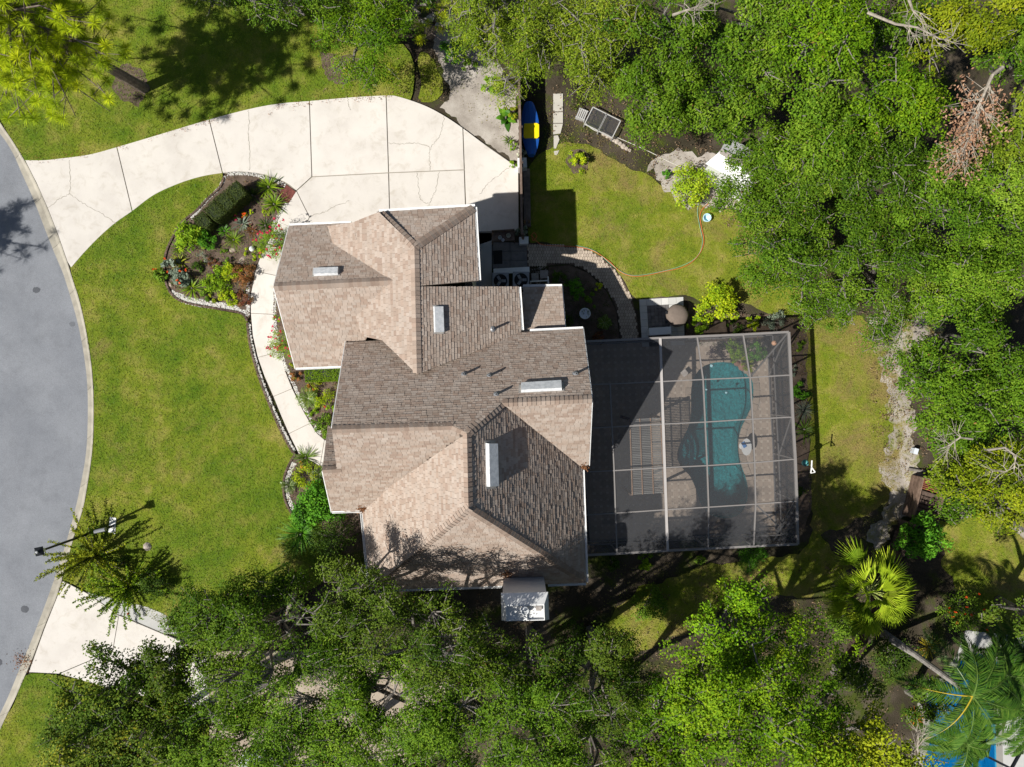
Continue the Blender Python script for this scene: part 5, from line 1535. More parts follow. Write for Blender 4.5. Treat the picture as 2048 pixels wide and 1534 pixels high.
def bush(name, px, py, rpx, h, cols, label, seed, L=.07, Wd=.045, dens=1.0, flower=None, nfl=0, cat='shrub', group=None, stem=True):
    if seed < 180: rpx *= 1.22; h *= 1.1
    r = np.random.default_rng(seed); zc = h * .6
    c = W(px, py, zc); R = rpx / PPM * (CAMH - zc) / CAMH
    root = empty(name, (c.x, c.y, 0), label, cat, group)
    K = max(6, int(26 * dens * (R / .6) ** 1.6))
    d = r.normal(size=(K, 3)); d[:, 2] = np.abs(d[:, 2]) * 1.1 - .15; d /= np.linalg.norm(d, axis=1, keepdims=True)
    f = r.uniform(.35, 1.0, (K, 1)) ** .6 * (1 + .22 * np.sin(3 * np.arctan2(d[:, 1:2], d[:, 0:1]) + seed))
    cen = np.array([c.x, c.y, h * .35]) + d * f * np.array([R * .85, R * .85, h * .62])
    cen[:, 2] = np.maximum(cen[:, 2], .08)
    cr = R * r.uniform(.2, .34, K)
    V, col = leaf_cloud(r, cen, cr, int(46 * dens), cols, L, Wd, bias=r.normal(0, .1, K))
    quads_np('foliage', V, col * 1.3, M['leaf'], root)
    if stem:
        mb = MB()
        for k in range(0, K, 2):
            e = Vector(cen[k]); b = Vector((c.x, c.y, 0)); m = b.lerp(e, .5) + Vector((0, 0, h * .08))
            mb.tube([b, m, e], [.02, .013, .006], 4, caps=False)
        mb.build('stems', M['bark'], root)
    if flower:
        top = cen[np.argsort(-cen[:, 2])]
        for k in range(nfl):
            p = top[r.integers(0, max(2, int(K * .8)))] + r.normal(size=3) * R * .2 + np.array([0, 0, R * .15])
            Pc = p + r.normal(size=(14, 3)) * .022; nr = r.normal(size=(14, 3)); nr[:, 2] += 1.2
            Vf = leaf_quads(Pc, nr, .065, .055, r)
            fc = flower if isinstance(flower[0], float) else flower[r.integers(0, len(flower))]
            quads_np('flower', Vf, np.array(fc) * r.uniform(.7, 1.25, (14, 1)), M['flower'], root)
    return root

def rosette(name, px, py, rpx, h, cols, label, seed, n=34, wd=.05, arch=.5, cat='plant', group=None):
    """strap or sword leaves from one heart"""
    if seed < 180: rpx *= 1.18; n = int(n * 1.3)
    r = np.random.default_rng(seed); c = W(px, py, 0); R = rpx / PPM
    root = empty(name, (c.x, c.y, 0), label, cat, group)
    V = []; T = []
    for k in range(n):
        a = k * 2.39996 + r.normal() * .15; el = r.uniform(.25, 1.2); L = R * r.uniform(.75, 1.15) / max(.55, math.cos(el * .6))
        d = np.array([math.cos(a), math.sin(a)]); s = np.array([-d[1], d[0]])
        prev = None; col = ramp3(np.array([r.normal(.5, .2)]), cols)[0]
        for t in (0, .3, .6, .85, 1.0):
            rad = L * math.cos(el) * t * (1 + .25 * t); z = .04 + h * math.sin(el) * t * 1.25 - arch * h * t * t * 1.1 + .1 * h * t
            w = wd * (.7 + .6 * t) * (1 - t ** 3) + .003
            p = np.array([c.x, c.y]) + d * rad
            cur = (np.array([*(p - s * w / 2), max(.03, z)]), np.array([*(p + s * w / 2), max(.03, z)]))
            if prev: V.append((prev[0], cur[0], cur[1], prev[1])); T.append(col * (.75 + .4 * t))
            prev = cur
    quads_np('leaves', np.array(V), np.array(T), M['glossleaf'], root)
    MB().lathe((c.x, c.y, 0), [(.05, 0), (.045, h * .3), (.02, h * .45)], 7).build('heart', M['bark'], root)
    return root

def feather(V, T, base, az, L, rise, droop, nl, ll, cols, r, lw=.022, twist=.5):
    """one pinnate frond: pairs of leaflets along an arching midrib"""
    d = np.array([math.cos(az), math.sin(az), 0]); s = np.array([-d[1], d[0], 0]); pts = []
    for i in range(nl + 1):
        t = i / nl
        pts.append(base + d * (L * t * (1 - .12 * t)) + np.array([0, 0, rise * t - droop * t * t]))
    for i in range(1, nl):
        t = i / nl; q = pts[i]; fw = pts[i + 1] - pts[i - 1]; fw /= np.linalg.norm(fw)
        l = ll * (math.sin(math.pi * min(1, .12 + .86 * t)) ** .7) * r.uniform(.85, 1.1)
        for sg in (-1, 1):
            dr = s * sg * .85 + fw * .55 + np.array([0, 0, .18 - twist * t * .5 + r.normal() * .12]); dr /= np.linalg.norm(dr)
            wv = np.cross(dr, np.array([0, 0, 1.0])); wv /= np.linalg.norm(wv) + 1e-9
            e = q + dr * l; e[2] -= .12 * l; m = q + dr * l * .45
            V.append((q, m + wv * lw / 2, e, m - wv * lw / 2))
            T.append(ramp3(np.array([r.normal(.5, .18) + (.12 if sg * d[1] > 0 else 0)]), cols)[0])
    return pts

def cycad(name, px, py, rpx, h, cols, label, seed, n=16, cat='cycad', zb=.2, ll=.16, group=None):
    r = np.random.default_rng(seed); c = W(px, py, zb); R = rpx / PPM
    root = empty(name, (c.x, c.y, 0), label, cat, group); V = []; T = []; mb = MB()
    for k in range(n):
        az = k * 2.39996 + r.normal() * .1; f = .65 + .5 * (k / n)
        pts = feather(V, T, np.array([c.x, c.y, zb]), az, R * f, h * r.uniform(.8, 1.2), h * r.uniform(.5, 1.0) * f, 16, ll, cols, r, .018)
        mb.tube(pts[::4], .008, 4, (.4, .5, .2), caps=False)
    quads_np('fronds', np.array(V), np.array(T), M['glossleaf'], root)
    mb.build('midribs', M['plastic'], root)
    MB().lathe((c.x, c.y, 0), [(.09, 0), (.1, zb * .6), (.05, zb + .03)], 8).build('trunk', M['palmbark'], root)
    return root

def hedge(name, pts, h, cols, label, seed, group=None, L=.045):
    r = np.random.default_rng(seed); xy = pxy(pts, h * .8); c = np.mean(xy, 0)
    root = empty(name, (c[0], c[1], 0), label, 'hedge', group)
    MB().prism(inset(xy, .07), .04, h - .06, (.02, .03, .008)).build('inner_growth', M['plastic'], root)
    A = abs(area2(xy)) / 2; C = []; Nn = []
    P = scatter(xy, int(A * 1500), seed)
    z = h + .03 * np.sin(P[:, 0] * 9) * np.cos(P[:, 1] * 8) - r.uniform(0, .08, len(P))
    C.append(np.column_stack([P, z])); Nn.append(np.tile([0, 0, 1.0], (len(P), 1)))
    n = len(xy); q = xy if area2(xy) > 0 else xy[::-1]
    for i in range(n):
        a, b = np.array(q[i]), np.array(q[(i + 1) % n]); Ls = np.hypot(*(b - a)); k = int(Ls * h * 1100)
        t = r.uniform(0, 1, k)[:, None]; nn = np.array([(b - a)[1], -(b - a)[0]]) / Ls
        p = a + (b - a) * t - nn * r.uniform(0, .07, (k, 1))
        C.append(np.column_stack([p, r.uniform(.06, h, k)])); Nn.append(np.tile([nn[0], nn[1], .3], (k, 1)))
    C = np.vstack(C); Nn = np.vstack(Nn) + r.normal(size=(len(C), 3)) * .6
    V = leaf_quads(C, Nn, r.uniform(.8, 1.3, len(C)) * L, r.uniform(.7, 1.2, len(C)) * L * .6, r)
    quads_np('foliage', V, ramp3(r.normal(.45, .22, len(C)), cols), M['leaf'], root)
    return root

# clipped hedge blocks in the big bed, running down to the left
HB = [((840, 200), (938, 330), (838, 428), (735, 292)), ((733, 294), (836, 430), (748, 515), (628, 375)), ((626, 378), (746, 517), (640, 600), (522, 486)), ((518, 492), (606, 602), (560, 668), (478, 640), (412, 565))]
for i, b in enumerate(HB):
    pts = [(300 + x / 4.795, 320 + y / 4.795) for x, y in b]
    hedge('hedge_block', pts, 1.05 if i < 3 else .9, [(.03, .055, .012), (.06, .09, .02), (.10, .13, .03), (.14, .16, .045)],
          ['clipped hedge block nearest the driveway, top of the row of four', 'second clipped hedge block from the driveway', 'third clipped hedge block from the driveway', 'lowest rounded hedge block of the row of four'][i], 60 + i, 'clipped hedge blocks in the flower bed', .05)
hedge('clipped_hedge', [(610, 732), (686, 730), (684, 762), (612, 764)], .9, G_BRIGHT[:3] + [(.14, .22, .02)], 'clipped green hedge against the garage wing beside the entry', 64, L=.06)

rosette('strap_plant', 540, 376, 24, .6, G_BRIGHT, 'bright strap leaved clump near the red mulch, upper of two', 101, 46, .035)
rosette('strap_plant', 551, 410, 23, .6, G_BRIGHT, 'bright strap leaved clump near the red mulch, lower of two', 102, 46, .035)
rosette('dark_yucca', 507, 392, 20, .5, G_DARK, 'dark sword leaved plant in the hedge shadow', 103, 26, .035)
bush('yellow_croton', 528, 428, 9, .35, G_LIME, 'small round yellow plant in the middle of bare soil', 104, .05, .035)
bush('yellow_croton', 502, 424, 6, .25, G_LIME, 'tiny yellow plant left of the round yellow one', 105, .05, .03)
bush('rose_bush', 487, 428, 8, .3, G_YELLOW, 'small bush with orange blooms just right of the hedge', 106, .05, .03, flower=ORANGE, nfl=3)
bush('rose_bush', 471, 431, 7, .3, G_BRIGHT, 'little pink flowered bush touching the hedge shadow', 107, .05, .03, flower=PINK, nfl=3)
rosette('blue_agave', 487, 449, 16, .3, G_GREY, 'blue grey agave in the centre of the bed', 108, 16, .06, .3)
rosette('dark_agave', 533, 452, 16, .45, G_DARK, 'dark spiky agave beside the walkway bend', 109, 28, .03)
rosette('red_bromeliad', 507, 463, 14, .3, G_RED, 'red and yellow bromeliad above the pink flowered bush', 110, 26, .045)
bush('pink_oleander', 547, 485, 34, 1.5, G_BRIGHT, 'tall pink flowered shrub over the walkway at the garage corner', 111, .10, .022, 1.0, PINK, 34)
rosette('green_rosette', 451, 463, 13, .35, G_FERN, 'fresh green rosette just below the lowest hedge block', 112, 30, .04)
rosette('grass_mound', 470, 481, 18, .45, G_BRIGHT, 'round mound of fine grassy leaves in the bed centre', 113, 90, .012)
bush('ginger_clump', 376, 474, 30, .9, G_BRIGHT, 'large bright leafy clump at the upper left of the bed', 114, .17, .05, .9)
bush('ginger_clump', 410, 482, 22, .7, G_FERN, 'bright leafy clump right of the larger one under the hedge', 115, .16, .045, .9)
rosette('green_lily', 361, 498, 17, .4, G_OAK, 'dull green strappy plant below the large leafy clump', 116, 34, .03)
rosette('lime_lily', 362, 525, 18, .4, G_YELLOW, 'yellow green rosette near the left tip of the bed', 117, 36, .035)
bush('canna', 340, 530, 15, .6, G_GREY, 'grey leaved plant hugging the left edging', 118, .18, .08, .6, ORANGE, 2)
bush('canna', 326, 552, 16, .6, G_OAK, 'broad leaved plant spilling over the left edging', 119, .2, .07, .5, ORANGE, 3)
bush('canna', 360, 556, 19, .6, G_GREY, 'grey green broad leaved clump with orange blooms', 120, .17, .08, .7, ORANGE, 4)
rosette('palm_lily', 387, 577, 22, .5, G_BRIGHT, 'star shaped green plant near the lower pebble strip', 121, 40, .035)
bush('lime_shrub', 460, 541, 18, .6, G_LIME, 'lime green leafy shrub right of centre in the bed', 122, .11, .035)
bush('green_shrub', 430, 562, 24, .6, G_BRIGHT, 'leafy green shrub in the lower middle of the bed', 123, .11, .04)
bush('yellow_shrub', 457, 590, 17, .5, G_LIME, 'yellow green shrub at the lower pebbles', 124, .09, .04)
bush('low_shrub', 432, 594, 12, .4, G_YELLOW, 'low olive shrub at the lower pebbles, left of the yellow one', 125, .08, .04)
bush('croton', 483, 549, 22, .6, G_RED[1:] + [(.3, .24, .03)], 'mixed red and green shrub beside the walkway', 126, .1, .035)
bush('croton', 487, 598, 15, .5, G_RED, 'dark red shrub in the lower right corner of the bed', 127, .09, .03)
bush('yellow_tuft', 490, 503, 9, .3, G_LIME, 'yellow tuft left of the silver gazing ball', 128, .05, .03)
bush('yellow_tuft', 508, 515, 8, .3, G_LIME, 'yellow tuft below the silver gazing ball', 129, .05, .03)
bush('dark_shrub', 454, 524, 10, .35, G_OAK, 'small dark shrub in the open soil at bed centre', 130, .07, .035)
bush('dark_shrub', 393, 535, 13, .4, G_DARK, 'dark shrub between the star shaped plant and the leafy clumps', 131, .08, .04)
bush('twiggy_shrub', 405, 510, 14, .5, G_GREY, 'thin grey twiggy shrub below the bright leafy clumps', 132, .05, .025, .5)
bush('bed_filler', 427, 528, 12, .3, G_RED, 'low bronze plant in the middle left of the bed', 133, .06, .03)
bush('bed_filler', 447, 500, 9, .25, G_OAK, 'low green plant left of the flat stone', 134, .06, .03)
bush('bed_filler', 410, 590, 12, .35, G_OAK, 'low green plant beside the star shaped plant', 135, .08, .04)
bush('bed_filler', 520, 505, 10, .4, G_LIME, 'small yellow plant at the foot of the pink shrub', 136, .06, .03)
c = W(505, 498, .1); tag(MB().lathe((c.x, c.y, .03), [(.04, 0), (.11, .06), (.13, .13), (.11, .2), (.03, .25)], 14).build('gazing_ball', M['ventmetal'], smooth=True), 'silver gazing ball in the bed beside the pink shrub', 'ornament')
for i, (px, py, s) in enumerate(((467, 501, .17), (486, 522, .22), (343, 570, .12))):
    c = W(px, py); tag(MB().lathe((c.x, c.y, .03), [(s * .8, 0), (s, .05), (s * .6, .1)], 8, (1, .9, .8), sy=.7, rz=i).build('bed_rock', M['stone']), ['flat brown stone in the middle of the big bed', 'larger flat brown stone below the middle one', 'small stone at the left edging of the bed'][i], 'rock')
# entry bed
bush('pink_oleander', 562, 690, 29, 1.4, G_OAK[1:] + [(.2, .3, .05)], 'pink flowered shrub at the middle of the garage wing wall', 141, .10, .022, 1.0, PINK, 26)
bush('slim_shrub', 556, 634, 9, .7, G_BRIGHT, 'slim green shrub above the pink one by the garage wall', 142, .06, .03, .9, PINK, 2)
bush('groundcover_mound', 630, 769, 15, .35, G_YELLOW, 'yellow green mound in front of the clipped hedge', 143, .05, .03)
cycad('sago_palm', 617, 797, 28, .5, G_OAK, 'dark sago palm in the entry bed beside the walkway', 144, 20)
bush('fern_mound', 645, 800, 22, .5, G_LIME[:3] + [(.3, .38, .03)], 'bright feathery mound right of the sago palm', 145, .09, .02)
bush('entry_croton', 592, 753, 12, .4, G_RED[2:] + [(.16, .24, .03)], 'small reddish croton at the upper tip of the entry bed', 146, .08, .035)
bush('entry_croton', 620, 775, 9, .4, [(.3, .12, .02), (.5, .2, .03)], 'orange leaved croton above the sago palm', 147, .07, .03)
bush('entry_shrub', 625, 822, 12, .4, G_BRIGHT, 'small green shrub just below the sago palm', 148, .07, .035)
bush('red_flower_shrub', 662, 818, 12, .5, G_BRIGHT, 'green shrub with red blooms against the house wall', 149, .07, .035, 1, REDF, 5)
bush('entry_shrub', 644, 850, 20, .5, G_OAK, 'dense green shrub at the lower end of the entry bed', 150, .09, .04)
bush('entry_shrub', 585, 728, 9, .35, G_YELLOW, 'yellow green tuft by the pebbles above the croton', 151, .07, .03)
# corner bed
rosette('sword_plant', 614, 915, 22, .7, G_OAK, 'spiky sword leaved plant at the walkway end', 161, 44, .03)
bush('lime_mound', 613, 955, 27, .5, G_LIME[:3] + [(.32, .4, .03)], 'yellow green mound in the corner bed', 162, .06, .035)
cycad('sago_palm', 580, 970, 20, .5, G_DARK, 'dark sago palm leaning over the lawn edging', 163, 12)
cycad('sago_palm', 640, 948, 18, .5, G_DARK, 'dark palm against the house beside the yellow mound', 164, 14)
bush('orange_croton', 607, 934, 9, .35, [(.3, .2, .03), (.6, .3, .03)], 'small orange and yellow croton below the spiky plant', 165, .06, .03)
bush('broadleaf_shrub', 630, 1012, 42, 1.1, G_FERN, 'big fresh green broad leaved shrub at the roof corner', 166, .12, .07, 1.1)
bush('corner_shrub', 652, 968, 12, .5, G_BRIGHT, 'small green shrub under the eave above the big shrub', 167, .08, .04)
rosette('fern_clump', 605, 1066, 36, .8, G_FERN, 'long leaved green clump below the corner bed', 168, 80, .04)
bush('dark_evergreen', 660, 1085, 45, 1.6, G_DARK, 'dark evergreen shrub filling the corner under the oak', 169, .08, .04)
rosette('fern_clump', 590, 1090, 24, .6, G_OAK, 'smaller dark green strappy clump next to the long leaved one', 170, 50, .035)
# upper beds and fence line
rosette('bromeliad', 698, 147, 14, .3, [(.15, .22, .02), (.4, .42, .05), (.5, .3, .05)], 'yellow green bromeliad in the small bed above the driveway', 181, 26, .045)
rosette('blue_agave', 676, 137, 11, .25, G_GREY, 'small blue agave in the shade left of the bromeliad', 182, 14, .05)
bush('hibiscus', 905, 100, 28, 1.4, G_FERN, 'dark green hibiscus bush beside the sandy track', 183, .09, .05)
bush('hibiscus', 938, 128, 18, 1.0, G_OAK, 'smaller dark bush at the end of the sandy track', 184, .08, .045)
bush('trackside_shrub', 985, 165, 26, 1.2, G_BRIGHT, 'bright shrub at the foot of the willow above the sand', 185, .08, .04)
bush('weedy_patch', 782, 148, 24, .35, G_YELLOW, 'loose yellow green shrub sprawling on the lawn beside the track', 186, .08, .03, .5)
rosette('banana_plant', 1012, 238, 22, .7, G_FERN, 'broad paddle leaved plant against the fence', 187, 9, .28, .6)
bush('fence_shrub', 1024, 222, 14, .8, G_YELLOW, 'yellow green shrub above the paddle leaved plant', 188, .08, .04)
rosette('fence_aloe', 1017, 283, 13, .3, G_OAK, 'small aloe on the sand below the paddle leaved plant', 189, 18, .035)
bush('fence_shrub', 1026, 292, 11, .4, G_BRIGHT, 'small bright shrub beside the aloe at the fence', 190, .06, .03)
bush('silver_succulent', 1043, 304, 14, .7, [(.3, .32, .24), (.5, .5, .38), (.65, .62, .5)], 'silvery pale succulent hanging over the white box at the fence', 191, .07, .04)
bush('fence_shrub', 1027, 328, 11, .4, G_BRIGHT, 'round green shrub at the sharp corner of the driveway', 192, .05, .03)
tag(MB().prism(pxy([(1035, 316), (1053, 315), (1054, 334), (1036, 335)], .9), 0, .9).build('gate_post', M['white']), 'white square box post in the fence line', 'gate post')
bush('potted_agave', 1046, 464, 13, .9, G_GREY, 'grey leaved plant in the white planter at the driveway end', 193, .1, .04)
rosette('brown_bromeliad', 1053, 450, 10, .8, [(.2, .1, .05), (.3, .18, .06)], 'brown leaved plant behind the white planter', 194, 18, .04)
# back garden
bush('citrus_shrub', 1158, 318, 22, .9, G_LIME, 'bright lemon green shrub in its round soil ring', 201, .09, .05)
bush('citrus_tree', 1384, 366, 48, 1.7, G_BRIGHT[1:] + [(.42, .40, .03)], 'bright citrus bush left of the white roofed shed', 202, .10, .055)
bush('small_citrus', 1331, 346, 13, .5, G_FERN, 'small dark shrub left of the citrus bush', 203, .07, .04)
bush('citrus_tree', 1440, 606, 44, 1.6, G_LIME, 'large yellow green citrus bush above the pool cage', 204, .12, .06)
bush('cage_shrub', 1400, 650, 22, .8, G_BRIGHT, 'green shrub beside the grill corner, left of the citrus', 205, .08, .045)
bush('cage_shrub', 1505, 645, 17, .7, G_LIME, 'bright small shrub along the top wall of the cage', 206, .09, .05)
bush('cage_shrub', 1552, 642, 24, .8, G_GREY[:3] + [(.2, .26, .1)], 'grey green shrub at the upper right corner of the cage', 207, .07, .03)
bush('cage_shrub', 1470, 655, 18, .5, G_DARK, 'dark low shrub between citrus and cage', 208, .07, .04)
bush('cage_shrub', 1600, 690, 14, .4, G_OAK, 'small low shrub right of the upper cage corner', 209, .07, .03)
bush('cage_shrub', 1600, 785, 20, .6, G_FERN, 'leafy green shrub in the strip right of the cage', 210, .12, .04)
rosette('spider_grass', 1604, 820, 24, .5, G_GREY, 'grey green grassy clump in the strip right of the cage', 211, 60, .016)
rosette('spider_grass', 1606, 858, 26, .5, G_BRIGHT[:2] + [(.2, .27, .1)], 'long leaved grassy clump lowest in the strip right of the cage', 212, 50, .022)
bush('cage_shrub', 1586, 740, 12, .4, G_GREY, 'thin grey shrub close to the right cage wall', 213, .05, .025)
bush('cage_shrub', 1596, 985, 16, .5, G_DARK, 'dark shrub near the lower right cage wall', 214, .07, .03)
bush('pool_ferns', 1470, 700, 26, 1.5, G_BRIGHT, 'feathery bright plant at the head of the pool', 215, .12, .03)
bush('pool_ferns', 1512, 704, 24, 1.5, G_FERN, 'green leafy plant in the upper right cage corner', 216, .10, .045)
bush('pool_ferns', 1497, 730, 18, 1.0, G_YELLOW, 'light green plant hanging over the pool rocks', 217, .11, .03)
bush('purple_shrub', 1437, 703, 24, 1.2, G_PURP, 'dark purple shrub left of the pool ferns', 218, .07, .03)
bush('shade_shrub', 1152, 575, 22, .9, G_FERN, 'fresh green shrub in the upper part of the shaded bed', 219, .09, .045)
bush('shade_shrub', 1196, 573, 10, 1.1, G_LIME, 'small sunlit lime shrub beside the curved path', 220, .09, .05)
cycad('shade_palm', 1208, 645, 17, .5, G_OAK, 'small dark cycad in the shaded bed beside the path', 221, 14)
bush('shade_shrub', 1120, 560, 20, .6, G_DARK, 'dark shrub in the corner near the pipe frame', 222, .07, .04)
bush('shade_shrub', 1130, 640, 20, .6, G_DARK, 'dark shrub against the bay wall', 223, .07, .04)
bush('shade_shrub', 1180, 600, 16, .5, G_OAK, 'low green shrub above the round planter', 224, .07, .04)
bush('shade_shrub', 1200, 675, 18, .5, G_RED, 'bronze shrub at the lower end of the shaded bed', 225, .07, .03)
rosette('bowl_plant', 1170, 627, 12, .6, G_OAK, 'trailing green plant growing in the round planter bowl', 226, 26, .03)
bush('lower_shrub', 1290, 1124, 20, .7, G_BRIGHT, 'bright shrub at the lower cage wall near the house', 231, .09, .045)
bush('lower_shrub', 1225, 1128, 20, .7, G_DARK, 'dark shrub left of the bright one at the lower cage wall', 232, .08, .04)
bush('lower_fern', 1502, 1112, 34, 1.0, G_FERN, 'soft feathery green shrub below the lower right of the cage', 233, .09, .02, 1.2)
bush('lower_shrub', 1400, 1118, 14, .5, G_OAK, 'small shrub midway along the lower cage wall', 234, .07, .04)
bush('papaya_tree', 1850, 1078, 50, 2.4, G_FERN, 'fresh green leafy young tree beside the compost bin', 235, .17, .07, .9)
bush('berry_shrub', 1935, 1225, 52, 1.6, G_OAK, 'shrub with orange red berries above the neighbour pool', 236, .08, .045, .9, ORANGE, 16)
rosette('golden_croton', 1855, 1292, 24, .5, [(.2, .2, .02), (.5, .42, .03), (.6, .3, .03)], 'golden strappy plant beside the leaning palm trunk', 237, 40, .035)
rosette('orange_bromeliad', 1828, 1432, 18, .4, [(.22, .07, .01), (.45, .15, .02), (.4, .25, .03)], 'glowing orange bromeliad group by the neighbour pool', 238, 50, .04)
bush('understory', 1790, 1320, 50, 1.2, G_DARK, 'dark undergrowth shrub left of the leaning palm trunk', 239, .09, .05)
bush('understory', 1690, 1250, 40, 1.2, G_OAK, 'undergrowth shrub at the foot of the fan palm', 240, .09, .05)
bush('understory', 1150, 1300, 55, 1.6, G_DARK, 'dark shrub below the chimney', 241, .09, .05)
bush('understory', 1300, 1210, 40, 1.0, G_OAK, 'shrub in the shade strip right of the chimney', 242, .09, .05)
bush('understory', 860, 1250, 60, 1.8, G_DARK, 'dark shrub under the oaks below the roof edge', 243, .09, .05)
bush('understory', 1240, 1420, 55, 1.6, G_OAK, 'shrub between the dark oak and the bright tree', 244, .09, .05)

def cover(name, px_poly, n, cols, label, seed, z=.088, L=.07):
    r = np.random.default_rng(seed); P = scatter(pxy(px_poly), n // 9, seed); P = np.repeat(P, 9, 0) + r.normal(size=(len(P) * 9, 2)) * .09; N = len(P)
    C = np.column_stack([P, z + r.uniform(.02, .12, N)]); nr = r.normal(size=(N, 3)) * .7; nr[:, 2] += .9
    V = leaf_quads(C, nr, r.uniform(.6, 1.3, N) * L, r.uniform(.6, 1.2, N) * L * .45, r); V[:, :, 2] = np.maximum(V[:, :, 2], z + .002)
    tag(quads_np(name, V, ramp3(r.uniform(0, 1, N), cols), M['leaf']), label, 'ground cover', kind='stuff')
BROWN = [(.10, .05, .03), (.2, .11, .07), (.3, .19, .12), (.12, .16, .02)]
cover('bed_cover', [(345, 490), (395, 440), (450, 470), (500, 440), (540, 470), (505, 540), (495, 615), (430, 605), (355, 590), (338, 545)], 3200, BROWN + [(.2, .26, .03), (.10, .2, .02)], 'low mixed ground cover in the big flower bed', 801)
cover('bed_cover', [(455, 355), (550, 362), (585, 385), (545, 440), (500, 440), (480, 400)], 700, BROWN, 'dry leaf scraps in the upper part of the big flower bed', 802)
cover('bed_cover', [(553, 600), (552, 660), (570, 720), (612, 815), (645, 868), (690, 870), (690, 740), (610, 735), (575, 640)], 1500, BROWN + [(.2, .3, .03)], 'low ground cover in the entry bed', 803)
cover('bed_cover', [(592, 915), (640, 935), (690, 950), (700, 1040), (620, 1050), (578, 1000)], 1200, BROWN + [(.2, .3, .03)], 'low ground cover in the corner bed', 804)
cover('bed_cover', [(1380, 605), (1500, 632), (1600, 632), (1614, 820), (1618, 1050), (1560, 1050), (1540, 690), (1375, 690)], 1800, BROWN + [(.06, .1, .02)], 'leaf scraps and weeds in the strip round the pool cage', 805, .036)
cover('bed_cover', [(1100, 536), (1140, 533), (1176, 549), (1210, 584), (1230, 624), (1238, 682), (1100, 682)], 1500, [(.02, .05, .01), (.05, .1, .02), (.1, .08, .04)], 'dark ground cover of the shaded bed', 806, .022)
LITTER = [(.08, .05, .03), (.16, .10, .06), (.26, .17, .10), (.34, .25, .16)]
cover('leaf_litter', [(1100, 160), (1300, 150), (1560, 380), (1900, 600), (1860, 1000), (1740, 900), (1740, 640), (1640, 620), (1400, 420), (1200, 290), (1100, 290)], 6000, LITTER, 'brown fallen leaves under the trees beyond the back lawn', 807, .036, .09)
cover('leaf_litter', [(640, 1100), (740, 1040), (760, 1190), (1180, 1180), (1640, 1110), (1900, 1200), (1800, 1500), (900, 1560), (380, 1560), (430, 1270)], 9000, LITTER, 'brown fallen leaves under the trees below the house', 808, .03, .09)
cover('leaf_litter', [(640, 20), (860, 60), (905, 190), (880, 215), (830, 205), (640, 190)], 900, LITTER, 'brown fallen leaves beside the upper garden track', 809, .05, .08)
cover('leaf_litter', [(60, 322), (240, 293), (430, 240), (620, 203), (780, 192), (780, 199), (620, 211), (430, 248), (240, 302), (60, 330)], 500, [(.25, .08, .04), (.35, .16, .08)], 'reddish leaf scraps along the upper driveway edge', 810, .107, .06)
# spiny stemmed shrubs beside the lamp post
def wand_shrub(name, px, py, n, Lpx, h, cols, label, seed, a0=0, a1=6.283, flower=None):
    r = np.random.default_rng(seed); c = W(px, py, 0); root = empty(name, (c.x, c.y, 0), label, 'shrub'); V = []; T = []; mb = MB()
    for k in range(n):
        az = r.uniform(a0, a1); el = r.uniform(.15, 1.35); L = Lpx / PPM * r.uniform(.65, 1.1); m = 26
        pts = []
        for i in range(m + 1):
            t = i / m; rad = L * t * math.cos(el) * (1 + .15 * t); z = .1 + h * math.sin(el) * t * 1.25 + (L * .28 * t - .25 * h * t * t) * math.cos(el)
            pts.append(np.array([c.x + rad * math.cos(az + .15 * t), c.y + rad * math.sin(az + .15 * t), max(.05, z)]))
        mb.tube(pts[::5], [.02, .018, .015, .012, .008, .005][:len(pts[::5])], 4, caps=False)
        for i in range(4, m):
            for _ in range(6):
                p = pts[i] + r.normal(size=3) * .018; d = r.normal(size=3) + (pts[i] - pts[i - 1]) * 12; nr = r.normal(size=3) + np.array([0, 0, .8])
                V.append(leaf_quads(p[None] + d / np.linalg.norm(d) * .05, nr[None], .11, .05, r, d[None])[0]); T.append(ramp3(np.array([r.normal(.5, .22)]), cols)[0] * 1.1)
    quads_np('foliage', np.array(V), np.array(T), M['leaf'], root); mb.build('stems', M['bark'], root)
    if flower:
        for k in range(3):
            p = np.array(V)[r.integers(0, len(V))].mean(0) + np.array([0, 0, .05]); nr = r.normal(size=(10, 3)); nr[:, 2] += 1
            quads_np('flower', leaf_quads(p + r.normal(size=(10, 3)) * .006, nr, .08, .07, r), np.tile(flower, (10, 1)), M['flower'], root)
    return root
wand_shrub('wand_shrub', 192, 1108, 46, 92, 1.7, G_YELLOW, 'yellow green spiny shrub with long wands over the curb, left of two', 301)
wand_shrub('wand_shrub', 262, 1170, 44, 84, 1.7, G_BRIGHT, 'dark green spiny shrub with long wands over the grey slab, right of two', 302, flower=REDF)
bush('rounded_shrub', 305, 1172, 34, 1.3, G_DARK, 'dark rounded shrub right of the spiny shrubs', 303, .06, .04, 1.3)
bush('rounded_shrub', 186, 1060, 17, .6, G_OAK, 'small round shrub at the foot of the lamp post', 304, .06, .035, 1.2)
bush('rounded_shrub', 240, 1125, 20, .5, G_DARK, 'low dark shrub between the two spiny shrubs', 305, .06, .04)
c = W(297, 1092); 
tag(MB().lathe((c.x, c.y, .03), [(.17, 0), (.2, .08), (.12, .16), (.05, .2)], 7, (1.1, 1.05, 1)).build('white_boulder', M['stone']), 'pale boulder in the shadow right of the spiny shrubs', 'rock')
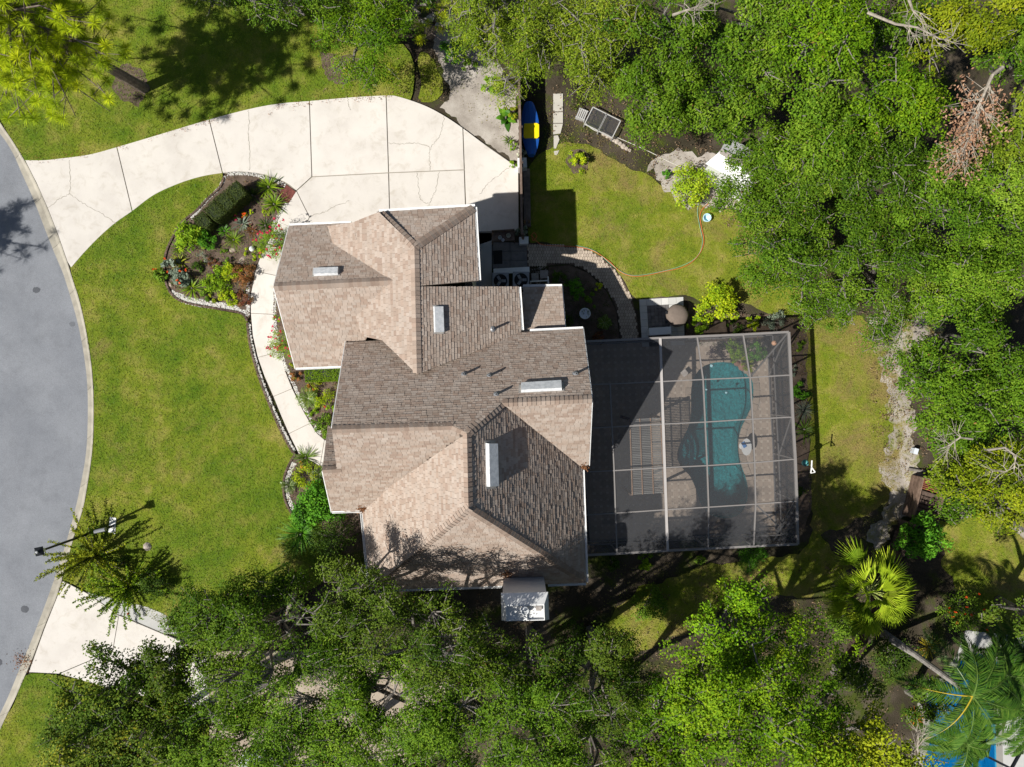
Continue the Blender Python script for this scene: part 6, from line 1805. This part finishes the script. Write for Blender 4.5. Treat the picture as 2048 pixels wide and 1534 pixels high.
# ------------------------------------------------------------------ TREES
def tree(name, label, px, py, zc, rx, ry, rz, cols, seed, L=.14, Wd=.08, lai=2.8, lobes=9, base=None, bark='bark', clump=.40, group=None, hole=0.0, droop=0.0, trunk_r=.16, twig=1.0, mat='leaf', tint=1.0):
    """trunk with limbs, and a crown of leaf clumps gathered in uneven lobes"""
    r = np.random.default_rng(seed)
    c = W(px, py, zc); k = (CAMH - zc) / FPX; RX, RY = rx * k, ry * k
    b = W(base[0], base[1], 0) if base else Vector((c.x, c.y, 0)).lerp(W(px, py, 0), .8)
    root = empty(name, (b.x, b.y, 0), label, 'tree', group)
    area = math.pi * RX * RY; N = int(area * lai / (L * Wd * .5) * 1.75); per = 84; K = max(12, N // per)
    # lobes
    la = np.arange(lobes) * 2.39996 + r.uniform(0, 6.28); lr = np.sqrt((np.arange(lobes) + .5) / lobes) * .74
    lc = np.column_stack([c.x + RX * lr * np.cos(la) + r.normal(size=lobes) * RX * .08, c.y + RY * lr * np.sin(la) + r.normal(size=lobes) * RY * .08, zc + rz * (.55 * (1 - lr ** 2) + r.normal(size=lobes) * .34 - .1)])
    ls = r.uniform(.24, .42, lobes)
    w = ls ** 2; w /= w.sum()
    li = r.choice(lobes, K, p=w)
    d = r.normal(size=(K, 3)); d[:, 2] = np.abs(d[:, 2]) * 1.1 - .35; d /= np.linalg.norm(d, axis=1, keepdims=True)
    f = r.uniform(.25, 1, (K, 1)) ** .5
    f *= (1 + .25 * np.sin(4 * np.arctan2(d[:, 1:2], d[:, 0:1]) + li[:, None] * 1.7))
    cen = lc[li] + d * f * (ls[li][:, None]) * np.array([RX * 1.05, RY * 1.05, rz * .95])
    if hole > 0:   # open gaps through the crown
        hs = r.uniform(-1, 1, (int(5 + 8 * hole), 2)) * np.array([RX, RY]) * .8 + np.array([c.x, c.y])
        for h in hs:
            rad = r.uniform(.15, .35) * min(RX, RY)
            keep = np.hypot(cen[:, 0] - h[0], cen[:, 1] - h[1]) > rad
            cen = cen[keep]; d = d[keep]; li = li[keep]
    K = len(cen)
    bias = r.normal(0, .10, lobes)[li] + r.normal(0, .12, K) + .10 * d[:, 2] + r.normal(0, .05)  # upward clumps get lighter leaves, sunlit tops put into the colour
    if droop:
        cen[:, 2] -= droop * np.hypot(cen[:, 0] - c.x, cen[:, 1] - c.y) / max(RX, RY)
    V, col = leaf_cloud(r, cen, clump * r.uniform(.6, 1.3, K), per, cols, L * .73, Wd * .73, .75, .6, bias, d)
    dead = r.uniform(size=len(V)) < .004
    col[dead] = np.array([.22, .12, .05]) * r.uniform(.6, 1.3, (dead.sum(), 1))
    col *= tint * np.array([0.98, 1.08, 0.76]) * r.uniform(.78, 1.12)
    V[:, :, 2] = np.maximum(V[:, :, 2], .06)
    quads_np('crown', V, col, M[mat], root)
    mb = MB(); fork = Vector((b.x + (c.x - b.x) * .45, b.y + (c.y - b.y) * .45, max(.6, (zc - rz * .7) * .75)))
    mb.tube([b - Vector((0, 0, .1)), b.lerp(fork, .5) + Vector((r.normal() * .06, r.normal() * .06, 0)), fork], [trunk_r * 1.3, trunk_r, trunk_r * .85], 8, caps=False)
    for i in range(lobes):
        e = Vector(lc[i]); m = fork.lerp(e, .5) + Vector((r.normal() * .25, r.normal() * .25, .25))
        m2 = fork.lerp(e, .8) + Vector((r.normal() * .2, r.normal() * .2, .15))
        mb.tube([fork, m, m2, e], [trunk_r * .6, trunk_r * .4, trunk_r * .26, trunk_r * .14], 6, caps=False)
        mine = np.where(li == i)[0]
        for q in mine[:int(9 * twig)]:
            t = Vector(cen[q]) + Vector(d[q]) * clump * .6; s = m2 if q % 2 else e
            mm = s.lerp(t, .5) + Vector((r.normal() * .12, r.normal() * .12, .08))
            mb.tube([s, mm, t], [trunk_r * .17, trunk_r * .11, .010], 4, caps=False)
    mb.build('trunk', M[bark], root)
    return root

OAKS = 'oak trees of the wood beyond the back lawn'
T_ = [
 ('willow_tree', 'drooping olive tree hanging over the blue boat', 1065, 80, 5.0, 105, 125, 2.0, G_WILLOW, dict(L=.15, Wd=.045, droop=1.0, lai=2.3, clump=.5, lobes=11, twig=1.6)),
 ('willow_tree', 'drooping olive tree right of the one over the boat', 1195, 70, 5.4, 105, 120, 2.0, G_WILLOW, dict(L=.15, Wd=.045, droop=.8, lai=2.4, clump=.5, lobes=11, twig=1.5)),
 ('willow_tree', 'olive tree at the top edge above the sandy track', 975, 40, 5.2, 85, 90, 1.8, G_WILLOW, dict(L=.14, Wd=.05, droop=.8, lai=2.3, lobes=9)),
 ('oak_tree', 'leafy boughs hanging over the back of the white shed', 1520, 320, 4.6, 80, 55, 1.4, G_OAK, dict(lai=2.6, lobes=7)),
 ('oak_tree', 'leafy boughs over the lower end of the white shed', 1535, 400, 4.4, 60, 45, 1.2, G_OAK, dict(lai=2.4, lobes=6, L=.12, Wd=.065)),
 ('oak_tree', 'oak boughs overhanging the middle of the sandy bank', 1835, 745, 4.8, 60, 60, 1.4, G_OAK, dict(lai=2.4, lobes=6)),
 ('oak_tree', 'small oak shading the compost bin', 1900, 985, 4.4, 55, 50, 1.2, G_OAK, dict(lai=2.4, lobes=6)),
 ('palm_thicket', 'dark leafy tree beside the blue pool of the neighbour', 1835, 1395, 3.4, 55, 50, 1.2, G_DARK[1:] + [(.14, .18, .03)], dict(lai=2.4, lobes=6)),
 ('palm_thicket', 'dark leafy tree at the right edge above the neighbour pool', 2030, 1215, 5.0, 70, 70, 1.6, G_DARK[1:] + [(.14, .18, .03)], dict(lai=2.4, lobes=7, hole=.2)),
 ('oak_tree', 'dense green tree right of the cold frames', 1300, 210, 4.6, 100, 105, 2.0, G_OAK, dict(lai=3.2)),
 ('oak_tree', 'dark tree at the top edge with pale twigs showing', 1335, 60, 6.0, 105, 90, 2.2, G_OAK, dict(lai=2.8, hole=.5, twig=2)),
 ('oak_tree', 'green tree top centre right of the twiggy one', 1490, 75, 6.2, 120, 115, 2.2, G_OAK, dict(lai=3.0)),
 ('oak_tree', 'broad green tree above the white shed', 1455, 205, 5.4, 105, 90, 2.0, G_OAK, dict(lai=3.0)),
 ('oak_tree', 'tall bright tree in the middle of the top wood', 1630, 90, 6.8, 110, 125, 2.4, G_BRIGHT, dict(lai=2.8, tint=.85)),
 ('oak_tree', 'tree next to the dark gap at the top of the wood', 1770, 60, 6.2, 90, 100, 2.2, G_OAK, dict(lai=2.6, hole=.5)),
 ('oak_tree', 'light green tree at the upper right with long bare limb', 1900, 60, 7.0, 120, 110, 2.4, G_YELLOW, dict(lai=2.8, tint=.85)),
 ('oak_tree', 'tree in the top right corner of the photo', 2030, 110, 6.6, 95, 130, 2.2, G_OAK, dict(lai=2.8)),
 ('oak_tree', 'green tree behind the white shed', 1610, 265, 6.0, 125, 110, 2.2, G_OAK, dict(lai=3.2)),
 ('oak_tree', 'bright green tree left of the brown dead branch', 1775, 215, 6.8, 115, 105, 2.3, G_BRIGHT, dict(lai=2.9, tint=.85)),
 ('oak_tree', 'tree at the right edge beside the brown dead branch', 2010, 290, 6.5, 90, 110, 2.2, G_WILLOW, dict(lai=2.8)),
 ('live_oak', 'wide grey green oak over the right end of the shed', 1560, 415, 5.2, 140, 110, 1.9, G_OAK, dict(lai=3.0, L=.12, Wd=.065, twig=1.8)),
 ('live_oak', 'wide grey green oak in the centre of the right wood', 1720, 375, 6.0, 140, 125, 2.0, G_OAK, dict(lai=3.0, L=.12, Wd=.065, twig=1.8)),
 ('live_oak', 'grey green oak below the brown dead branch', 1890, 415, 6.2, 130, 105, 2.0, G_OAK, dict(lai=3.0, L=.12, Wd=.065, twig=1.6)),
 ('live_oak', 'grey green oak at the right edge, middle height', 2030, 460, 6.2, 90, 110, 2.0, G_OAK, dict(lai=2.8, L=.12, Wd=.065)),
 ('live_oak', 'oak whose branches reach over the back lawn', 1555, 520, 4.6, 125, 75, 1.5, G_OAK, dict(lai=2.9, L=.12, Wd=.065, twig=1.8)),
 ('live_oak', 'oak above the gap of white sand', 1720, 535, 5.4, 130, 85, 1.8, G_OAK, dict(lai=2.8, L=.12, Wd=.065, hole=.4, twig=1.8)),
 ('live_oak', 'oak at the right edge above the sandy gap', 1925, 560, 5.8, 130, 95, 1.9, G_OAK, dict(lai=2.9, L=.12, Wd=.065)),
 ('live_oak', 'small oak boughs hanging beside the upper right cage corner', 1650, 610, 3.8, 75, 50, 1.0, G_OAK, dict(lai=2.5, L=.11, Wd=.06, lobes=7)),
 ('live_oak', 'thin oak boughs over the white sand', 1765, 670, 4.0, 70, 60, 1.1, G_OAK, dict(lai=1.9, L=.11, Wd=.06, lobes=6, hole=.3)),
 ('oak_tree', 'dark round oak right of the white sand', 1940, 680, 5.6, 120, 90, 2.0, G_OAK, dict(lai=3.2, hole=.2)),
 ('oak_tree', 'round oak bulging over the sandy bank', 1905, 790, 5.4, 105, 95, 2.0, G_OAK, dict(lai=3.2)),
 ('oak_tree', 'oak at the right edge level with the pool', 2025, 800, 5.8, 85, 120, 2.0, G_OAK, dict(lai=3.0)),
 ('yellow_oak', 'yellow green oak at the right edge above the bare trunk', 1990, 950, 6.2, 105, 85, 1.8, G_YELLOW, dict(lai=2.9, tint=.9)),
 ('yellow_oak', 'low yellow green boughs over the compost bin', 1920, 925, 4.0, 75, 55, 1.2, G_WILLOW, dict(lai=2.4, lobes=7, tint=.95)),
 # lower side
 ('street_oak', "dark yellow leaved tree beside the neighbour's driveway mouth", 262, 1372, 5.6, 140, 110, 2.0, G_DARK[1:] + [(.30, .28, .03)], dict(lai=3.5, hole=.12, L=.13, base=(330, 1330), lobes=11)),
 ('street_oak', 'dark olive tree at the bottom left corner', 235, 1485, 5.8, 150, 100, 2.0, G_DARK[1:] + [(.36, .30, .03)], dict(lai=3.6, hole=.1, L=.13, base=(330, 1440))),
 ('street_oak', 'small dark tree between the driveway and the wide oak', 385, 1305, 5.4, 95, 85, 1.8, G_DARK[1:] + [(.16, .18, .03)], dict(lai=3.2, hole=.3, base=(430, 1250))),
 ('grey_oak', 'wide silvery oak left of the house corner', 540, 1255, 6.8, 175, 125, 2.2, G_OAK, dict(lai=4.2, L=.12, Wd=.06, hole=.08, twig=2.2, lobes=12, base=(600, 1210))),
 ('grey_oak', 'twiggy oak leaning over the lower left roof corner', 715, 1190, 7.6, 115, 95, 2.0, G_DARK[1:] + [(.17, .22, .04)], dict(lai=2.2, L=.12, Wd=.06, hole=.25, twig=2.2, base=(690, 1180))),
 ('grey_oak', 'oak below the roof left of the chimney', 875, 1265, 7.6, 150, 100, 2.2, G_DARK[1:] + [(.20, .24, .04)], dict(lai=3.2, L=.12, Wd=.06, hole=.2, twig=2.0, lobes=11, base=(870, 1230))),
 ('grey_oak', 'silvery oak over the parked car', 480, 1420, 6.4, 150, 115, 2.2, G_OAK, dict(lai=3.9, L=.12, Wd=.06, hole=.08, twig=2.2, base=(560, 1370))),
 ('grey_oak', 'wide silvery oak at the bottom centre left', 720, 1385, 7.2, 185, 135, 2.3, G_OAK, dict(lai=4.0, L=.12, Wd=.06, hole=.08, twig=2.2, lobes=12, base=(770, 1330))),
 ('grey_oak', 'oak at the bottom edge below the wide silvery one', 660, 1520, 6.4, 150, 75, 1.8, G_OAK, dict(lai=2.7, L=.12, Wd=.06, hole=.2, twig=2, base=(720, 1450))),
 ('grey_oak', 'silvery oak with pale limbs at the bottom centre', 1000, 1430, 7.8, 185, 125, 2.3, G_OAK, dict(lai=4.0, L=.12, Wd=.055, hole=.15, twig=2.8, lobes=12, base=(1010, 1330))),
 ('grey_oak', 'dark oak below the chimney', 1050, 1325, 7.4, 135, 75, 1.8, G_DARK[1:] + [(.20, .24, .04)], dict(lai=3.2, L=.12, Wd=.06, hole=.2, twig=2, base=(1060, 1260))),
 ('grey_oak', 'dark oak in the shadow right of the chimney', 1185, 1340, 7.6, 110, 100, 2.2, G_DARK[1:] + [(.17, .21, .03)], dict(lai=3.2, L=.12, Wd=.06, hole=.2, twig=2, base=(1180, 1260))),
 ('grey_oak', 'oak at the bottom edge right of centre', 1180, 1490, 6.8, 125, 85, 1.9, G_OAK, dict(lai=2.8, L=.12, Wd=.06, hole=.1, twig=2, base=(1170, 1400))),
 ('grey_oak', 'oak at the bottom edge between the silvery ones', 850, 1510, 6.8, 130, 80, 1.9, G_OAK, dict(lai=2.7, L=.12, Wd=.06, hole=.2, twig=2.2, base=(870, 1420))),
 ('camphor_tree', 'big glossy bright green tree at the bottom right of centre', 1490, 1390, 7.9, 215, 170, 2.8, G_BRIGHT, dict(lai=3.3, L=.13, Wd=.08, lobes=19, clump=.40, base=(1440, 1300), tint=1.15)),
 ('camphor_tree', 'upper bright green bough group below the pool cage', 1455, 1240, 7.6, 120, 95, 2.2, G_BRIGHT, dict(lai=2.8, L=.13, Wd=.08, lobes=9, hole=.15, base=(1420, 1260), tint=1.15)),
 ('camphor_tree', 'yellow green tree at the bottom edge beside the orange bromeliads', 1690, 1475, 7.6, 115, 90, 2.2, G_YELLOW, dict(lai=3.0, L=.14, Wd=.085, lobes=9, base=(1640, 1400))),
 ('camphor_tree', 'bright green tree at the bottom edge left of the big glossy one', 1330, 1480, 6.4, 90, 90, 2.0, G_BRIGHT, dict(lai=3.0, L=.14, Wd=.085, lobes=8, tint=.9, base=(1320, 1400))),
 ('camphor_tree', 'olive tree between the big glossy one and the leaning palm trunk', 1690, 1350, 4.0, 75, 65, 1.4, G_DARK[1:] + [(.14, .18, .03)], dict(lai=2.6, L=.13, Wd=.08, lobes=8, hole=.2)),
 ('grey_oak', 'dark oak left of the parked car', 360, 1450, 5.6, 100, 90, 1.8, G_DARK[1:] + [(.2, .22, .03)], dict(lai=3.0, L=.12, Wd=.06, hole=.2, twig=2, base=(400, 1420))),
 ('oak_tree', 'oak hiding the far end of the sandy gap', 1845, 590, 5.0, 75, 60, 1.5, G_OAK, dict(lai=2.4, L=.12, Wd=.065)),
 ('oak_tree', 'low leafy oak boughs right of the compost bin', 1905, 850, 4.6, 80, 60, 1.5, G_OAK, dict(lai=2.8)),
 ('yellow_oak', 'small yellow green tree above the shaded back turf', 2000, 1010, 5.0, 80, 50, 1.4, G_YELLOW, dict(lai=2.4, hole=.2)),
 # upper left
 ('side_oak', 'bright leafy tree above the driveway middle', 735, 70, 3.6, 100, 95, 1.5, G_BRIGHT, dict(lai=2.6, L=.12, Wd=.06, tint=.8, lobes=10)),
 ('side_oak', 'dark leafy tree at the top edge left of the bright one', 585, 5, 4.2, 110, 50, 1.4, G_OAK, dict(lai=2.0, L=.12, Wd=.06, hole=.3)),
 ('side_oak', 'dark leafy boughs at the top edge beside the pine shadow', 440, -15, 4.0, 90, 40, 1.2, G_DARK[1:] + [(.1, .14, .02)], dict(lai=1.6, L=.12, Wd=.06, hole=.3)),
 ('side_oak', 'small tree at the top edge above the worn track', 825, 10, 3.6, 60, 50, 1.2, G_OAK, dict(lai=2.2, L=.12, Wd=.06, hole=.2)),
]
for i, (nm, lb, px, py, zc, rx, ry, rz, cols, kw) in enumerate(T_):
    tree(nm, lb, px, py, zc, rx, ry, rz, cols, 400 + i, **kw)

# bare and dead branches
def bare_limb(name, label, pts, r0, seed, nsub=10, leafcol=None, nl=0, length=.8, cat='branch'):
    r = np.random.default_rng(seed); P = [W(*p) for p in pts]; root = empty(name, tuple(P[0]), label, cat)
    mb = MB(); n = len(P)
    mb.tube(P, [r0 * (1 - .8 * i / (n - 1)) for i in range(n)], 6, (1.5, 1.45, 1.35), caps=False); tips = []
    for k in range(nsub):
        t = r.uniform(.3, 1) * (n - 1); i = min(int(t), n - 2); b = P[i].lerp(P[i + 1], t - i); dr = (P[i + 1] - P[i]).normalized() + Vector(r.normal(size=3) * np.array([.7, .7, .25])); dr.normalize()
        L = length * r.uniform(.5, 1.2); m = b + dr * L * .5 + Vector(r.normal(size=3) * .06); e = b + dr * L + Vector(r.normal(size=3) * .12)
        mb.tube([b, m, e], [r0 * .35, r0 * .22, .006], 4, (1.5, 1.45, 1.35), caps=False); tips += [m, e]
        for q in range(3):
            e2 = m + Vector(r.normal(size=3) * np.array([.25, .25, .1])) + dr * .3; mb.tube([m, e2], [r0 * .18, .005], 4, (1.5, 1.45, 1.35), caps=False); tips.append(e2)
    mb.build('limb', M['bark'], root)
    if leafcol:
        T = np.array([list(t) for t in tips])[r.integers(0, len(tips), nl)] + r.normal(size=(nl, 3)) * np.array([.16, .16, .08])
        nr = r.normal(size=(nl, 3)); nr[:, 2] += .5
        quads_np('dead_leaves', leaf_quads(T, nr, .11, .06, r), ramp3(r.uniform(0, 1, nl), leafcol), M['leaf'], root)
    return root
bare_limb('dead_branch', 'dead branch with brown leaves hanging in the right wood', [(2005, 135, 9.3), (1985, 150, 9.4), (1963, 200, 9.3), (1945, 250, 9.0), (1930, 300, 8.7)], .07, 501, 34, [(.24, .12, .07), (.42, .24, .15), (.5, .32, .2)], 1500, .75)
bare_limb('bare_limb', 'pale bare limb at the top right of the wood', [(1735, 25, 9.4), (1790, 48, 9.5), (1835, 55, 9.6), (1880, 78, 9.5), (1900, 80, 9.4)], .05, 502, 10, length=.6)
bare_limb('bare_limb', 'short pale fork at the top right edge', [(1818, 0, 9.5), (1825, 20, 9.6), (1845, 40, 9.6)], .05, 503, 6, length=.5)
bare_limb('bare_limb', 'grey bare branch arching over the compost bin', [(1945, 878, 7.9), (1920, 875, 8.0), (1900, 890, 7.8), (1875, 900, 7.5)], .04, 504, 10, length=.55)
bare_limb('bare_limb', 'grey bare branch hooking at the right edge', [(1975, 900, 8.4), (2010, 895, 8.5), (2032, 912, 8.4), (2028, 935, 8.3), (1995, 950, 8.1)], .045, 505, 12, length=.55)
bare_limb('bare_limb', 'pale twigs at the top edge left of the wood', [(1345, 30, 8.6), (1380, 18, 8.7), (1420, 5, 8.6)], .05, 506, 12, length=.6)
bare_limb('bare_limb', 'pale limb fan in the bottom centre oak', [(1000, 1440, 7.0), (970, 1400, 7.6), (930, 1370, 7.9), (900, 1350, 7.8)], .06, 507, 16, length=.7)
bare_limb('bare_limb', 'pale limb fork near the bottom centre', [(1100, 1470, 7.2), (1080, 1430, 7.6), (1090, 1390, 7.7)], .05, 508, 12, length=.6)
bare_limb('bare_limb', 'white bare twigs at the bottom edge by the blue pool', [(1845, 1534, 5), (1835, 1500, 5.4), (1838, 1465, 5.5)], .05, 509, 12, length=.5)
bare_limb('leaning_trunk', 'thick pale bare trunk at the right edge below the yellow oak', [(2060, 1075, 1.0), (2020, 1045, 2.0), (1985, 1020, 3.2), (1960, 1000, 4.0)], .22, 510, 3, length=.6, cat='tree trunk')

# long leaf pine, upper left
def pine(name, label, base, top, tufts, seed, box, nt, zr, cat='tree', needle=.26, per=46, cols=G_PINE, spread=False):
    r = np.random.default_rng(seed); b = W(*base); t = W(*top); root = empty(name, (b.x, b.y, 0), label, cat)
    mb = MB(); tr = [b.lerp(t, q) + Vector((r.normal() * .05, r.normal() * .05, 0)) for q in (0, .25, .5, .75, 1)]
    mb.tube(tr, [.24, .2, .17, .13, .08], 9, caps=False)
    V = []; T = []
    pts = []
    nb = max(6, nt // 7)
    for k in range(nb):
        z = r.uniform(*zr); a = W(r.uniform(box[0], box[2]), r.uniform(box[1], box[3]), z) if k % 4 else W(box[0] + (box[2] - box[0]) * .3 + r.normal() * 60, (box[1] + box[3]) * .55 + r.normal() * 60, z); s = tr[2].lerp(tr[4], r.uniform(0, 1))
        if spread and k % 2:
            z = r.uniform(4.5, 9.5); aa = r.uniform(0, 6.28); a = Vector((t.x, t.y, 0)).lerp(Vector((b.x, b.y, 0)), .35) + Vector((math.cos(aa), math.sin(aa), 0)) * r.uniform(1.2, 3.4) + Vector((0, 0, z)); s = tr[1].lerp(tr[4], min(1, max(0, (z - 2.5) / 6.5)))
        m = s.lerp(a, .5) + Vector((r.normal() * .2, r.normal() * .2, .2)); mb.tube([s, m, a], [.04, .028, .012], 5, caps=False)
        for q in range(7):
            u = r.uniform(.3, 1); p = (s.lerp(m, u * 2) if u < .5 else m.lerp(a, u * 2 - 1)) + Vector((r.normal() * .38, r.normal() * .38, r.normal() * .18))
            base_ = s.lerp(a, max(.2, u - .1)); mb.tube([base_, p], [.018, .01], 4, caps=False); pts.append(p)
    for p in pts:
        up = np.array([r.normal() * .3, r.normal() * .3, 1.0]); bz = r.normal(.5, .14)
        D = r.normal(size=(per, 3)) + up * .55; D /= np.linalg.norm(D, axis=1, keepdims=True)
        Ln = needle * r.uniform(.75, 1.15, (per, 1)); base_ = np.array(p); e = base_ + D * Ln - np.array([0, 0, .25]) * Ln ** 2 * 2
        sd_ = np.cross(D, np.array([0, 0, 1.0]) + r.normal(size=(per, 3)) * .35); sd_ /= np.linalg.norm(sd_, axis=1, keepdims=True)
        m = base_ + D * Ln * .5; w = .0065
        V.append(np.stack([np.tile(base_, (per, 1)), m + sd_ * w, e, m - sd_ * w], 1)); T.append(ramp3(r.normal(bz, .15, per), cols) * 1.5)
    quads_np('needles', np.vstack(V), np.vstack(T), M['leaf'], root)
    mb.build('trunk', M['pinebark'], root)
    return root
pine('pine_tree', 'yellow green long needled pine with bare trunk, upper left', (290, 178, 0), (-40, -10, 9.0), 0, 601, (-60, -40, 245, 245), 460, (3.4, 6.0), needle=.34, per=150, spread=True)
pine('pine_tree', 'soft bright pine sapling at the top edge beside the sandy track', (860, 70, 0), (862, 45, 3.0), 0, 602, (825, 5, 905, 80), 50, (1.6, 3.2), per=40)
# the pine off the left edge whose shadow lies on the road
pine('pine_tree', 'pine standing left of the photo, only its shadow on the road shows', (-500, 520, 0), (-500, 510, 6.2), 0, 603, (-510, 460, -440, 530), 110, (5.6, 6.6), needle=.4, per=90)

# fan palm
def fan_palm(name, label, px, py, zc, Rpx, seed, base=None, nf=24):
    r = np.random.default_rng(seed); c = W(px, py, zc); root = empty(name, (c.x, c.y, 0), label, 'palm tree'); k = (CAMH - zc) / FPX; R = Rpx * k
    V = []; T = []; mb = MB()
    for f in range(nf):
        az = f * 2.39996 + r.normal() * .25; el = 1.35 - 1.5 * (f / nf) ** .8 + r.normal() * .12; pl_ = R * (.30 + .26 * f / nf) * r.uniform(.85, 1.15)
        d = np.array([math.cos(az) * math.cos(el), math.sin(az) * math.cos(el), math.sin(el)]); hub = np.array(c) + d * pl_ + np.array([0, 0, -.12 * pl_ * (f / nf)])
        mb.tube([c, Vector(hub)], [.022, .014], 5, (.5, .58, .16), caps=False)
        s = np.array([-math.sin(az), math.cos(az), 0]); roll = r.normal() * .5; nrm = np.cross(d, s); s = s * math.cos(roll) + nrm * math.sin(roll); nrm = np.cross(d, s)
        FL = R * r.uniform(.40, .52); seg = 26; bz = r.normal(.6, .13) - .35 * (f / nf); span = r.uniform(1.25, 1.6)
        for i in range(seg):
            a0 = -span + 2 * span * i / seg; a1 = -span + 2 * span * (i + 1) / seg; am = (a0 + a1) / 2
            def dv(a, fold): return d * math.cos(a) + s * math.sin(a) + nrm * (fold - .30 * abs(a))
            l = FL * (1 - .2 * (abs(am) / span) ** 2) * r.uniform(.9, 1.06)
            p0 = hub + dv(a0, -.05) * l * .50; p1 = hub + dv(a1, -.05) * l * .50; pm = hub + dv(am, .06) * l * .56; tip = hub + dv(am + r.normal() * .02, 0) * l; tip[2] -= r.uniform(.1, .4) * l
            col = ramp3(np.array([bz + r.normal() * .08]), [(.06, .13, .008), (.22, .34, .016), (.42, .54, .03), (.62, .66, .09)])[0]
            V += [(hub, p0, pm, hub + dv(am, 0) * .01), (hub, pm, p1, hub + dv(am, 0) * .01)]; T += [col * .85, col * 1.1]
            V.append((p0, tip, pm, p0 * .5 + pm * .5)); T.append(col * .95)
            V.append((pm, tip, p1, p1 * .5 + pm * .5)); T.append(col * 1.12 + np.array([.08, .05, .01]) * (r.uniform() < .4))  # pale tips and uneven halves put highlights into the leaf colour
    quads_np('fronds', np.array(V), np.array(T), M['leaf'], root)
    mb.build('petioles', M['plastic'], root)
    b = W(*base, 0) if base else Vector((c.x, c.y, 0))
    MB().tube([b, b.lerp(c, .5), c + Vector((0, 0, .05))], [.2, .15, .12], 10).build('trunk', M['palmbark'], root)
    return root
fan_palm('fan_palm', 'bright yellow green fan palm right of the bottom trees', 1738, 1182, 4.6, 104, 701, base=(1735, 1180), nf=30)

def feather_palm(name, label, base, crown, nf, Lm, seed, cols, rise=.9, droop=1.7, azs=None, ll=.5):
    r = np.random.default_rng(seed); b = W(*base); c = W(*crown); root = empty(name, (b.x, b.y, 0), label, 'palm tree'); V = []; T = []; mb = MB()
    for k in range(nf):
        az = azs[k] if azs else k * 2.39996 + r.normal() * .1
        pts = feather(V, T, np.array(c), az, Lm * r.uniform(.85, 1.1), rise * r.uniform(.6, 1.3), droop * r.uniform(.8, 1.2), 90, ll, cols, r, .034, .9)
        mb.tube(pts[::6], [.03 * (1 - i / 10) + .006 for i in range(len(pts[::6]))], 5, (.55, .42, .04) if k in (6, 7) and nf == 9 else (.10, .17, .03), caps=False)
    quads_np('fronds', np.array(V), np.array(T), M['glossleaf'], root); mb.build('midribs', M['plastic'], root)
    MB().tube([b, b.lerp(c, .4) + Vector((.04, .03, 0)), c], [.2, .13, .10], 10).build('trunk', M['palmbark'], root)
    return root
PG = [(.014, .05, .006), (.035, .10, .010), (.075, .165, .016), (.17, .26, .035)]
feather_palm('feather_palm', 'feather palm with leaning pale trunk over the blue pool', (1768, 1268, 0), (1945, 1392, 5.6), 9, 2.7, 711, PG, azs=[2.05, .9, .35, -.35, -1.0, -1.6, -2.3, 3.0, 1.45], ll=.6)
feather_palm('feather_palm', 'feather palm in the bottom right corner', (2010, 1380, 0), (2055, 1420, 4.4), 16, 2.3, 712, PG)
feather_palm('feather_palm', 'feather palm over the far end of the blue pool', (1975, 1330, 0), (2010, 1350, 4.2), 12, 1.9, 715, PG, ll=.45)
feather_palm('feather_palm', 'low feather palm at the bottom edge below the leaning trunk', (1900, 1470, 0), (1935, 1490, 3.2), 14, 1.8, 714, PG, ll=.45)
feather_palm('feather_palm', 'feather palm at the right edge above the corner one', (2010, 1290, 0), (2045, 1305, 3.2), 8, 1.5, 713, PG, ll=.4)
